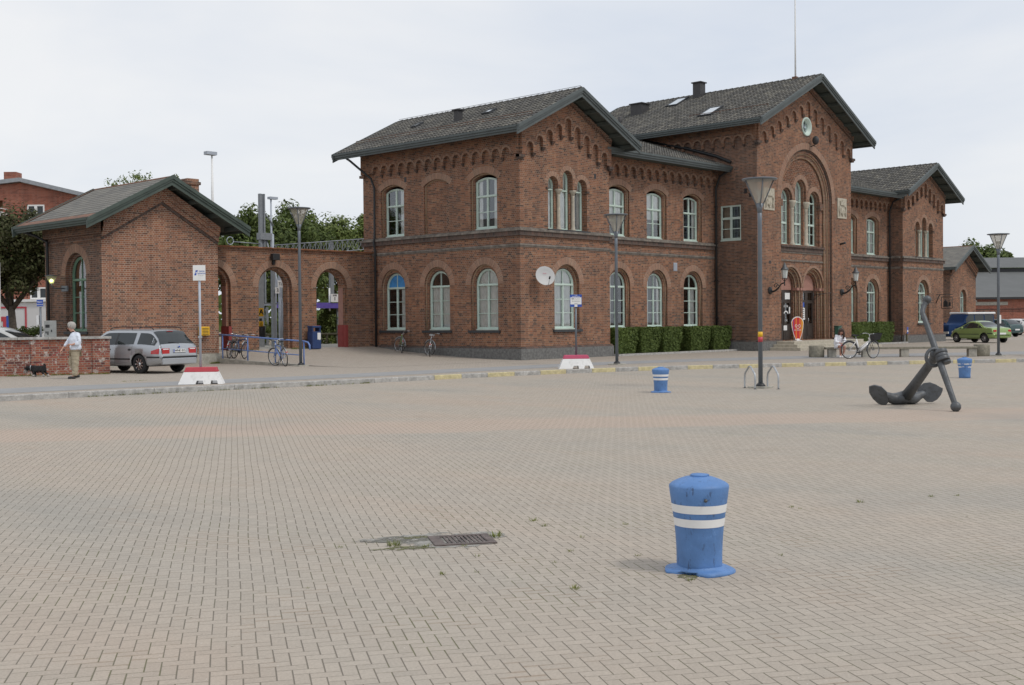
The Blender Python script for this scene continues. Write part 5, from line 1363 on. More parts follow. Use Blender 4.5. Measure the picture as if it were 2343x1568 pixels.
# ---- drain
DR = thing('drain_grate', (-29.3, -26.65, LOW), 'rusty rectangular drain grate set in the paving with cement around it', 'drain')
q = [V((-29.42,-26.34,LOW)), V((-29.0,-26.59,LOW)), V((-29.27,-26.97,LOW)), V((-29.62,-26.70,LOW))]
c0 = sum(q, V((0,0,0)))/4; ux = ((q[1]-q[0])+(q[2]-q[3])).normalized(); uy = V((-ux.y, ux.x, 0)); T = Matrix((( ux.x, uy.x, 0, c0.x), (ux.y, uy.y, 0, c0.y), (0, 0, 1, LOW), (0,0,0,1)))
m = MB(); m.T = T; w_, d_ = .25, .205
m.box(-w_, w_, -d_, -d_+.05, .0, .012); m.box(-w_, w_, d_-.05, d_, .0, .012); m.box(-w_, -w_+.09, -d_+.05, d_-.05, .0, .012); m.box(w_-.06, w_, -d_+.05, d_-.05, .0, .012)
for k in range(10):
    x = -w_+.09+.016+k*(.35)/10; m.box(x+.012, x+.030, -d_+.051, d_-.051, .001, .010)
MT['rustiron'] = plain('brown_cast_iron', (.15, .12, .11), .7, metal=.3, var=.3, scale=9)
m.build('grating', 'rustiron', DR); m = MB(); m.T = T; m.face([(-w_+.04, -d_+.04, .0006), (w_-.04, -d_+.04, .0006), (w_-.04, d_-.04, .0006), (-w_+.04, d_-.04, .0006)]); m.build('shaft', 'black', DR)
def blob(cx, cy, rx, ry, ang, z, mat, name, seed, kind='stuff'):
    m = MB(); rn = random.Random(seed); n = 40; ph = [rn.uniform(0, 6) for _ in range(4)]; c = m.P((cx, cy, z)); r = []
    for i in range(n):
        a = 2*pi*i/n; f = 1+.18*sin(3*a+ph[0])+.13*sin(5*a+ph[1])+.1*sin(9*a+ph[2])+.06*sin(15*a+ph[3]); x, y = rx*f*cos(a), ry*f*sin(a)
        r.append(m.P((cx+x*cos(ang)-y*sin(ang), cy+x*sin(ang)+y*cos(ang), z)))
    for i in range(n): m.fi([c, r[i], r[(i+1)%n]])
    return m.build(name, mat, None, kind=kind)
am = atan2(ux.y, ux.x)
blob(-29.42, -26.50, .50, .34, am-.1, LOW+.0025, 'mortarpatch', 'cement_smear', 2); blob(-29.55, -26.33, .42, .13, am-.1, LOW+.0032, 'grime', 'grime_patch', 12); blob(-29.86, -26.55, .22, .07, am, LOW+.004, 'moss', 'moss_patch', 5, 'stuff'); blob(-29.45, -26.30, .2, .045, am, LOW+.004, 'moss', 'moss_patch', 8, 'stuff')
blob(-29.03+.215*cos(radians(195)), -28.74+.215*sin(radians(195)), .09, .07, 0.4, LOW+.003, 'moss', 'moss_patch', 9)
# ---- weeds in the joints
def tuft(m, x, y, z, r, n, h, rn):
    for _ in range(n):
        a = rn.uniform(0, 2*pi); q = r*sqrt(rn.random()); bx, by = x+q*cos(a), y+q*sin(a); hh = h*rn.uniform(.4, 1.1); l = V((cos(a)*hh*.6+rn.uniform(-.3,.3)*hh, sin(a)*hh*.6+rn.uniform(-.3,.3)*hh, hh)); w = V((-sin(a), cos(a), 0))*hh*.13
        m.face([(bx, by, z)-V((0,0,0))+w if False else V((bx, by, z))+w, V((bx, by, z))-w, V((bx, by, z))+l])
rn = random.Random(11); m = MB()
for (x, y, s_) in ((-28.28,-26.48,1.1),(-28.4,-26.71,.9),(-30.16,-26.14,.7),(-30.31,-27.47,.9),(-30.1,-27.6,.6),(-30.04,-28.45,1.1),(-29.83,-26.40,1.6),(-29.7,-26.62,1.0),(-29.03,-26.75,1.6),(-29.5,-26.85,.8),(-26.15,-27.8,.8),(-26.19,-27.91,.6),(-25.48,-28.15,1.1),(-24.71,-28.51,.9),(-24.49,-28.68,.8),(-29.33,-28.88,1.0),(-29.30,-28.80,.6),(-28.6,-27.3,.7),(-29.1,-27.6,.8),(-29.5,-27.8,.6),(-28.9,-28.1,.7),(-27.9,-27.2,.8),(-29.7,-27.2,.7),(-28.2,-28.9,.6),(-22.6,-28.9,.9),(-22.9,-29.3,.8),(-31.2,-27.1,.5)):
    tuft(m, x, y, LOW+.002, .035*s_, int(26*s_), .028*s_, rn)
for _ in range(70):
    x = rn.uniform(-22.5, -14); tuft(m, x, ky(x)-.02, LOW, .09, 22, .055, rn) if rn.random() < .8 else None
for _ in range(60): x = rn.uniform(-19.5, -16.7); t = (x+19.75)/3.15; tuft(m, x, 4.6-1.3*t-.12, 0, .1, 16, .07, rn)
for x0_, x1_, yy, zz in ((-7.9, -6.5, 9.4, .44), (-4.9, -3.4, 9.4, .48), (-9.4, -9.0, 8.6, 0)):
    for _ in range(22): tuft(m, rn.uniform(x0_, x1_), yy-rn.uniform(0, .15), zz, .08, 16, .09, rn)
for _ in range(10): tuft(m, -18.6+rn.uniform(-.4, .4), -2.0+rn.uniform(-.05, .05), 0, .08, 14, .03, rn)
m.build('weeds', 'grass', None, kind='stuff')
# small litter: pale crumbs on the paving
m = MB(); rn = random.Random(5)
for _ in range(70):
    x, y = rn.uniform(-33, -15), rn.uniform(-32, -8); s_ = rn.uniform(.006, .017); 
    if y > ky(x)-1: continue
    m.face([V((x+s_*cos(a)*rn.uniform(.6, 1.3), y+s_*sin(a)*rn.uniform(.6, 1.3), LOW+.006)) for a in (0, 1.2, 2.4, 3.6, 5)])
m.build('litter', 'stone', None, kind='stuff')
# ---- concrete benches and planters
bd = V((12.23-8.48, -14.3+9.38, 0)); BL = bd.length; ba = atan2(bd.y, bd.x)
BN = thing('bench', (8.58, -9.30, 0), 'very long low concrete bench with square block legs along the pavement', 'bench', rz=ba, local=True)
m = MB(); m.box(0, BL-.1, 0, .45, .33, .42); m.build('seat', 'concreted', BN, bevel=.012)
for u in (.12, 1.5, 3.05, 5.75):
    m = MB(); m.box(u, u+.32, .04, .41, 0, .328); m.build('leg', 'concrete', BN, bevel=.01)
for (x, y, lb) in ((8.62, -8.85, 'round concrete planter at the left end of the long bench'), (13.05, -14.0, 'round concrete planter at the right end of the long bench, by the lamp')):
    P_ = thing('planter', (x, y, 0), lb, 'planter', 'round concrete planters')
    m = MB(); m.lathe((x, y, 0), [(.30, 0), (.315, .03), (.32, .47), (.30, .49), (.27, .49), (.26, .40)], n=28); m.build('tub', 'concreted', P_)
    m = MB(); m.lathe((x, y, .40), [(.262, 0), (.0001, .02)], n=20); m.build('soil', 'earth', P_)
# ---- litter bins
tb_ = thing('litter_bin', (-3.72, 9.15, .47), 'blue litter bin with a torn white notice beside the right arch', 'bin')
x, y, z = -3.72, 9.15, .47
m = MB(); m.box(x-.24, x+.24, y-.2, y+.2, z, z+.78); m.build('body', 'binblue', tb_, bevel=.03)
m = MB(); 
for sx in (-1, 1): m.box(x+sx*.2-.03, x+sx*.2+.03, y-.18, y+.18, z+.781, z+.94)
m.box(x-.24, x+.24, y-.2, y+.2, z+.941, z+1.03); m.build('hood', 'binblue', tb_, bevel=.02)
m = MB(); m.face([(x+.02, y-.206, z+.72), (x+.02, y-.206, z+.43), (x+.06, y-.206, z+.40), (x+.08, y-.206, z+.44), (x+.14, y-.206, z+.39), (x+.16, y-.206, z+.42), (x+.2, y-.206, z+.42), (x+.2, y-.206, z+.72)]); m.build('notice', 'white', tb_)
rb = thing('litter_bin', (14.3, -15.6, 0), 'dark green cylindrical litter bin cut by the right edge of the photo', 'bin')
m = MB(); m.lathe((14.3, -15.6, 0), [(.27, .04), (.28, .05), (.28, .66), (.26, .67)], n=24); m.build('body', 'bin', rb)
m = MB(); m.lathe((14.3, -15.6, .80), [(.30, 0), (.30, .03), (.0001, .05)], n=24)
for k in range(4): m.tube([(14.3+.26*cos(k*pi/2+.5), -15.6+.26*sin(k*pi/2+.5), .6), (14.3+.26*cos(k*pi/2+.5), -15.6+.26*sin(k*pi/2+.5), .81)], .012, n=5)
m.build('lid', 'galv', rb)
gb = thing('wall_bin', (24.0, PY-.15, .9), 'small green bin on the wall right of the portals', 'bin')
m = MB(); m.box(23.82, 24.18, PY-.26, PY-.01, .66, 1.16); m.build('body', 'gbin', gb, bevel=.02); m = MB(); m.box(23.80, 24.20, PY-.28, PY-.005, 1.163, 1.20); m.build('lid', 'gbin', gb)
# ---- advertising board by the left portal: plain striped shape on a foot (the mascot itself is left out)
ab = thing('advertising_board', (18.85, -2.1, .46), 'red and orange striped ice cream board with a white heart logo by the portal', 'advertising board', rz=-.62, local=True)
out = [(-.10, .10), (.14, .10), (.24, .38), (.31, .70), (.33, .95), (.27, 1.10), (.10, 1.22), (-.08, 1.22), (-.25, 1.10), (-.31, .95), (-.28, .70), (-.20, .38)]
def board(s_, d0, t, mat, nm, x0=-9, x1=9):
    P_ = [((x_-.02)*s_+.02, (z_-.66)*s_+.66) for x_, z_ in out]
    # clip vertically between x0 and x1
    def clip(P_, f, inside):
        r = []
        for i in range(len(P_)):
            a, b = P_[i], P_[(i+1) % len(P_)]; ia, ib = inside(a), inside(b)
            if ia: r.append(a)
            if ia != ib: t_ = (f-a[0])/(b[0]-a[0]); r.append((f, a[1]+(b[1]-a[1])*t_))
        return r
    P_ = clip(P_, x0, lambda q: q[0] >= x0); P_ = clip(P_, x1, lambda q: q[0] <= x1) if P_ else P_
    if len(P_) > 2: m = MB(); m.plate(FR((0,0,0), XU, -YU), P_, d0=d0, t=t); return m.build(nm, mat, ab)
board(1.08, 0, .02, 'white', 'white_edge')
MT['adr'] = plain('board_red', (.55, .03, .03), .4, var=.05); MT['ado'] = plain('board_orange', (.75, .22, .02), .4, var=.05); MT['adp'] = plain('board_purple', (.25, .03, .18), .4, var=.05); MT['ady'] = plain('board_yellow', (.75, .48, .05), .4, var=.05)
cols = ['ado', 'adp', 'adr', 'adr', 'ado', 'adr', 'adr', 'adr', 'ado', 'adr', 'ady', 'ado']
for i, cc in enumerate(cols): board(1.0, .004+.0, .004, cc, 'stripe', -.31+i*.0542, -.31+(i+1)*.0542)
m = MB(); 
for s_ in (-1, 1):
    P_ = smooth_path([(.02, -.009, .62), (.02+s_*.07, -.009, .68), (.02+s_*.14, -.009, .76), (.02+s_*.12, -.009, .84), (.02+s_*.05, -.009, .83), (.02+s_*.03, -.009, .77), (.02+s_*.07, -.009, .74)], 4); m.tube(P_, .013, n=5)
text(m, 'ICE CREAM', .075, (.02, -.008, .56), XU, bold=.003); m.build('heart_logo', 'white', ab)
m = MB(); m.box(-.14, .18, -.2, .2, 0, .035); m.box(-.05, .09, -.03, .03, .036, .12); m.build('foot', 'white', ab)
# ---- wall lanterns of the centre block
def wall_lantern(x, label):
    Lw = thing('wall_lantern', (x, PY, 3.07), label, 'lantern', 'ornate lanterns flanking the portals')
    m = MB(); m.T = Matrix.Translation((x, PY-.0, 3.07)) @ Matrix.Rotation(radians(90), 4, 'X'); m.lathe((0,0,0), [(.20, 0), (.19, .04), (.08, .09), (.0001, .12)], n=14); m.T = None
    m.tube(smooth_path([(x, PY-.08, 3.0), (x, PY-.3, 3.05), (x, PY-.5, 3.2), (x, PY-.65, 3.38), (x, PY-.85, 3.45)], 4), [.05]*9+[.035]*8, n=8)
    P_ = [(x, PY-.35-.14*cos(a)*(1-a/9), 3.30+.14*sin(a)*(1-a/9)) for a in [k*.5 for k in range(15)]]; m.tube(P_, .022, n=6)
    m.tube([(x, PY-.85, 3.30), (x, PY-.85, 3.6)], .03, n=8)
    for k in range(4): a = k*pi/2+.4; m.tube([(x, PY-.85, 3.5), (x+.15*cos(a), PY-.85+.15*sin(a), 3.68)], .012, n=4)
    m.build('bracket', 'black', Lw)
    m = MB(); m.lathe((x, PY-.85, 3.68), [(.115, 0), (.17, .42)], n=6, sm=False); m.build('lamp_glass', 'glasslamp', Lw)
    m = MB(); m.lathe((x, PY-.85, 4.10), [(.205, 0), (.205, .03), (.135, .12), (.11, .14), (.095, .23), (.05, .27), (.05, .31), (.0001, .38)], n=12); m.lathe((x, PY-.85, 3.66), [(.15, 0), (.15, .025)], n=6); m.build('lamp_top', 'iron', Lw)
wall_lantern(17.09, 'ornate black wall lantern left of the portals'); wall_lantern(24.68, 'ornate black wall lantern right of the portals')
fl_ = thing('floodlight', (21.2, PY-.2, 11.15), 'small dark floodlight below the round gable window', 'lamp')
m = MB(); m.tube([(21.3, PY-.02, 10.85), (21.3, PY-.25, 10.9), (21.3, PY-.3, 11.0)], .025, n=6); m.build('bracket', 'black', fl_); m = MB(); m.ball((21.3, PY-.3, 11.15), .19, sq=(.8, 1, 1.25)); m.build('housing', 'chim', fl_)
gl_ = thing('wall_lamp', (24.6, PY-.1, 6.0), 'small black lamp jutting from the wall under the right coat of arms', 'lamp')
m = MB(); m.tube([(24.55, PY, 5.75), (24.55, PY-.32, 5.8)], .06, n=8); m.build('housing', 'black', gl_)
sb_ = thing('sign_bracket', (20.9, PY-.3, 2.95), 'black iron hanging sign bracket between the two portals', 'bracket')
m = MB(); m.tube([(20.9, PY-.34, 3.0), (20.9, PY-.34, 2.45)], .02, n=5); m.tube([(20.9, PY-.34, 2.85), (20.9, PY-1.1, 2.95), (21.4, PY-1.1, 2.97)], .018, n=5); m.tube([(20.9, PY-.34, 2.6), (20.9, PY-.75, 2.88)], .012, n=5); m.build('bar', 'black', sb_)
# ---- satellite dish
sd = thing('satellite_dish', (1.02, -.45, 3.5), 'round white satellite dish on the front wall near the corner', 'satellite dish')
m = MB(); nrm = V((-.55, -1, .38)).normalized(); T = Matrix.Translation((1.0, -.47, 3.5)) @ nrm.to_track_quat('Z', 'Y').to_matrix().to_4x4(); m.T = T
m.lathe((0,0,0), [(.0001, 0), (.15, .008), (.3, .032), (.42, .065), (.425, .065), (.42, .055), (.3, .02), (.15, -.004), (.0001, -.012)], n=36); MT['dish'] = plain('dish_white', (.47, .47, .465), .5, var=.03); m.build('reflector', 'dish', sd)
m = MB(); q = T @ V((0, 0, .0)); m.tube([T @ V((0, -.42, .05)), T @ V((-.0, -.50, .3)), T @ V((0, -.28, .55))], .013, n=5); m.tube([q+V((0,.02,0)), V((1.12, -.2, 3.3)), V((1.25, 0, 3.3))], .025, n=6); m.build('arm', 'galv', sd)
m = MB(); m.tube([T @ V((0, -.30, .50)), T @ V((0, -.24, .60))], .035, n=8); m.build('receiver', 'black', sd)
m = MB(); m.T = T @ Matrix.Translation((0, 0.12, .018)); m.T = m.T; text(m, 'triax', .09, (0, 0, .01), V((1,0,0)), z=V((0,1,0))); m.build('lettering', 'barp', sd)
# ---- iron hanging sign on the right pavilion
hs = thing('hanging_sign', (40.5, -.5, 3.0), 'square wrought iron sign with a little house hanging off the right pavilion', 'sign')
m = MB(); m.tube([(40.6, 0, 3.12), (40.6, -1.15, 3.12)], .02, n=5); m.tube([(40.6, 0, 2.55), (40.6, -.25, 3.12)], .03, n=5); m.build('bracket', 'black', hs)
m = MB()
for a, b in (((-.38, 2.2), (-1.1, 2.2)), ((-1.1, 2.2), (-1.1, 2.95)), ((-1.1, 2.95), (-.38, 2.95)), ((-.38, 2.95), (-.38, 2.2))): m.tube([(40.6, a[0], a[1]), (40.6, b[0], b[1])], .025, n=5)
m.plate(FR((40.58, 0, 0), -YU, -XU), [(.5, 2.3), (.8, 2.3), (.8, 2.6), (.65, 2.78), (.5, 2.6)], t=.03); m.plate(FR((40.58, 0, 0), -YU, -XU), [(.86, 2.35), (1.0, 2.35), (1.0, 2.6), (.86, 2.6)], t=.03); m.build('panel', 'black', hs)
fs = thing('footpath_sign', (35.45, -.35, 0), 'short wooden post with a little blue and white plate by the pavilion plinth', 'sign')
m = MB(); m.box(35.41, 35.49, -.39, -.31, 0, .62); m.build('post', 'wood', fs); m = MB(); m.box(35.36, 35.54, -.41, -.395, .60, 1.02); m.m = 1; m.box(35.38, 35.52, -.413, -.411, .70, .82); m.build('plate', ['blue', 'white'], fs)
# ---- hedges
def leafbox(name, label, x0, x1, y0, y1, z1, n, seed, group='clipped hedge blocks before the station', taper=.9):
    H_ = thing(name, ((x0+x1)/2, (y0+y1)/2, 0), label, 'hedge', group); rn = random.Random(seed)
    m = MB(); e = .07; m.box(x0+e+.16, x1-e-.16, y0+e+.1, y1-e-.1, .12, z1-e-.03); m.build('inner_twigs', 'hedge', H_)
    m = MB(); cx, cy = (x0+x1)/2, (y0+y1)/2; A = [(z1-.1)*(y1-y0)]*2+[(z1-.1)*(x1-x0)]*2+[(x1-x0)*(y1-y0)]
    for _ in range(n):
        k = rn.choices(range(5), A)[0]; u, v = rn.random(), rn.random(); d = rn.uniform(-.05, .035)+.03*sin(u*9+seed)*sin(v*7)
        zz = .07+(z1-.07)*v
        if k == 0: p = V((x0-d, y0+(y1-y0)*u, zz)); nn = V((-1,0,0))
        elif k == 1: p = V((x1+d, y0+(y1-y0)*u, zz)); nn = V((1,0,0))
        elif k == 2: p = V((x0+(x1-x0)*u, y0-d, zz)); nn = V((0,-1,0))
        elif k == 3: p = V((x0+(x1-x0)*u, y1+d, zz)); nn = V((0,1,0))
        else: p = V((x0+(x1-x0)*u, y0+(y1-y0)*v, z1+d)); nn = V((0,0,1))
        f = taper+(1-taper)*min(1, p.z/(z1*.6)); p.x = cx+(p.x-cx)*f; p.y = cy+(p.y-cy)*f
        nn = (nn+V((rn.uniform(-.8,.8), rn.uniform(-.8,.8), rn.uniform(-.5,.9)))).normalized(); a = nn.orthogonal().normalized(); b = nn.cross(a); th = rn.uniform(0, 6.3); a, b = a*cos(th)+b*sin(th), b*cos(th)-a*sin(th)
        s_ = rn.uniform(.03, .06); m.face([p-a*s_, p-b*s_*.55, p+a*s_, p+b*s_*.55])
    m.build('foliage', 'hedge', H_); return H_
for i, (a, b, c) in enumerate(((6.29, 7.83, 'first clipped hedge block, beside the left pavilion corner'), (8.08, 9.60, 'second clipped hedge block from the left pavilion'), (9.85, 11.36, 'third clipped hedge block, left of the gap in the row'), (12.10, 13.80, 'fourth clipped hedge block, right of the gap in the row'), (14.08, 15.70, 'clipped hedge block beside the centre block wall'))):
    leafbox('hedge', c, a, b, -.12, .72, 1.25, 6500, 20+i, taper=.78)
for i, (a, b, c) in enumerate(((26.3, 29.1, 'clipped hedge right of the portals, behind the seated woman'), (29.2, 31.8, 'middle hedge block of the right hand row'), (31.95, 34.2, 'last hedge block before the right pavilion'))):
    leafbox('hedge', c, a, b, -.12, .72, 1.33, 4500, 40+i, taper=.8)
m = MB(); m.box(6.05, 15.85, -.42, -.28, -.1, .09); m.box(6.05, 6.19, -.279, .8, -.1, .09); m.box(26, 35.5, -.42, -.28, -.1, .09); m.build('bed_edging', 'kerb', None, kind='structure')
m = MB(); m.face([(6.19, -.279, .05), (15.85, -.279, .05), (15.85, .81, .05), (6.19, .81, .05)]); m.face([(26, -.279, .05), (35.5, -.279, .05), (35.5, .81, .05), (26, .81, .05)]); m.build('bed_soil', 'earth', None, kind='structure')
# ================================================================== old brick wall
BW = thing('brick_wall', (-18.2, 4.1, 0), 'low weathered brick wall with a stone coping behind the walking man', 'wall')
p0, p1 = V((-16.52, 3.42, 0)), V((-26.5, 7.50, 0)); d = (p1-p0).normalized(); nn = V((d.y, -d.x, 0)); nn = nn if nn.dot(CAM-p0) > 0 else -nn; Lw = (p1-p0).length
Fw = FR(p0, d, nn)
m = MB(); m.fbox(Fw, 0, Lw, -.30, 0, -.1, 1.17)
for u in (0.0, 1.9, 4.0, 6.1, 8.2): m.fbox(Fw, u, u+.55, 0, .05, -.1, 1.168)
MT['brickw2'] = MT['brickw']
m.build('masonry', 'brickw', BW)
m = MB(); k = 0.
while k < Lw: m.fbox(Fw, k-.05 if k == 0 else k+.004, min(Lw, k+.95)-.004, -.36, .10, 1.171, 1.25); k += .95
m.build('coping', 'kerb', BW, bevel=.006)
# ================================================================== bicycles
def make_bike(loc, rz, label, fr='binblue', steer=0., lean=0., basket=False, step=False, white=False, seatcov=False):
    B = thing('bicycle', loc, label, 'bicycle', rz=rz, local=True); B.rotation_mode = 'ZYX' if False else 'XYZ'
    B.rotation_euler = (lean, 0, rz)
    R = .335; wb = 1.06; ft = Matrix.Translation((wb-.08, 0, 0)) @ Matrix.Rotation(steer, 4, 'Z') @ Matrix.Translation((-(wb-.08), 0, 0))
    def wheel(cx, T=None, mud=True):
        m = MB(); m.T = T; P_ = [(cx+R*cos(2*pi*k/32), 0, R+.01+R*sin(2*pi*k/32)) for k in range(33)]; m.tube(P_, .019, n=6, cap=False); w = m.build('wheel', 'rubber', B)
        m = MB(); m.T = T; P_ = [(cx+(R-.025)*cos(2*pi*k/32), 0, R+.01+(R-.025)*sin(2*pi*k/32)) for k in range(33)]; m.tube(P_, .011, n=5, cap=False); m.build('rim', 'chrome', w)
        m = MB(); m.T = T
        for k in range(16): a = 2*pi*k/16+.1; m.tube([(cx, .02*(-1)**k, R+.01), (cx+(R-.02)*cos(a), 0, R+.01+(R-.02)*sin(a))], .002, n=3, cap=False)
        m.tube([(cx, -.05, R+.01), (cx, .05, R+.01)], .022, n=8); m.build('spokes', 'galv', w)
        if mud:
            m = MB(); m.T = T; a0, a1 = (.1, 2.9) if cx < .5 else (.6, 3.3); P_ = [(cx+(R+.035)*cos(a0+(a1-a0)*k/14), 0, R+.01+(R+.035)*sin(a0+(a1-a0)*k/14)) for k in range(15)]; m.tube(P_, .022, n=5); m.build('mudguard', 'galv' if not white else 'iron', B)
    wheel(0); wheel(wb, ft)
    bb = V((.43, 0, .29)); hub = V((0, 0, R+.01)); st = V((.30, 0, .78)); ht = V((.86, 0, .80)); hl = V((.90, 0, .68)); fh = V((wb, 0, R+.01)); r = .020 if not white else .036
    m = MB(); m.tube([bb, st], r, n=8); m.tube([hl, ht, ht+V((-.01, 0, .03))], r*1.1, n=8)
    if step: m.tube([bb+V((.02,0,.02)), hl-V((0,0,.02))], .055, n=8); m.tube([bb+V((-.03,0,.10)), hl+V((-.01,0,.06))], .018, n=8)
    else: m.tube([st-V((0,0,.04)), ht], r, n=8); m.tube([bb, hl], r*1.1, n=8)
    for s_ in (-1, 1): m.tube([hub+V((0, s_*.05, 0)), bb+V((-.04, s_*.03, 0))], .011, n=6); m.tube([hub+V((0, s_*.05, 0)), st+V((0, s_*.02, -.08))], .011, n=6)
    m.build('frame', fr, B)
    m = MB(); m.T = ft
    for s_ in (-1, 1): m.tube([hl+V((0, s_*.04, 0)), V((.95, s_*.05, .55)), fh+V((0, s_*.05, 0))], .013, n=6)
    m.build('fork', fr if not white else 'iron', B)
    m = MB(); m.T = ft; hz = ht+V((-.03, 0, .17)); m.tube([ht, hz], .015, n=6)
    for s_ in (-1, 1): m.tube(smooth_path([hz, hz+V((.03, s_*.14, .03)), hz+V((-.02, s_*.25, .04)), hz+V((-.17, s_*.29, .0))], 3), .012, n=6)
    m.build('handlebar', 'chrome', B)
    m = MB(); m.T = ft
    for s_ in (-1, 1): m.tube([hz+V((-.09, s_*.275, .02)), hz+V((-.20, s_*.295, -.005))], .018, n=6)
    m.build('grip', 'rubber', B)
    m = MB(); m.tube([st, st+V((-.03, 0, .13))], .012, n=6); m.build('seat_post', 'chrome', B)
    m = MB(); c = st+V((-.05, 0, .16)); ids = []
    for x, w, z in ((-.13, .09, .015), (-.06, .095, .03), (.04, .045, .02), (.15, .02, .012)): ids.append([m.P(c+V(q)) for q in ((x, -w, -.01), (x, -w*.7, z), (x, w*.7, z), (x, w, -.01), (x, 0, -.03))])
    for a, b in zip(ids, ids[1:]):
        for k in range(5): m.fi([a[k], b[k], b[(k+1)%5], a[(k+1)%5]])
    m.fi(ids[0]); m.fi(ids[-1][::-1]); m.build('saddle', 'rubber' if not seatcov else 'galv', B)
    m = MB(); m.T = Matrix.Translation(bb) @ Matrix.Rotation(radians(90), 4, 'X'); m.lathe((0, 0, -.02), [(.09, 0), (.095, .01), (.02, .02)], n=18); m.T = None
    for s_ in (-1, 1): m.tube([bb+V((0, s_*.07, 0)), bb+V((s_*.09, s_*.08, -s_*.14))], .011, n=5); m.box(bb.x+s_*.09-.045, bb.x+s_*.09+.045, s_*.13-.04, s_*.13+.04, bb.z-s_*.14-.012, bb.z-s_*.14+.012)
    m.build('crank', 'iron', B)
    m = MB(); m.tube([(-.27, -.06, .73), (.22, -.05, .74), (.22, .05, .74), (-.27, .06, .73), (-.27, -.06, .73)], .007, n=4); 
    for s_ in (-1, 1): m.tube([(0, s_*.05, .35), (-.12, s_*.06, .73)], .006, n=4); m.tube([(-.2, 0, .735), (.2, 0, .735)], .006, n=4)
    m.build('luggage_rack', 'iron', B)
    m = MB(); m.tube([(.38, .03, .28), (.32, .16, .02)], .009, n=5); m.build('stand', 'galv', B)
    if basket:
        m = MB(); q = [(1.0, -.15, .72), (1.25, -.15, .76), (1.25, .15, .76), (1.0, .15, .72), (.98, -.19, .98), (1.34, -.19, 1.02), (1.34, .19, 1.02), (.98, .19, .98)]; ids = [m.P(p) for p in q]
        for f in ((3,2,1,0),(0,1,5,4),(1,2,6,5),(2,3,7,6),(3,0,4,7)): m.fi([ids[k] for k in f])
        m.build('basket', 'black', B)
    else:
        m = MB(); m.T = ft; m.tube([ht+V((.06, 0, .02)), ht+V((.12, 0, .02))], .035, n=10); m.build('front_lamp', 'chrome', B)
    m = MB(); m.box(-.34, -.32, -.03, .03, .52, .57); m.build('rear_reflector', 'tail', B)
    return B
def between(r, f): return atan2(f[1]-r[1], f[0]-r[0])
make_bike((-9.42, 3.42, 0), between((-9.42, 3.42), (-9.12, 4.40)), 'blue bicycle leaning against the blue railing, chrome rear mudguard', fr='rail', steer=.45, lean=radians(-6))
make_bike((-8.48, 8.30, .20), between((-8.48, 8.30), (-8.60, 7.20)), 'dark bicycle behind the blue railing, front wheel turned', fr='binblue', steer=-.9, lean=radians(-5))
make_bike((-8.68, 8.35, .20), radians(40), 'dark bicycle seen end-on at the outbuilding corner behind the railing', fr='iron', steer=.1, lean=radians(4))
make_bike((-.95, 6.42, rz(-.95, 6.42)), between((-.95, 6.42), (-.33, 7.22)), 'lime green bicycle leaning on the side wall between two windows', fr='lime', steer=.75, lean=radians(4))
make_bike((-1.15, 4.36, rz(-1.15, 4.36)), between((-1.15, 4.36), (-.42, 5.1)), 'silver bicycle with a pale saddle cover leaning on the side wall', fr='chrome', steer=.8, lean=radians(4), seatcov=True)
wb_ = make_bike((7.72, -10.79, 0), radians(-36), 'white step through bicycle with a black basket in front of the bench', fr='cwhite', basket=True, step=True, white=True, lean=radians(2), steer=.35)
# ================================================================== cars
def cr_(P, x):
    """smooth monotone-ish interpolation through profile points"""
    if x <= P[0][0]: return P[0][1]
    if x >= P[-1][0]: return P[-1][1]
    for i in range(len(P)-1):
        if P[i][0] <= x <= P[i+1][0]: break
    p0, p1, p2, p3 = P[max(0, i-1)], P[i], P[i+1], P[min(len(P)-1, i+2)]
    h = p2[0]-p1[0]; t = (x-p1[0])/h
    m1 = (p2[1]-p0[1])/(p2[0]-p0[0])*h; m2 = (p3[1]-p1[1])/(p3[0]-p1[0])*h
    s_ = p2[1]-p1[1]
    if s_*m1 <= 0: m1 = 0
    if s_*m2 <= 0: m2 = 0
    if abs(m1) > 3*abs(s_): m1 = 3*s_
    if abs(m2) > 3*abs(s_): m2 = 3*s_
    return (2*t**3-3*t*t+1)*p1[1]+(t**3-2*t*t+t)*m1+(-2*t**3+3*t*t)*p2[1]+(t**3-t*t)*m2
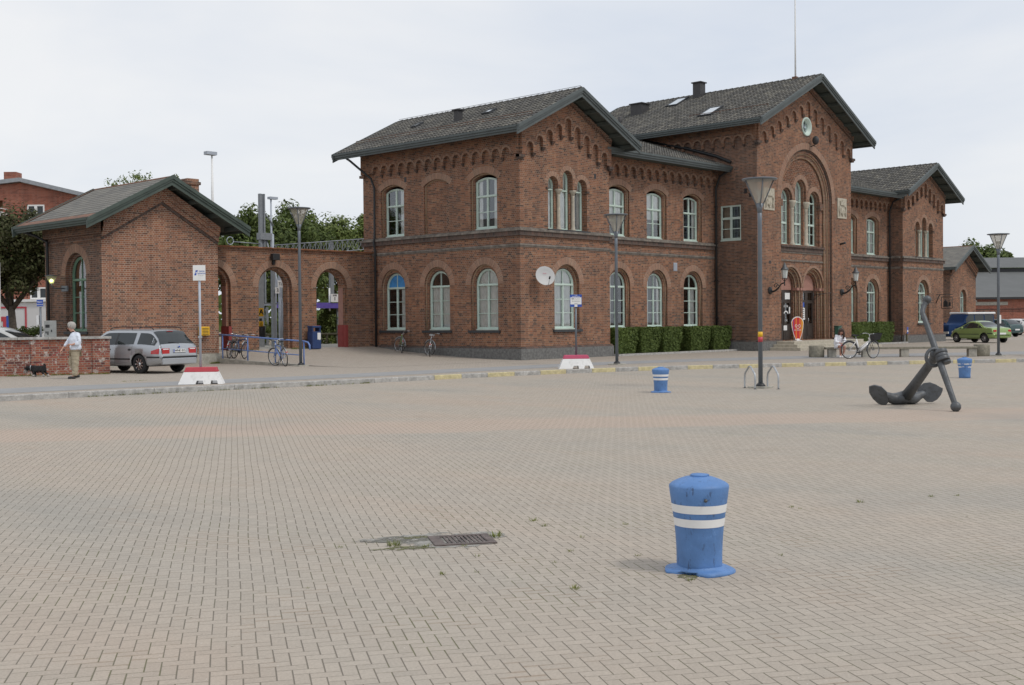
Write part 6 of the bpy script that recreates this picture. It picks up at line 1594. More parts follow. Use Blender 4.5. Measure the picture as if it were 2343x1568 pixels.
class Car:
    def __init__(s, loc, ang, label, Lc, Wc, top, belt, wr, axles, wheelr, mat, wtaper=None, zb=.24, cat='car', trim='black', group=None, nm='car'):
        s.B = thing(nm, loc, label, cat, group, rz=ang, local=True)
        s.L, s.W, s.top, s.belt, s.wr = Lc, Wc, top, belt, wr; s.x0, s.x1 = -Lc/2, Lc/2
        s.wt = wtaper or [(s.x0, .80), (s.x0+.12, .93), (s.x0+.6, 1), (s.x1-.9, 1), (s.x1-.25, .90), (s.x1, .72)]
        s.zb = zb; N = 72; sec = []
        xs = [s.x0+(s.x1-s.x0)*(.5-.5*cos(pi*k/N))*.35+(s.x1-s.x0)*(k/N)*.65 for k in range(N+1)]
        m = MB(); m.smooth = True
        for x in xs: sec.append([m.P((x, y, z)) for y, z in s.section(x)])
        n = len(sec[0])
        for a, b in zip(sec, sec[1:]):
            for i in range(n): m.fi([a[i], a[(i+1)%n], b[(i+1)%n], b[i]])
        m.smooth = False; m.fi(sec[0][::-1]); m.fi(sec[-1])
        body = m.build('body', [mat, 'black'], s.B)
        # wheel arches
        cm = bpy.data.meshes.new('cut'); c = MB()
        for ax in axles:
            c.tube([(ax, -Wc, wheelr), (ax, Wc, wheelr)], wheelr+.055, n=28)
        cm.from_pydata([tuple(v) for v in c.v], [], c.f); cm.materials.append(MT[mat] if isinstance(mat, str) else mat); cm.materials.append(MT['black'])
        for p in cm.polygons: p.material_index = 1
        co = bpy.data.objects.new('cut', cm); COL.objects.link(co); 
        bm = bmesh.new(); bm.from_mesh(body.data); bmesh.ops.recalc_face_normals(bm, faces=bm.faces); bm.to_mesh(body.data); bm.free()
        bm = bmesh.new(); bm.from_mesh(cm); bmesh.ops.recalc_face_normals(bm, faces=bm.faces); bm.to_mesh(cm); bm.free()
        body.parent = None; md = body.modifiers.new('b', 'BOOLEAN'); md.operation = 'DIFFERENCE'; md.object = co; md.solver = 'EXACT'
        dg = bpy.context.evaluated_depsgraph_get(); nm_ = bpy.data.meshes.new_from_object(body.evaluated_get(dg)); old = body.data; body.modifiers.clear(); body.data = nm_; nm_.name = 'body'
        bpy.data.objects.remove(co); body.parent = s.B
        s.body = body; s.ax = axles
        for ax in axles:
            for sd in (-1, 1): s.wheel(ax, sd*(Wc/2-.12), wheelr, sd)
    def hw(s, x): return s.W/2*cr_(s.wt, x)
    def section(s, x):
        zt, zb_, bl = cr_(s.top, x), s.zb, min(cr_(s.belt, x), cr_(s.top, x)-.02); w = s.hw(x)
        k = max(0, min(1, (zt-bl-.05)/.25)); wr = w*(.95*(1-k)+s.wr*k)
        zb_ += .10*max(0, 1-(x-s.x0)/.5)+.08*max(0, 1-(s.x1-x)/.5)
        zs = min(zt-.03, max(bl+.01, zt-.07*k-.03))
        h = [(w*.86, zb_), (w*.965, zb_+.05), (w, zb_+.18), (w*1.0, (zb_+bl)/2+.05), (w*.985, bl-.10), (w*.955, bl), (wr, zs), (wr*.93, zt-.028*k-.008), (wr*.75, zt-.006), (wr*.35, zt+.010), (0, zt+.014)]
        return h+[(-y, z) for y, z in h[-2::-1]]
    def side_y(s, x, z):
        sc = s.section(x); (y0, z0), (y1, z1) = sc[5], sc[6]
        if z <= z0: (y0, z0), (y1, z1) = sc[4], sc[5]
        if z < sc[4][1]: (y0, z0), (y1, z1) = sc[3], sc[4]
        if z < sc[3][1]: (y0, z0), (y1, z1) = sc[2], sc[3]
        t = (z-z0)/max(1e-4, z1-z0); return y0+(y1-y0)*max(-.2, min(1.2, t))
    def patch(s, name, mat, xs, lo, hi, sides=(-1, 1), off=.007, parent=None):
        for sd in sides:
            m = MB(); m.smooth = True; r = []
            for x in xs:
                a, b = lo(x), hi(x)
                r.append([m.P((x, sd*(s.side_y(x, a+(b-a)*k/3)+off), a+(b-a)*k/3)) for k in range(4)])
            for p, q in zip(r, r[1:]):
                for k in range(3): m.fi([p[k], q[k], q[k+1], p[k+1]] if sd < 0 else [p[k+1], q[k+1], q[k], p[k]])
            m.build(name, mat, parent or s.B)
    def screen(s, name, mat, xa, xb, f=.9, off=.008, n=8):
        m = MB(); m.smooth = True; r = []
        for k in range(n+1):
            x = xa+(xb-xa)*k/n; sc = s.section(x); w = sc[6][0]*f; zt = cr_(s.top, x)
            r.append([m.P((x, w*j/3, zt+off+.012*(1-abs(j)/3)-(.02 if abs(j) == 3 else 0))) for j in range(-3, 4)])
        for p, q in zip(r, r[1:]):
            for k in range(6): m.fi([p[k], q[k], q[k+1], p[k+1]] if xb < xa else [p[k+1], q[k+1], q[k], p[k]])
        return m.build(name, mat, s.B)
    def wheel(s, x, y, r, sd):
        w = .20; m = MB(); m.T = Matrix.Translation((x, y, r)) @ Matrix.Rotation(radians(90), 4, 'X')
        m.lathe((0,0,0), [(r*.64, -w/2), (r*.90, -w/2), (r, -w/2+.03), (r, w/2-.03), (r*.90, w/2), (r*.64, w/2), (r*.6, w/2-.03), (r*.6, -w/2+.03), (r*.64, -w/2)], n=32, cap=False); wh = m.build('wheel', 'rubber', s.B)
        m = MB(); T = Matrix.Translation((x, y+sd*(w/2-.035), r)) @ Matrix.Rotation(radians(90), 4, 'X'); m.T = T
        m.lathe((0,0,0), [(r*.66, -.02), (r*.66, .025), (r*.60, .025), (r*.60, -.02)], n=28, cap=False); 
        m.lathe((0,0,0), [(.06, -.02), (.06, .02), (.0001, .022)], n=12)
        for k in range(9):
            a = 2*pi*k/9; c_, s_ = cos(a), sin(a); q = [(.05*c_-.012*s_, .05*s_+.012*c_, 0), (.05*c_+.012*s_, .05*s_-.012*c_, 0), (r*.62*c_+.022*s_, r*.62*s_-.022*c_, 0), (r*.62*c_-.022*s_, r*.62*s_+.022*c_, 0)]
            a_ = [m.P((p[0], p[1], .012)) for p in q]; b_ = [m.P((p[0], p[1], -.012)) for p in q]; m.fi(a_); m.fi(b_[::-1])
            for i in range(4): m.fi([a_[i], b_[i], b_[(i+1)%4], a_[(i+1)%4]])
        m.build('rim', 'chrome', wh)
        m = MB(); m.T = Matrix.Translation((x, y-sd*.02, r)) @ Matrix.Rotation(radians(90), 4, 'X'); m.lathe((0,0,0), [(r*.6, -.01), (r*.6, .01)], n=20); m.build('brake_disc', 'black', wh)
def lin(a, b, n): return [a+(b-a)*k/n for k in range(n+1)]
def flatbox(par, name, mat, x0, x1, y0, y1, z0, z1, bevel=None):
    m = MB(); m.box(x0, x1, y0, y1, z0, z1); return m.build(name, mat, par, bevel=bevel)
# --- silver estate
rear = V((-15.15, 2.62, 0)); hd = V((-.20, .98, 0)).normalized(); loc = rear+hd*1.42
SA = Car(tuple(loc), atan2(hd.y, hd.x), 'silver estate car with roof rails seen from behind, parked by the blank gable', 4.80, 1.80,
    top=[(-2.40, .60), (-2.37, .86), (-2.30, .98), (-2.12, 1.18), (-1.92, 1.38), (-1.72, 1.455), (-1.0, 1.475), (0, 1.48), (.45, 1.44), (.9, 1.22), (1.30, .98), (1.55, .93), (2.05, .82), (2.32, .68), (2.40, .50)],
    belt=[(-2.4, .88), (-1.5, .95), (0, .93), (1.2, .90), (2.0, .78), (2.4, .5)], wr=.74, axles=(-1.42, 1.28), wheelr=.315, mat='silver',
    wtaper=[(-2.40, .86), (-2.30, .94), (-2.0, .985), (-1.2, 1), (1.3, 1), (2.0, .92), (2.3, .80), (2.4, .66)])
SA.screen('rear_window', 'carglass', -2.30, -1.88, f=.97)
bt_ = lambda x: cr_(SA.belt, x)+.03; tp = lambda x: SA.section(x)[6][1]-.02
SA.patch('rear_quarter_window', 'carglass', lin(-2.12, -1.32, 8), bt_, lambda x: min(tp(x), bt_(x)+.02+(x+2.18)*2.2))
SA.patch('rear_side_window', 'carglass', lin(-1.14, -.30, 6), bt_, tp); SA.patch('front_side_window', 'carglass', lin(-.22, .78, 8), bt_, lambda x: min(tp(x), max(bt_(x)+.01, 1.40-(x-.2)*.42 if x > .2 else 9)))
SA.patch('door_pillar', 'black', lin(-.30, -.22, 2), bt_, tp, off=.009); SA.patch('side_strip', 'black', lin(-1.02, .85, 10), lambda x: .46, lambda x: .505, off=.012); SA.patch('sill_strip', 'black', lin(-1.0, .85, 8), lambda x: .255, lambda x: .275, off=.008)
SA.patch('bumper_strip', 'black', lin(-2.36, -1.83, 6), lambda x: .525, lambda x: .575, off=.016)
B = SA.B
flatbox(B, 'bumper_strip', 'black', -2.435, -2.37, -.74, .74, .525, .575, bevel=.008)
flatbox(B, 'bumper', 'silver', -2.43, -2.3, -.73, .73, .30, .52, bevel=.03)
for sd in (-1, 1):
    m = MB(); y0, y1 = sorted((sd*.42, sd*.735)); m.box(-2.392, -2.33, y0, y1, .66, .84); m.m = 1; m.box(-2.396, -2.33, y0+.04, y1-.04, .795, .825)
    m.build('tail_lamp', ['tail', 'white'], B, bevel=.006)
    SA.patch('tail_lamp', 'tail', lin(-2.34, -2.02, 6), lambda x: .655, lambda x: .845-(x+2.34)*.28, sides=(sd,), off=.008)
    m = MB(); m.tube(smooth_path([(-1.85, sd*.60, 1.44), (-1.72, sd*.60, 1.53), (-1.2, sd*.60, 1.55), (-.3, sd*.60, 1.555), (.15, sd*.60, 1.53), (.3, sd*.60, 1.46)], 4), .016, n=6); m.tube([(-.8, sd*.6, 1.46), (-.8, sd*.6, 1.55)], .016, n=6); m.build('roof_rail', 'black', B)
    m = MB(); 
    for x in (-.98, .03): y = SA.side_y(x, .80); m.ball((x, sd*(y+.0), .80), .085, n=8, sq=(1, .25, .42))
    m.build('door_handle', 'black', B)
    m = MB(); m.ball((.72, sd*.98, .98), .10, sq=(.6, 1, .8)); m.build('wing_mirror', 'silver', B)
flatbox(B, 'number_plate', 'white', -2.402, -2.385, -.26, .26, .70, .81)
m = MB(); m.m = 0; text(m, 'WNK 015', .108, (-2.4035, .0-.02, .755), V((0, -1, 0)), bold=.008); m.m = 1; m.box(-2.4032, -2.4025, .215, .258, .702, .808); m.m = 0
m.box(-2.404, -2.39, -.27, .27, .685, .699); m.build('plate_lettering', ['black', 'blue'], B)
m = MB(); m.T = Matrix.Translation((-2.385, 0, .885)) @ Matrix.Rotation(radians(-90), 4, 'Y'); m.lathe((0,0,0), [(.03, 0), (.03, .012), (.0001, .014)], n=16); m.build('badge', 'blue', B)
m = MB(); m.tube([(-2.30, -.05, .99), (-2.285, .18, 1.03), (-2.27, .36, 1.04)], .012, n=5); m.build('rear_wiper', 'black', B)
flatbox(B, 'brake_light', 'tail', -1.955, -1.93, -.13, .13, 1.395, 1.412)
m = MB(); m.m = 0
for y in (-.77, .0):
    pass
flatbox(B, 'seat', 'black', -1.05, -.9, -.6, .6, .5, 1.05, bevel=.03); flatbox(B, 'seat', 'black', .0, .15, -.6, .6, .5, 1.1, bevel=.03)
# panel gaps of the tailgate
m = MB(); 
for sd in (-1, 1): m.tube([(-2.398, sd*.738, .53), (-2.385, sd*.742, .86), (-2.30, sd*.735, .985)], .004, n=4)
m.build('panel_gap', 'black', B)
SA.patch('panel_gap', 'black', lin(-.265, -.257, 1), lambda x: .28, lambda x: .95, off=.003); SA.patch('panel_gap', 'black', lin(-1.10, -1.092, 1), lambda x: .62, lambda x: .96, off=.003)
# --- lime coupe
def small_car(loc, ang, label, mat, top, belt, L_=3.84, W_=1.67, axles=(-1.2, 1.24), wr=.76, r=.295, nm='car', win=None, extra=None, wt=None, plate=True):
    c = Car(loc, ang, label, L_, W_, top=top, belt=belt, wr=wr, axles=axles, wheelr=r, mat=mat, wtaper=wt, nm=nm)
    b = c.B; bl = lambda x: cr_(c.belt, x)+.025; tp = lambda x: c.section(x)[6][1]-.02
    for nme, xa, xb, cut in win: c.patch(nme, 'carglass', lin(xa, xb, 8), bl, lambda x, cut=cut: min(tp(x), max(bl(x)+.01, cut(x))))
    for sd in (-1, 1):
        x = c.x0; flatbox(b, 'tail_lamp', 'tail', x+.03, x+.14, *sorted((sd*W_*.27, sd*W_*.415)), cr_(c.belt, x+.2)-.22, cr_(c.belt, x+.2)-.06, bevel=.02)
        m = MB(); m.ball((c.x1-1.35, sd*(W_/2+.07), cr_(c.belt, c.x1-1.35)+.05), .09, sq=(.6, 1, .8)); m.build('wing_mirror', mat, b)
        m = MB(); m.ball((-.35, sd*(c.side_y(-.35, .75)), .76), .08, n=8, sq=(1, .25, .3)); m.build('door_handle', mat, b)
        flatbox(b, 'headlight', 'glasslamp', c.x1-.32, c.x1-.12, *sorted((sd*W_*.28, sd*W_*.40)), .60, .72, bevel=.03)
    if plate: flatbox(b, 'number_plate', 'white', c.x0-.012, c.x0+.05, -.25, .25, .52, .63)
    return c
gd = V((38.08-37.13, -5.25+4.96, 0))
# positions of the two near wheels on the ground
fwheel, rwheel = V((38.55, -1.97, 0)), V((37.13, -4.96, 0)); hd = (fwheel-rwheel).normalized(); side = V((-hd.y, hd.x, 0)); side = side if side.dot(fwheel-CAM) > 0 else -side
rw2, fw2 = rwheel+hd*.2+side*.0, fwheel-hd*.0
mid = (rwheel+fwheel)/2+side*.72; 
GC = small_car((mid.x, mid.y, 0), atan2(hd.y, hd.x), 'lime green coupe parked beyond the right end of the bench', 'lime',
    top=[(-1.92, .52), (-1.88, .74), (-1.80, .90), (-1.35, .97), (-.95, 1.08), (-.55, 1.28), (-.15, 1.365), (.25, 1.345), (.75, 1.14), (1.12, .95), (1.45, .84), (1.78, .66), (1.92, .42)],
    belt=[(-1.92, .86), (-1.2, .90), (0, .88), (.9, .84), (1.5, .74), (1.92, .42)],
    win=[('side_window', -.98, .98, lambda x: 1.31-max(0, x-.25)*.60-max(0, -x-.35)*.55)])
GC.screen('rear_window', 'carglass', -1.30, -.52, f=.86); GC.screen('windscreen', 'carglass', 1.12, .42, f=.92); GC.patch('side_strip', 'black', lin(-.8, .95, 8), lambda x: .52, lambda x: .555, off=.012); GC.patch('bumper_strip', 'black', lin(-1.86, -1.5, 5), lambda x: .56, lambda x: .61, off=.012)
# --- blue off-roader behind it
JP = small_car((46.6+.3, .75, 0), atan2(.35, -.94)+pi*0, 'boxy dark blue off-road car with a white roof behind the green coupe', 'navy',
    top=[(-2.2, .9), (-2.18, 1.82), (-2.0, 1.88), (.35, 1.88), (.5, 1.82), (.82, 1.25), (.9, 1.16), (2.1, 1.10), (2.2, .9)],
    belt=[(-2.2, 1.12), (.9, 1.12), (2.2, 1.05)], L_=4.4, W_=1.72, axles=(-1.35, 1.35), wr=.88, r=.37, nm='off_road_car', plate=False,
    wt=[(-2.2, .96), (-2, 1), (.8, 1), (1.1, .86), (2.2, .82)],
    win=[('side_window', -2.05, -1.2, lambda x: 9), ('side_window', -1.1, -.25, lambda x: 9), ('side_window', -.15, .62, lambda x: 1.85-max(0, x-.3)*1.2)])
hj = V((cos(JP.B.rotation_euler.z), sin(JP.B.rotation_euler.z), 0))
flatbox(JP.B, 'roof', 'cwhite', -2.24, .50, -.84, .84, 1.80, 1.95, bevel=.05); flatbox(JP.B, 'bumper', 'grille', 2.2, 2.3, -.75, .75, .45, .6, bevel=.02); flatbox(JP.B, 'wheel_arch', 'grille', 1.0, 1.75, -.92, -.80, .74, .80, bevel=.02); flatbox(JP.B, 'wheel_arch', 'grille', 1.0, 1.75, .80, .92, .74, .80, bevel=.02)
hatch = dict(top=[(-2.0, .6), (-1.97, .86), (-1.86, .98), (-1.5, 1.22), (-1.2, 1.36), (-.3, 1.40), (.2, 1.36), (.8, 1.02), (1.1, .92), (1.8, .78), (2.0, .5)], belt=[(-2.0, .88), (0, .88), (1, .84), (2.0, .5)], L_=4.0, axles=(-1.2, 1.3), win=[('side_window', -1.45, .78, lambda x: 1.33-max(0, x-.15)*.58-max(0, -x-1.0)*.4)])
h1 = small_car((59.6, 3.3, 0), atan2(.95, .35), 'dark green hatchback behind the coupe, seen from the rear', 'pgreen', **hatch); h1.screen('rear_window', 'carglass', -1.84, -1.28, f=.9)
h2 = small_car((68.3, 5.2, 0), atan2(.95, .35), 'white hatchback between the dark green car and the edge of the photo', 'cwhite', **hatch); h2.screen('rear_window', 'carglass', -1.84, -1.28, f=.9)
h3 = small_car((70.8, 2.6, 0), atan2(.95, .35), 'black hatchback cut off by the right edge of the photo', 'cblack', **hatch); h3.screen('rear_window', 'carglass', -1.84, -1.28, f=.9)
h4 = small_car((-18.25, 8.35, 0), atan2(-.72, .69)+.0, 'pale silver car showing above the brick wall at the left edge', 'grille', top=[(-2.2, .6), (-2.15, .95), (-1.9, 1.1), (-1.5, 1.42), (-1.0, 1.56), (.0, 1.60), (.5, 1.52), (1.1, 1.24), (1.45, 1.08), (1.9, .95), (2.15, .75), (2.2, .5)], belt=[(-2.2, .95), (0, 1.02), (1.2, .99), (2.2, .6)], L_=4.4, W_=1.78, axles=(-1.3, 1.35), win=[('side_window', -1.6, -.25, lambda x: 1.5), ('side_window', -.15, 1.05, lambda x: 1.5-max(0, x-.3)*.5)])
h4.screen('windscreen', 'carglass', 1.40, .62, f=.92)
# ================================================================== people and the dog
def person(loc, rz_, label, J, E, parts, head, hair_mat, skin='skin', hair='short', face=(-1, -.35)):
    P_ = thing('person', loc, label, 'person', rz=rz_, local=True)
    skin_mesh('body', J, E, skin, P_, levels=2, root='pelvis')
    for nm, mat, j, e, root in parts: skin_mesh(nm, j, e, mat, P_, levels=3, root=root, fold=.016)
    h = V(head); f = V((face[0], face[1], -.25)).normalized(); r = V((f.y, -f.x, 0)).normalized(); u = f.cross(r); u = u if u.z > 0 else -u
    m = MB(); m.smooth = True
    rn = random.Random(4)
    for k in range(26):
        a = rn.uniform(0, 2*pi); e_ = rn.uniform(.1, 1.5); dv = (f*cos(a)*cos(e_)+r*sin(a)*cos(e_)+u*sin(e_))
        if dv.dot(f) > .55 and dv.dot(u) < .6: continue
        m.ball(h-f*.02+u*.03+dv*(.10 if hair == 'short' else .082), .042, n=6)
    m.ball(h-f*.035+u*.04, .125 if hair == 'short' else .105, n=8)
    if hair == 'long':
        for s_ in (-1, 1):
            m.tube([h+r*s_*.07-f*.01+u*.05, h+r*s_*.10-f*.02-u*.06, h+r*s_*.105-f*.0-u*.20, h+r*s_*.09+f*.03-u*.30], [.04, .05, .045, .02], n=8)
        m.tube([h-f*.07, h-f*.10-u*.15, h-f*.08-u*.28], [.08, .085, .04], n=8)
    m.build('hair', hair_mat, P_)
    m = MB(); m.ball(h+f*.098-u*.012, .016, n=6, sq=(1, 1, 1.3)); m.ball(h+r*.088-u*.01, .024, n=6); m.ball(h-r*.088-u*.01, .024, n=6); m.build('nose_and_ears', skin, P_)
    m = MB()
    for s_ in (-1, 1): m.ball(h+f*.088+r*s_*.032+u*.018, .009, n=6)
    m.build('eye', 'black', P_); m = MB(); m.ball(h+f*.088-u*.052, .016, n=6, sq=(1, 1, .35)); m.build('mouth', 'barr', P_)
    return P_
def fingers(J, E, wrist, c, d, palm, side):
    """palm and five fingers leaving it: d = finger direction, side = towards the thumb"""
    c, d, palm, side = V(c), V(d).normalized(), V(palm).normalized(), V(side).normalized()
    J[wrist+'_palm'] = (tuple(c+d*.05), (.034, .022)); E.append((wrist, wrist+'_palm'))
    for i, (o, l) in enumerate(((.030, .070), (.010, .080), (-.010, .074), (-.030, .058))):
        a, b = wrist+'_k%d' % i, wrist+'_t%d' % i; k = c+d*.085+side*o
        J[a] = (tuple(k), .0095); J[b] = (tuple(k+d*l*.75+palm*l*.55), .007); E.append((wrist+'_palm', a)); E.append((a, b))
    a = wrist+'_th'; J[a] = (tuple(c+d*.06+side*.055+palm*.015), .0095); b = wrist+'_th2'; J[b] = (tuple(c+d*.09+side*.065+palm*.03), .008); E.append((wrist+'_palm', a)); E.append((a, b))
J = dict(pelvis=((.06, 0, .92), (.14, .11)), belly=((.06, 0, 1.06), (.145, .12)), chest=((.05, 0, 1.25), (.155, .115)), neck0=((.02, 0, 1.40), .065), neck=((-.015, 0, 1.455), .052), head0=((-.05, 0, 1.50), (.075, .078)), head=((-.065, 0, 1.575), (.085, .09)), headt=((-.055, 0, 1.63), (.06, .065)),
    hA=((.09, -.09, .86), .10), kA=((.085, -.085, .47), .065), aA=((.05, -.085, .10), .04), tA=((-.03, -.095, .045), .04), tA2=((-.12, -.10, .03), .03),
    hB=((.04, .09, .86), .10), kB=((-.12, .09, .50), .065), aB=((.07, .11, .20), .04), tB=((.06, .11, .12), .038), tB2=((-.0, .11, .055), .03),
    sA=((.17, -.10, 1.35), .062), eA=((.25, -.15, 1.11), .045), wA=((.05, -.24, 1.045), .028), sB=((-.06, .12, 1.34), .06), eB=((-.19, .05, 1.11), .043), wB=((-.33, -.0, .92), .028))
E = [('pelvis','belly'),('belly','chest'),('chest','neck0'),('neck0','neck'),('neck','head0'),('head0','head'),('head','headt'),('pelvis','hA'),('hA','kA'),('kA','aA'),('aA','tA'),('tA','tA2'),('pelvis','hB'),('hB','kB'),('kB','aB'),('aB','tB'),('tB','tB2'),('chest','sA'),('sA','eA'),('eA','wA'),('chest','sB'),('sB','eB'),('eB','wB')]
fingers(J, E, 'wA', (.03, -.25, 1.04), (-1, -.1, -.05), (0, -.2, -1), (-.0, -.5, .9)); fingers(J, E, 'wB', (-.335, 0, .90), (-.5, -.1, -.8), (.6, 0, -.2), (-.3, -.9, .1))
shirt = dict(pelvis=((.075, 0, .84), (.215, .17)), hipc=((.07, 0, .96), (.21, .17)), belly=((.065, 0, 1.08), (.205, .168)), chest=((.055, 0, 1.25), (.20, .155)), neck0=((.03, 0, 1.385), (.09, .085)), neck1=((.015, 0, 1.43), (.068, .066)), sA=((.175, -.105, 1.345), .078), mA=((.22, -.13, 1.22), .068), eA=((.255, -.155, 1.105), .062), wA=((.12, -.215, 1.06), .055), sB=((-.065, .125, 1.335), .075), eB=((-.195, .05, 1.105), .06), wB=((-.29, .015, .975), .052))
sE = [('pelvis','hipc'),('hipc','belly'),('belly','chest'),('chest','neck0'),('neck0','neck1'),('chest','sA'),('sA','mA'),('mA','eA'),('eA','wA'),('chest','sB'),('sB','eB'),('eB','wB')]
tr = dict(pelvis=((.06, 0, .90), (.18, .15)), hA=((.09, -.085, .80), (.14, .13)), kA=((.09, -.085, .47), .105), mA=((.075, -.085, .28), .094), aA=((.055, -.085, .08), .088), hB=((.0, .085, .80), (.135, .125)), kB=((-.12, .09, .50), .10), aB=((.03, .11, .235), .085))
tE = [('pelvis','hA'),('hA','kA'),('kA','mA'),('mA','aA'),('pelvis','hB'),('hB','kB'),('kB','aB')]
man = person((-19.0, .96, 0), rsign, 'grey haired person in a pale blue shirt and khaki trousers walking a dog', J, E, [('shirt', 'shirt', shirt, sE, 'pelvis'), ('trousers', 'khaki', tr, tE, 'pelvis')], (-.06, 0, 1.575), 'hair', face=(-1, -.25))
m = MB(); 
for (x, y, z) in ((-.02, -.095, .0), (.03, .11, .03)):
    m.tube([(x+.10, y, z+.045), (x, y, z+.04), (x-.09, y, z+.03), (x-.12, y, z+.028)], [.045, .048, .045, .025], n=8)
m.build('shoe', 'black', man)
m = MB(); m.tube([(.02, -.27, 1.03), (.0, -.285, .98), (.02, -.285, .93)], .012, n=5); m.build('collar_trim', 'shirt', man)
# dog
DJ = dict(pelvis=((.24, 0, .27), (.085, .095)), mid=((.10, 0, .26), (.085, .10)), chest=((-.03, 0, .27), (.095, .115)), neck=((-.13, 0, .29), (.075, .075)), head=((-.25, 0, .28), (.07, .075)), muzzle=((-.33, 0, .235), (.04, .042)), nose=((-.365, 0, .225), .022),
    f1=((-.03, -.06, .17), .042), f2=((-.035, -.065, .09), .032), f3=((-.05, -.065, .03), .034), g1=((-.06, .06, .17), .042), g2=((-.02, .065, .09), .032), g3=((-.03, .065, .03), .034),
    h1=((.27, -.065, .19), .055), h2=((.24, -.07, .13), .035), h3=((.315, -.07, .08), .027), h4=((.29, -.07, .03), .034), i1=((.29, .065, .19), .055), i2=((.29, .07, .13), .035), i3=((.38, .07, .085), .027), i4=((.37, .07, .035), .032), tail=((.31, 0, .35), .03), tail2=((.29, 0, .40), .03), tail3=((.25, 0, .40), .02))
DE = [('pelvis','mid'),('mid','chest'),('chest','neck'),('neck','head'),('head','muzzle'),('muzzle','nose'),('chest','f1'),('f1','f2'),('f2','f3'),('chest','g1'),('g1','g2'),('g2','g3'),('pelvis','h1'),('h1','h2'),('h2','h3'),('h3','h4'),('pelvis','i1'),('i1','i2'),('i2','i3'),('i3','i4'),('pelvis','tail'),('tail','tail2'),('tail2','tail3')]
DG = thing('dog', (-19.10, 3.35, 0), 'small shaggy black dog with grey beard and paws on a lead by the brick wall', 'dog', rz=rsign, local=True)
skin_mesh('body', DJ, DE, 'fur', DG, root='pelvis')
m = MB(); rn = random.Random(8)
def furt(c, r, n, mm, ln=.04):
    for _ in range(n):
        dv = V((rn.gauss(0,1), rn.gauss(0,1), rn.gauss(0,1))).normalized(); p = V(c)+V((dv.x*r[0], dv.y*r[1], dv.z*r[2])); a = V((dv.z, .2, -dv.x)).normalized()*.009; mm.face([p+a, p-a, p+dv*ln*.5+V((.012, 0, -ln))])
for c, r, n in (((.24,0,.27), (.09,.09,.1), 150), ((.10,0,.26), (.1,.085,.105), 150), ((-.03,0,.27), (.095,.095,.115), 150), ((-.14,0,.29), (.07,.075,.08), 90), ((-.25,0,.29), (.06,.075,.075), 80), ((.30,0,.38), (.03,.03,.05), 40)): furt(c, r, n, m)
m.ball((-.24, -.075, .31), .04, sq=(.7, .5, 1.1)); m.ball((-.24, .075, .31), .04, sq=(.7, .5, 1.1)); m.build('coat', 'fur', DG)
m = MB(); 
for c in ((-.04, -.066, .045), (-.03, .066, .045), (.29, -.072, .045), (.37, .072, .045)): m.ball(c, .042, n=7, sq=(1, .9, 1.1)); furt(c, (.04, .04, .045), 25, m, .02)
furt((-.31, 0, .215), (.05, .05, .035), 90, m, .05); m.ball((-.30, 0, .215), .045, sq=(1.1, 1, .75)); m.build('grey_fur', 'furw', DG)
m = MB(); m.tube([(-.13+.0, .08*sin(a), .29+.085*cos(a)) for a in [k*pi/6 for k in range(13)]], .012, n=5, cap=False); m.build('collar', 'galv', DG)
hand = man.matrix_basis @ V((-.38, -.02, .86)); hand = Matrix.Rotation(rsign, 4, 'Z') @ V((-.38, -.02, .86))+V((-19.0, .96, 0)); col_ = Matrix.Rotation(rsign, 4, 'Z') @ V((-.13, 0, .37))+V((-19.10, 3.35, 0))
ls = thing('dog_lead', tuple(hand), 'thin red dog lead from the hand to the collar', 'lead')
m = MB(); m.tube([hand, hand*.66+col_*.34-V((0,0,.04)), hand*.33+col_*.67-V((0,0,.06)), col_], .007, n=5); m.build('strap', 'barr', ls)
# woman on the bench
J = dict(pelvis=((-.08, .34, .50), (.13, .12)), belly=((-.05, .30, .64), (.12, .105)), chest=((.0, .22, .80), (.13, .10)), neck0=((.03, .17, .93), .055), neck=((.04, .15, .98), .046), head0=((.045, .11, 1.01), (.07, .074)), head=((.045, .10, 1.07), (.078, .085)), headt=((.045, .11, 1.12), (.058, .06)),
    hA=((-.12, .26, .47), .085), kA=((-.02, -.02, .45), .062), aA=((.0, .08, .09), .038), tA=((-.04, -.06, .04), .036), hB=((.02, .28, .47), .085), kB=((.17, .02, .46), .062), aB=((.10, .10, .10), .038), tB=((.05, -.02, .04), .036),
    sA=((-.12, .2, .88), .055), eA=((-.20, .10, .68), .042), wA=((-.03, -.02, .60), .026), sB=((.15, .22, .88), .055), eB=((.21, .10, .67), .042), wB=((.10, -.03, .57), .026))
fingers(J, Ew := [('pelvis','belly'),('belly','chest'),('chest','neck0'),('neck0','neck'),('neck','head0'),('head0','head'),('head','headt'),('pelvis','hA'),('hA','kA'),('kA','aA'),('aA','tA'),('pelvis','hB'),('hB','kB'),('kB','aB'),('aB','tB'),('chest','sA'),('sA','eA'),('eA','wA'),('chest','sB'),('sB','eB'),('eB','wB')], 'wA', (-.01, -.03, .59), (.6, -.7, -.3), (0, 0, -1), (.7, .6, 0)); fingers(J, Ew, 'wB', (.09, -.04, .56), (-.4, -.8, -.3), (0, 0, -1), (-.8, .5, 0))
coat = dict(pelvis=((-.09, .33, .49), (.20, .18)), belly=((-.055, .30, .64), (.185, .16)), chest=((0, .22, .80), (.19, .15)), neck0=((.025, .18, .92), (.09, .08)), sA=((-.125, .2, .875), .075), eA=((-.205, .10, .68), .062), wA=((-.07, .01, .61), .05), sB=((.155, .22, .875), .075), eB=((.215, .10, .67), .062), wB=((.13, -.0, .585), .05))
cE = [('pelvis','belly'),('belly','chest'),('chest','neck0'),('chest','sA'),('sA','eA'),('eA','wA'),('chest','sB'),('sB','eB'),('eB','wB')]
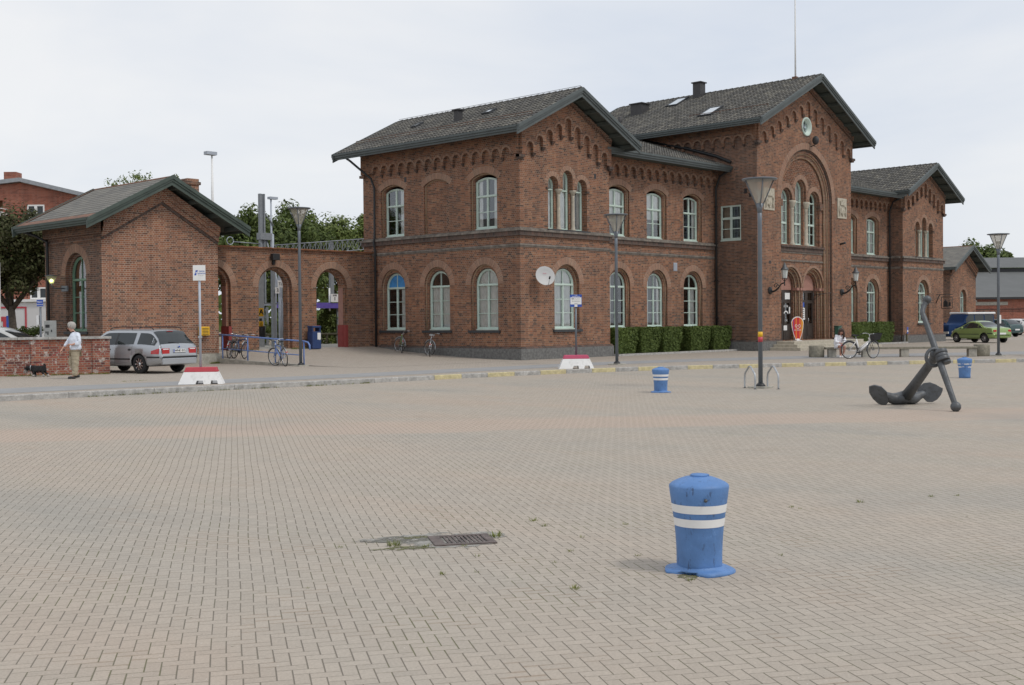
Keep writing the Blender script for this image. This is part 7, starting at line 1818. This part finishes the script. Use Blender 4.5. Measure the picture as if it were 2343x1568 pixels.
sh_ = dict(pelvis=((-.07, .32, .49), (.14, .12)), hA=((-.11, .24, .48), .10), kA=((-.05, .06, .475), .085), hB=((.03, .26, .48), .10), kB=((.13, .10, .475), .085)); shE = [('pelvis','hA'),('hA','kA'),('pelvis','hB'),('hB','kB')]
wm = person((8.52, -10.02, 0), rsign, 'woman in a white coat with long brown hair sitting on the bench', J, Ew, [('coat', 'coat', coat, cE, 'pelvis'), ('shorts', 'coat', sh_, shE, 'pelvis')], (.045, .10, 1.07), 'hair2', skin='skin2', hair='long', face=(-.25, -1))
m = MB(); m.tube([(.02, .10, .05), (-.05, -.06, .045), (-.08, -.12, .035)], [.045, .045, .03], n=8); m.tube([(.12, .12, .05), (.05, -.02, .045), (.02, -.08, .035)], [.045, .045, .03], n=8); m.build('shoe', 'cwhite', wm)
# ================================================================== trees
def tree(name, loc, H, blobs, n, leaf, label, mat='leaf', trunk=.25, seed=1, group=None, split=.35, th=None):
    T_ = thing(name, loc, label, 'tree', group); rn = random.Random(seed); o = V(loc)
    m = MB(); m.smooth = True; th = th or H*.35
    m.tube([o, o+V((.05, 0, th*.5)), o+V((.0, .1, th))], [trunk, trunk*.8, trunk*.7], n=10)
    for bx, by, bz, r in blobs:
        q = o+V((bx, by, bz)); m.tube([o+V((0, .1, th*.92)), (o+V((0, .1, th)))*.5+q*.5+V((rn.uniform(-.3,.3), rn.uniform(-.3,.3), -.2)), q], [trunk*.55, trunk*.3, trunk*.08], n=6)
    m.build('trunk', 'bark', T_)
    m = MB(); tot = sum(b[3]**2 for b in blobs)
    for bx, by, bz, r in blobs:
        c = o+V((bx, by, bz)); subs = []
        for _ in range(14):
            dv = V((rn.gauss(0,1), rn.gauss(0,1), rn.gauss(0,.8))).normalized(); subs.append((c+dv*r*rn.uniform(.35, .95), r*rn.uniform(.2, .42)))
        for _ in range(int(n*r*r/tot)):
            if rn.random() < .25: cc, rr_ = c, r*.85
            else: cc, rr_ = rn.choice(subs)
            dv = V((rn.gauss(0,1), rn.gauss(0,1), rn.gauss(0,.85))).normalized(); p = cc+dv*rr_*(rn.random()**.4)
            nn = (dv+V((rn.uniform(-.7,.7), rn.uniform(-.7,.7), rn.uniform(-.2,.9)))).normalized(); a = nn.orthogonal().normalized(); b = nn.cross(a); t_ = rn.uniform(0, 6.3); a, b = a*cos(t_)+b*sin(t_), b*cos(t_)-a*sin(t_)
            s_ = leaf*rn.uniform(.6, 1.2); m.face([p-a*s_, p-b*s_*.5, p+a*s_, p+b*s_*.5])
    m.build('crown', mat, T_); return T_
tree('deciduous_tree', (-9.9, 26.0, 0), 9, [(0,0,6.4,2.0), (-1.6,.6,5.4,1.7), (1.4,-.8,5.2,1.7), (.2,0,4.2,1.5), (-2.6,1,6.6,1.4), (1.6,-1.3,6.3,1.2)], 30000, .11, 'dark leafy tree with a forked trunk in front of the apartment block', 'leafr', .24, 3, th=2.6)
tree('deciduous_tree', (-14.2, 25.5, 0), 9.5, [(0,0,8.0,1.4), (-.6,0,6.6,1.6), (.6,-.4,5.2,1.4)], 8000, .085, 'green leaved tree at the left edge, partly out of the frame', 'leaf', .2, 4)
rows = [((4.6, 35, 0), 11.0, [(0,0,8.2,2.3),(-1.6,0,9.2,1.5),(1.9,.2,7.6,1.9),(0,0,5.6,2.4),(-2.2,0,6.2,1.9),(.6,0,10.2,1.1)], 'leaf', 'big chestnut tree rising just right of the outbuilding roof'),
        ((8.6, 32, 0), 9.0, [(0,0,7.0,2.3),(-1.6,0,6.6,2.0),(1.8,0,7.0,2.0),(0,0,4.4,2.5)], 'leaf', 'chestnut tree behind the left part of the track gantry'),
        ((12.7, 33.5, 0), 9.2, [(0,0,7.6,2.3),(-1.8,0,7.2,2.0),(1.8,0,7.2,2.0),(0,0,4.6,2.5)], 'leaf', 'chestnut tree over the middle of the track gantry'),
        ((17.4, 35, 0), 9.4, [(0,0,7.9,2.2),(1.7,0,8.0,1.8),(-1.8,0,7.6,2.1),(0,0,4.9,2.6)], 'leafl', 'lighter green tree beside the station wall, behind the gantry'),
        ((21.5, 36, 0), 9.4, [(0,0,7.3,2.3),(1.7,0,7.0,1.9),(-1.8,0,6.9,1.8),(0,0,4.6,2.4)], 'leafl', 'green tree mostly hidden behind the left pavilion'),
        ((1.9, 35, 0), 12.0, [(0,0,10.6,1.1),(-1.0,0,10.1,.9),(1.1,0,10.3,.8),(0,0,8.4,1.6)], 'leafl', 'sparse treetop showing above the outbuilding ridge')]
for i, (l_, h_, b_, mt, lb) in enumerate(rows): tree('chestnut_tree', l_, h_, b_, 17000 if i < 5 else 2300, .15 if i < 5 else .09, lb, mt, .3, 30+i, 'trees beyond the tracks')
for i, (x, y, r) in enumerate(((-3, 22.5, 1.3), (1.5, 21.5, 1.2), (4.6, 22, 1.5), (6.6, 21, 1.4), (8.5, 23, 1.6))):
    tree('shrub', (x, y, 0), 3.2, [(0,0,1.6,r),(-.8,0,1.1,r*.7),(.9,0,1.2,r*.7),(0,0,2.3,r*.6)], 5200, .085, ['bushy shrub far left behind the arches', 'yellow green shrub seen through the middle arch', 'dark green shrub behind the right arch opening', 'leafy shrub under the purple canopy edge', 'green shrub behind the wall near the station'][i], ['leaf', 'leafl', 'leaf', 'leafl', 'leaf'][i], .05, 60+i)
tree('shrub', (-5.3, 17.9, .1), 1.8, [(0,0,.75,.55),(.6,0,.65,.45),(-.5,0,.7,.4),(1.1,0,.8,.4)], 3500, .06, 'yellow green plants behind the platform rail in the middle arch', 'leafl', .03, 71)
tree('shrub', (-.9, 18.3, .1), 2.0, [(0,0,1.0,.6),(.7,0,1.2,.55),(-.7,0,.9,.5)], 3500, .07, 'pale leaved laurel behind the platform rail in the right arch', 'leafl', .03, 72)
tree('shrub', (-12.9, 14.6, 0), 2.0, [(0,0,1.2,.7),(-.9,.9,1.15,.6),(-1.7,1.8,1.1,.6),(.5,-.2,.9,.5)], 7000, .055, 'dense dark green shrub behind the parking machine', 'hedge', .04, 73)
for i, (x, y, z, r) in enumerate(((165.3, 45.3, 9.5, 5.2), (158, 52, 9.0, 3.6), (171, 40, 7.5, 4.2))):
    tree('round_tree', (x, y, 0), 14, [(0,0,z,r),(-r*.5,r*.4,z-1.5,r*.7),(r*.5,-r*.4,z-1.8,r*.7)], 16000, .42, ['large rounded tree behind the warehouse roof', 'smaller tree left of the round one, behind the slate gable', 'lower part of the trees behind the warehouse chimney'][i], 'leaf', .4, 80+i)
# ================================================================== background left: apartment block and shop
ap = thing('apartment_building', (-3, 41, 0), 'red brick apartment block with a low grey roof and balconies behind the trees', 'building')
ang = rsign+.0; T = Matrix.Translation((-2.69, 40.8, 0)) @ Matrix.Rotation(ang, 4, 'Z')      # local x along the facade (to the right), y away
Fo = T.to_3x3(); ux = Fo @ V((1,0,0)); un = Fo @ V((0,-1,0)); FAp = FR(T @ V((0,0,0)), ux, un)
def awin(x0, x1, z0, z1, n=2, nm='window'):
    m = MB(); ps = []; 
    for k in range(n): a, b = x0+(x1-x0)*k/n, x0+(x1-x0)*(k+1)/n; ps.append([(a+.09, z0+.09), (b-.09, z0+.09), (b-.09, z1-.09), (a+.09, z1-.09)])
    m.plate(FAp, [(x0, z0), (x1, z0), (x1, z1), (x0, z1)], ps, d0=.03, t=.08); w = m.build('window', 'white', ap)
    m = MB(); m.plate(FAp, [(x0, z0), (x1, z0), (x1, z1), (x0, z1)], d0=-.02, t=.01, back=False, side=False); m.build('glass', 'carglass', w)
    m = MB(); m.plate(FAp, [(x0, z0), (x1, z0), (x1, z1), (x0, z1)], d0=-.2, t=.01, back=False, side=False); m.build('blind', 'lgrey', w)
wins = [(.35, 1.45, 8.4, 9.3), (.45, 1.55, 3.3, 4.05), (.4, 1.5, 5.9, 6.8), (2.9, 4.0, 5.9, 6.8), (2.9, 4.0, 3.3, 4.05), (2.9, 4.0, 8.3, 9.1)]
m = MB(); m.plate(FAp, [(-5.2, 3.3), (7, 3.3), (7, 9.05), (.0, 10.72), (-5.2, 10.2)], [[(a, c), (b, c), (b, d_), (a, d_)] for a, b, c, d_ in wins]+[[(-2.6, 8.3), (-1.2, 8.3), (-1.2, 9.6), (-2.6, 9.6)], [(-2.6, 5.6), (-1.2, 5.6), (-1.2, 7.0), (-2.6, 7.0)]], t=.3); m.build('wall', 'brickb', ap)
m = MB(); m.plate(FAp, [(-2.7, 5.5), (-1.1, 5.5), (-1.1, 9.7), (-2.7, 9.7)], d0=-.9, t=.05); m.build('recess_wall', 'board', ap)
for w_ in wins: awin(*w_)
m = MB(); m.T = T
for (xa, za, xb, zb_) in ((-5.6, 10.35, 0, 10.95), (0, 10.95, 7.4, 9.15)):
    ids = [m.P(p) for p in ((xa,-.35,za-.2),(xb,-.35,zb_-.2),(xb,6,zb_-.2),(xa,6,za-.2),(xa,-.35,za+.05),(xb,-.35,zb_+.05),(xb,6,zb_+.05),(xa,6,za+.05))]
    for f in ((3,2,1,0),(4,5,6,7),(0,1,5,4),(1,2,6,5),(2,3,7,6),(3,0,4,7)): m.fi([ids[k] for k in f])
rf = m.build('roof', 'copper', ap)
m = MB(); m.T = T; m.box(-1.75, -.95, 1.5, 2.4, 10.5, 11.6); m.build('chimney', 'brickb', rf)
for z in (8.0, 5.4):
    m = MB(); m.T = T; m.box(-3.4, -.9, -.9, -.02, z, z+.12); k = -3.4
    m.box(-3.4, -.9, -.92, -.88, z+.98, z+1.03); m.box(-3.4, -.9, -.9, -.88, z+.14, z+.8); m.box(-.93, -.89, -.9, 0, z+.98, z+1.03); m.box(-.91, -.89, -.87, 0, z+.14, z+.8); m.build('balcony', 'white', ap)
sh = thing('shop_building', (-3, 40.5, 0), 'low white plastered shop front with a red outline under the apartments', 'building')
m = MB(); m.T = T; m.box(-6, 6, -.6, 5.9, -.2, 3.1); m.build('wall', 'plaster', sh)
m = MB(); m.T = T; m.box(-6, 6, -.75, -.0, 3.12, 3.28); m.build('roof_edge', 'white', sh)
m = MB(); m.T = T; m.box(-1.9, .45, -.64, -.605, 2.72, 2.82); m.box(.35, .45, -.64, -.605, 1.0, 2.719); m.box(-1.9, -1.8, -.64, -.605, 1.0, 2.719); m.build('red_outline', 'barr', sh)
m = MB(); m.T = T; m.box(-1.05, -.85, -.63, -.605, 1.2, 2.2); m.box(-1.3, -1.06, -.63, -.605, 1.9, 2.2); m.m = 1; m.box(-.83, -.68, -.63, -.605, 1.2, 2.25); m.build('painted_logo', ['barr', 'blue'], sh)
py = thing('pylon_sign', (-17.1, 10.6, 0), 'tall white pylon sign with blue squares at the left edge', 'sign')
T2 = Matrix.Translation((-17.16, 10.72, 0)) @ Matrix.Rotation(rsign, 4, 'Z'); m = MB(); m.T = T2; m.box(-1.2, .10, 0, .12, .3, 4.0); m.box(-1.2, .03, 0, .12, 4.0, 4.33); m.build('panel', 'white', py)
m = MB(); m.T = T2
for z in (3.62, 2.9, 2.25): m.box(-.5, .0, -.01, -.002, z, z+.3)
m.build('blue_square', 'blue', py)
m = MB(); m.T = T2; m.box(-.5, -.02, -.01, -.002, 2.0, 2.22); m.build('dark_band', 'barr', py)
cb = thing('parking_machine', (-16.7, 7.35, 0), 'grey metal ticket machine behind the brick wall, left of the outbuilding window', 'ticket machine')
T3 = Matrix.Translation((-16.71, 7.33, 0)) @ Matrix.Rotation(rsign+.35, 4, 'Z'); m = MB(); m.T = T3; m.box(-.2, .2, -.17, .17, 0, 1.80); MT['cab'] = plain('cabinet_grey', (.33, .34, .33), .5, metal=.2); m.build('housing', 'cab', cb, bevel=.012)
m = MB(); m.T = T3; m.box(-.16, -.02, -.176, -.171, 1.55, 1.66); m.box(-.1, -.06, -.176, -.171, 1.3, 1.42); m.box(-.16, -.12, -.176, -.171, 1.35, 1.42); m.box(.02, .06, -.176, -.171, 1.4, 1.48); m.build('keypad', 'black', cb)
bs = thing('direction_sign', (-16.5, 8.6, 0), 'small blue ticket machine sign on a grey post', 'sign')
T4 = Matrix.Translation((-16.49, 8.58, 0)) @ Matrix.Rotation(rsign, 4, 'Z'); m = MB(); m.T = T4; m.tube([(0,.02,0), (0,.02,2.3)], .04, n=8); m.build('post', 'post', bs)
m = MB(); m.T = T4; m.box(-.115, .115, -.03, -.01, 2.33, 2.57); m.m = 1; text(m, 'Biljett-', .07, (0, -.0315, 2.49), XU, bold=.003); text(m, 'automat', .07, (0, -.0315, 2.40), XU, bold=.003); m.build('plate', ['blue', 'white'], bs)
wbx = thing('information_box', (-16.6, 8.75, 0), 'small pale box on the side of the blue sign post', 'box'); m = MB(); m.T = T4; m.box(-.13, -.05, -.05, .08, 1.66, 2.0); m.build('housing', 'white', wbx)
# ================================================================== railway behind the arches
def rail_thing(name, label, cat, parts, loc=(0, 0, 0)):
    t_ = thing(name, loc, label, cat)
    for nm, mat, fn in parts: m = MB(); fn(m); m.build(nm, mat, t_)
    return t_
rail_thing('catenary_mast', 'thick grey steel mast above the middle arch, carrying the gantry', 'mast', [('column', 'mgrey', lambda m: (m.box(4.36, 4.46, 24.9, 25.1, 0, 9.25), m.box(4.62, 4.72, 24.9, 25.1, 0, 9.25), m.box(4.46, 4.62, 24.97, 25.03, 0, 9.25))), ('strut', 'mgrey', lambda m: m.tube([(4.8, 25, 6.6), (5.4, 25, 4.8)], .07, n=6)), ('cross_beam', 'mgrey', lambda m: (m.box(4.3, 5.1, 24.8, 25.2, 6.55, 6.95), m.tube([(2.6, 25, 6.35), (4.5, 25, 6.3)], .03, n=6), m.tube([(4.7, 25, 8.2), (5.3, 24.9, 7.4)], .05, n=5))), ('insulator', 'lgrey', lambda m: m.tube([(2.35+.22*cos(a), 25, 6.4+.22*sin(a)) for a in [k*pi/8 for k in range(17)]], .022, n=6))], (4.5, 25, 0))
rail_thing('lamp_mast', 'pale lamp post with a flat head beside the thick mast', 'lamp mast', [('pole', 'lgrey', lambda m: m.tube([(5.25, 25, 0), (5.25, 25, 6.9), (5.2, 25, 6.95), (5.2, 25, 9.0)], [.12, .11, .06, .05], n=8)), ('lamp_head', 'lgrey', lambda m: m.box(5.05, 5.6, 24.85, 25.15, 8.98, 9.12))], (5.25, 25, 0))
rail_thing('lamp_mast', 'tall thin white lamp mast rising behind the outbuilding roof', 'lamp mast', [('pole', 'white', lambda m: m.tube([(4.4, 30, 0), (4.4, 30, 8.9), (4.4, 30, 12.1)], [.12, .09, .05], n=8)), ('lamp_head', 'lgrey', lambda m: m.box(3.95, 4.65, 29.8, 30.2, 12.02, 12.22))], (4.4, 30, 0))
def gantry(m):
    a, b = V((5.3, 25, 5.55)), V((14.5, 25, 6.5))
    for dy in (-.25, .25):
        for dz in (0, .7): m.tube([a+V((0, dy, dz)), b+V((0, dy, dz*.95))], .032, n=5)
        n = 22
        for k in range(n):
            p, q = a+(b-a)*k/n, a+(b-a)*(k+1)/n; m.tube([p+V((0, dy, 0 if k % 2 else .7)), q+V((0, dy, .7 if k % 2 else 0))], .014, n=4, cap=False); m.tube([p+V((0, dy, 0)), p+V((0, dy, .7))], .014, n=4, cap=False)
rail_thing('signal_gantry', 'lattice steel gantry spanning the tracks behind the arched wall', 'gantry', [('truss', 'mgrey', gantry)], (10, 25, 0))
rail_thing('catenary_mast', 'second steel mast under the gantry, seen faintly between trees', 'mast', [('column', 'mgrey', lambda m: m.box(9.5, 9.75, 24.9, 25.1, 0, 6.6))], (9.6, 25, 0))
rail_thing('canopy', 'low station canopy with a purple edge seen through the arches', 'canopy', [('purple_edge', 'purple', lambda m: m.box(1.7, 9, 19.95, 20.1, 2.45, 2.76)), ('roof', 'lgrey', lambda m: m.box(1.7, 9, 20.1, 22, 2.6, 2.72)), ('post', 'mgrey', lambda m: (m.box(6.2, 6.3, 20.1, 20.2, .3, 2.5), m.box(1.4, 1.5, 20.1, 20.2, .3, 2.5)))], (4, 20.5, 0))
rail_thing('platform_sign', 'white SPÅR 1 platform sign in the right arch', 'sign', [('pole', 'white', lambda m: m.tube([(5.62, 20.05, 2.3), (5.62, 20.05, 3.6)], .05, n=6)), ('plate', 'white', lambda m: m.box(5.62, 6.12, 19.9, 19.94, 2.80, 3.26)), ('lettering', 'black', lambda m: (text(m, 'SPÅR', .13, (5.87, 19.895, 3.17), XU, bold=.012), text(m, '1', .30, (5.87, 19.895, 2.98), XU, bold=.02)))], (5.6, 20, 0))
rail_thing('signal_post', 'group of pale steel posts seen through the middle arch', 'post', [('post', 'lgrey', lambda m: (m.box(-.62, -.50, 16, 16.2, .4, 4.5), m.box(-.25, -.15, 17, 17.2, .4, 4.5))), ('cross_rail', 'mgrey', lambda m: m.box(-2.2, 1, 16.25, 16.3, 2.58, 2.66))], (-.5, 16.2, .5))
rail_thing('platform_column', 'thick grey platform column at the left of the middle arch', 'column', [('column', 'mgrey', lambda m: (m.box(-3.29, -3.0, 14.0, 14.2, .45, 5), m.box(-2.47, -2.35, 14.0, 14.2, .45, 5)))], (-2.5, 14, .5))
rail_thing('platform_column', 'slanting grey column at the right of the middle arch', 'column', [('column', 'lgrey', lambda m: m.tube([(-2.25, 14.2, 4.2), (-1.78, 14.2, 2.4), (-1.9, 14.2, .5)], .06, n=6)), ('plate', 'white', lambda m: m.box(-2.27, -1.98, 13.9, 13.93, 3.36, 3.7)), ('lettering', 'black', lambda m: text(m, 'TL', .2, (-2.12, 13.895, 3.53), XU, bold=.01))], (-.9, 14.2, .5))
rail_thing('platform_sign', 'small white sign with the number 3 in the middle arch', 'sign', [('plate', 'white', lambda m: m.box(-2.42, -2.18, 13.9, 13.93, 3.07, 3.36)), ('lettering', 'black', lambda m: text(m, '3', .26, (-2.30, 13.895, 3.21), XU, bold=.015)), ('post', 'lgrey', lambda m: m.tube([(-2.05, 14.05, .5), (-2.05, 14.05, 2.9)], .04, n=6))], (-1.2, 14, .5))
rail_thing('platform_sign', 'yellow sign with a black A and a warning triangle at the middle arch', 'sign', [('plate', 'yel', lambda m: (m.box(-4.78, -4.50, 11.9, 11.93, 1.95, 2.33), m.box(-4.76, -4.52, 11.9, 11.93, 1.50, 1.73))), ('lettering', 'black', lambda m: (text(m, 'A', .36, (-4.64, 11.895, 2.14), XU, bold=.03), m.box(-4.72, -4.59, 11.9, 11.925, 1.74, 1.86), m.tube([(-4.71, 11.89, 1.54), (-4.64, 11.89, 1.68), (-4.57, 11.89, 1.54), (-4.71, 11.89, 1.54)], .01, n=4))), ('post', 'lgrey', lambda m: m.tube([(-4.8, 11.98, .5), (-4.8, 11.98, 2.4)], .03, n=6))], (-4.8, 12, .5))
rail_thing('rubbish_sack', 'black rubbish sack hanging at the yellow platform sign', 'bin', [('sack', 'black', lambda m: m.lathe((-4.50, 12.1, .95), [(.10, 0), (.2, .05), (.19, .35), (.22, .55)], n=12))], (-4.75, 12.1, .9))
rail_thing('wooden_rail', 'low weathered wooden rail along the platform edge', 'railing', [('rail', 'wood', lambda m: m.tube([(-7, 17.2, 1.05), (6, 17.2, 1.02)], .06, n=6)), ('post', 'wood', lambda m: [m.tube([(x, 17.2, .3), (x, 17.2, 1.0)], .06, n=6) for x in (-6, -3.7, -1.4, .9, 3.2)])], (0, 17.2, .5))
# ================================================================== warehouse on the right
wh = thing('warehouse', (86, 14, 0), 'large brick warehouse with stepped grey sheet roofs behind the parked cars', 'building')
o1, o2 = V((78.82, 12.65, 0)), V((81.99, 9.29, 0)); ux = (o2-o1).normalized(); un = V((-ux.y, ux.x, 0)); un = un if un.dot(CAM-o1) > 0 else -un; FW = FR(o1, ux, un)
m = MB(); m.fbox(FW, -6, 30, -8, 0, -.3, 3.45); m.build('wall', 'brickb', wh)
m = MB(); o = FW[0]; q = lambda a, d_, z: o+ux*a+un*d_+V((0,0,z))
m.face([q(-6, .5, 3.5), q(30, .5, 3.5), q(30, -10.5, 6.35), q(-6, -10.5, 6.35)]); m.build('roof', 'rgrey', wh)
m = MB(); m.face([q(-6, .5, 3.30), q(30, .5, 3.30), q(30, .5, 3.499), q(-6, .5, 3.499)]); m.fbox(FW, -6, 30, -10.9, -10.52, 6.0, 6.75); m.build('eave_board', 'black', wh)
m = MB(); m.face([q(-2.2, -10.3, 6.80), q(30, -10.3, 6.80), q(30, -16, 8.15), q(1.6, -16, 8.15)]); m.build('roof', 'rgrey', wh)
m = MB(); m.fbox(FW, 2.2, 3.4, -15, -14, 7.9, 8.9); m.fbox(FW, 2.1, 3.5, -15.1, -13.9, 8.903, 8.97); m.build('chimney', 'chim', wh)
m = MB(); m.fbox(FW, -1, 3.0, 0, .12, 2.72, 3.05); m.build('concrete_lintel', 'concrete', wh)
m = MB(); m.fbox(FW, .3, 1.2, 0, .05, 1.4, 2.3); m.fbox(FW, 1.35, 2.1, 0, .05, 1.4, 2.2); m.build('blocked_opening', 'brickd', wh)
m = MB(); m.fbox(FW, -6, 30, 0, .04, 2.30, 2.36); m.fbox(FW, -6, 30, 0, .04, 2.12, 2.16); m.build('dark_course', 'black', wh)
m = MB(); m.fbox(FW, -.3, .0, 0, .1, 3.1, 3.2); m.build('bulkhead_lamp', 'white', wh)
# distant low tree line closing the horizon
tl = MB(); rn = random.Random(77)
for _ in range(9000):
    a = rn.uniform(radians(-12), radians(101)); r_ = rn.uniform(230, 300); x, y = CAM.x+r_*sin(a), CAM.y+r_*cos(a); z = rn.random()**1.3*(6.5+2.5*sin(a*23)+1.5*sin(a*61)); s_ = rn.uniform(.7, 1.5); d1 = V((cos(a), -sin(a), rn.uniform(-.4, .4))); tl.face([V((x, y, z))-d1*s_, V((x, y, z-s_*.6)), V((x, y, z))+d1*s_, V((x, y, z+s_*.7))])
tl.build('distant_woodland', 'leaf', None, kind='stuff')
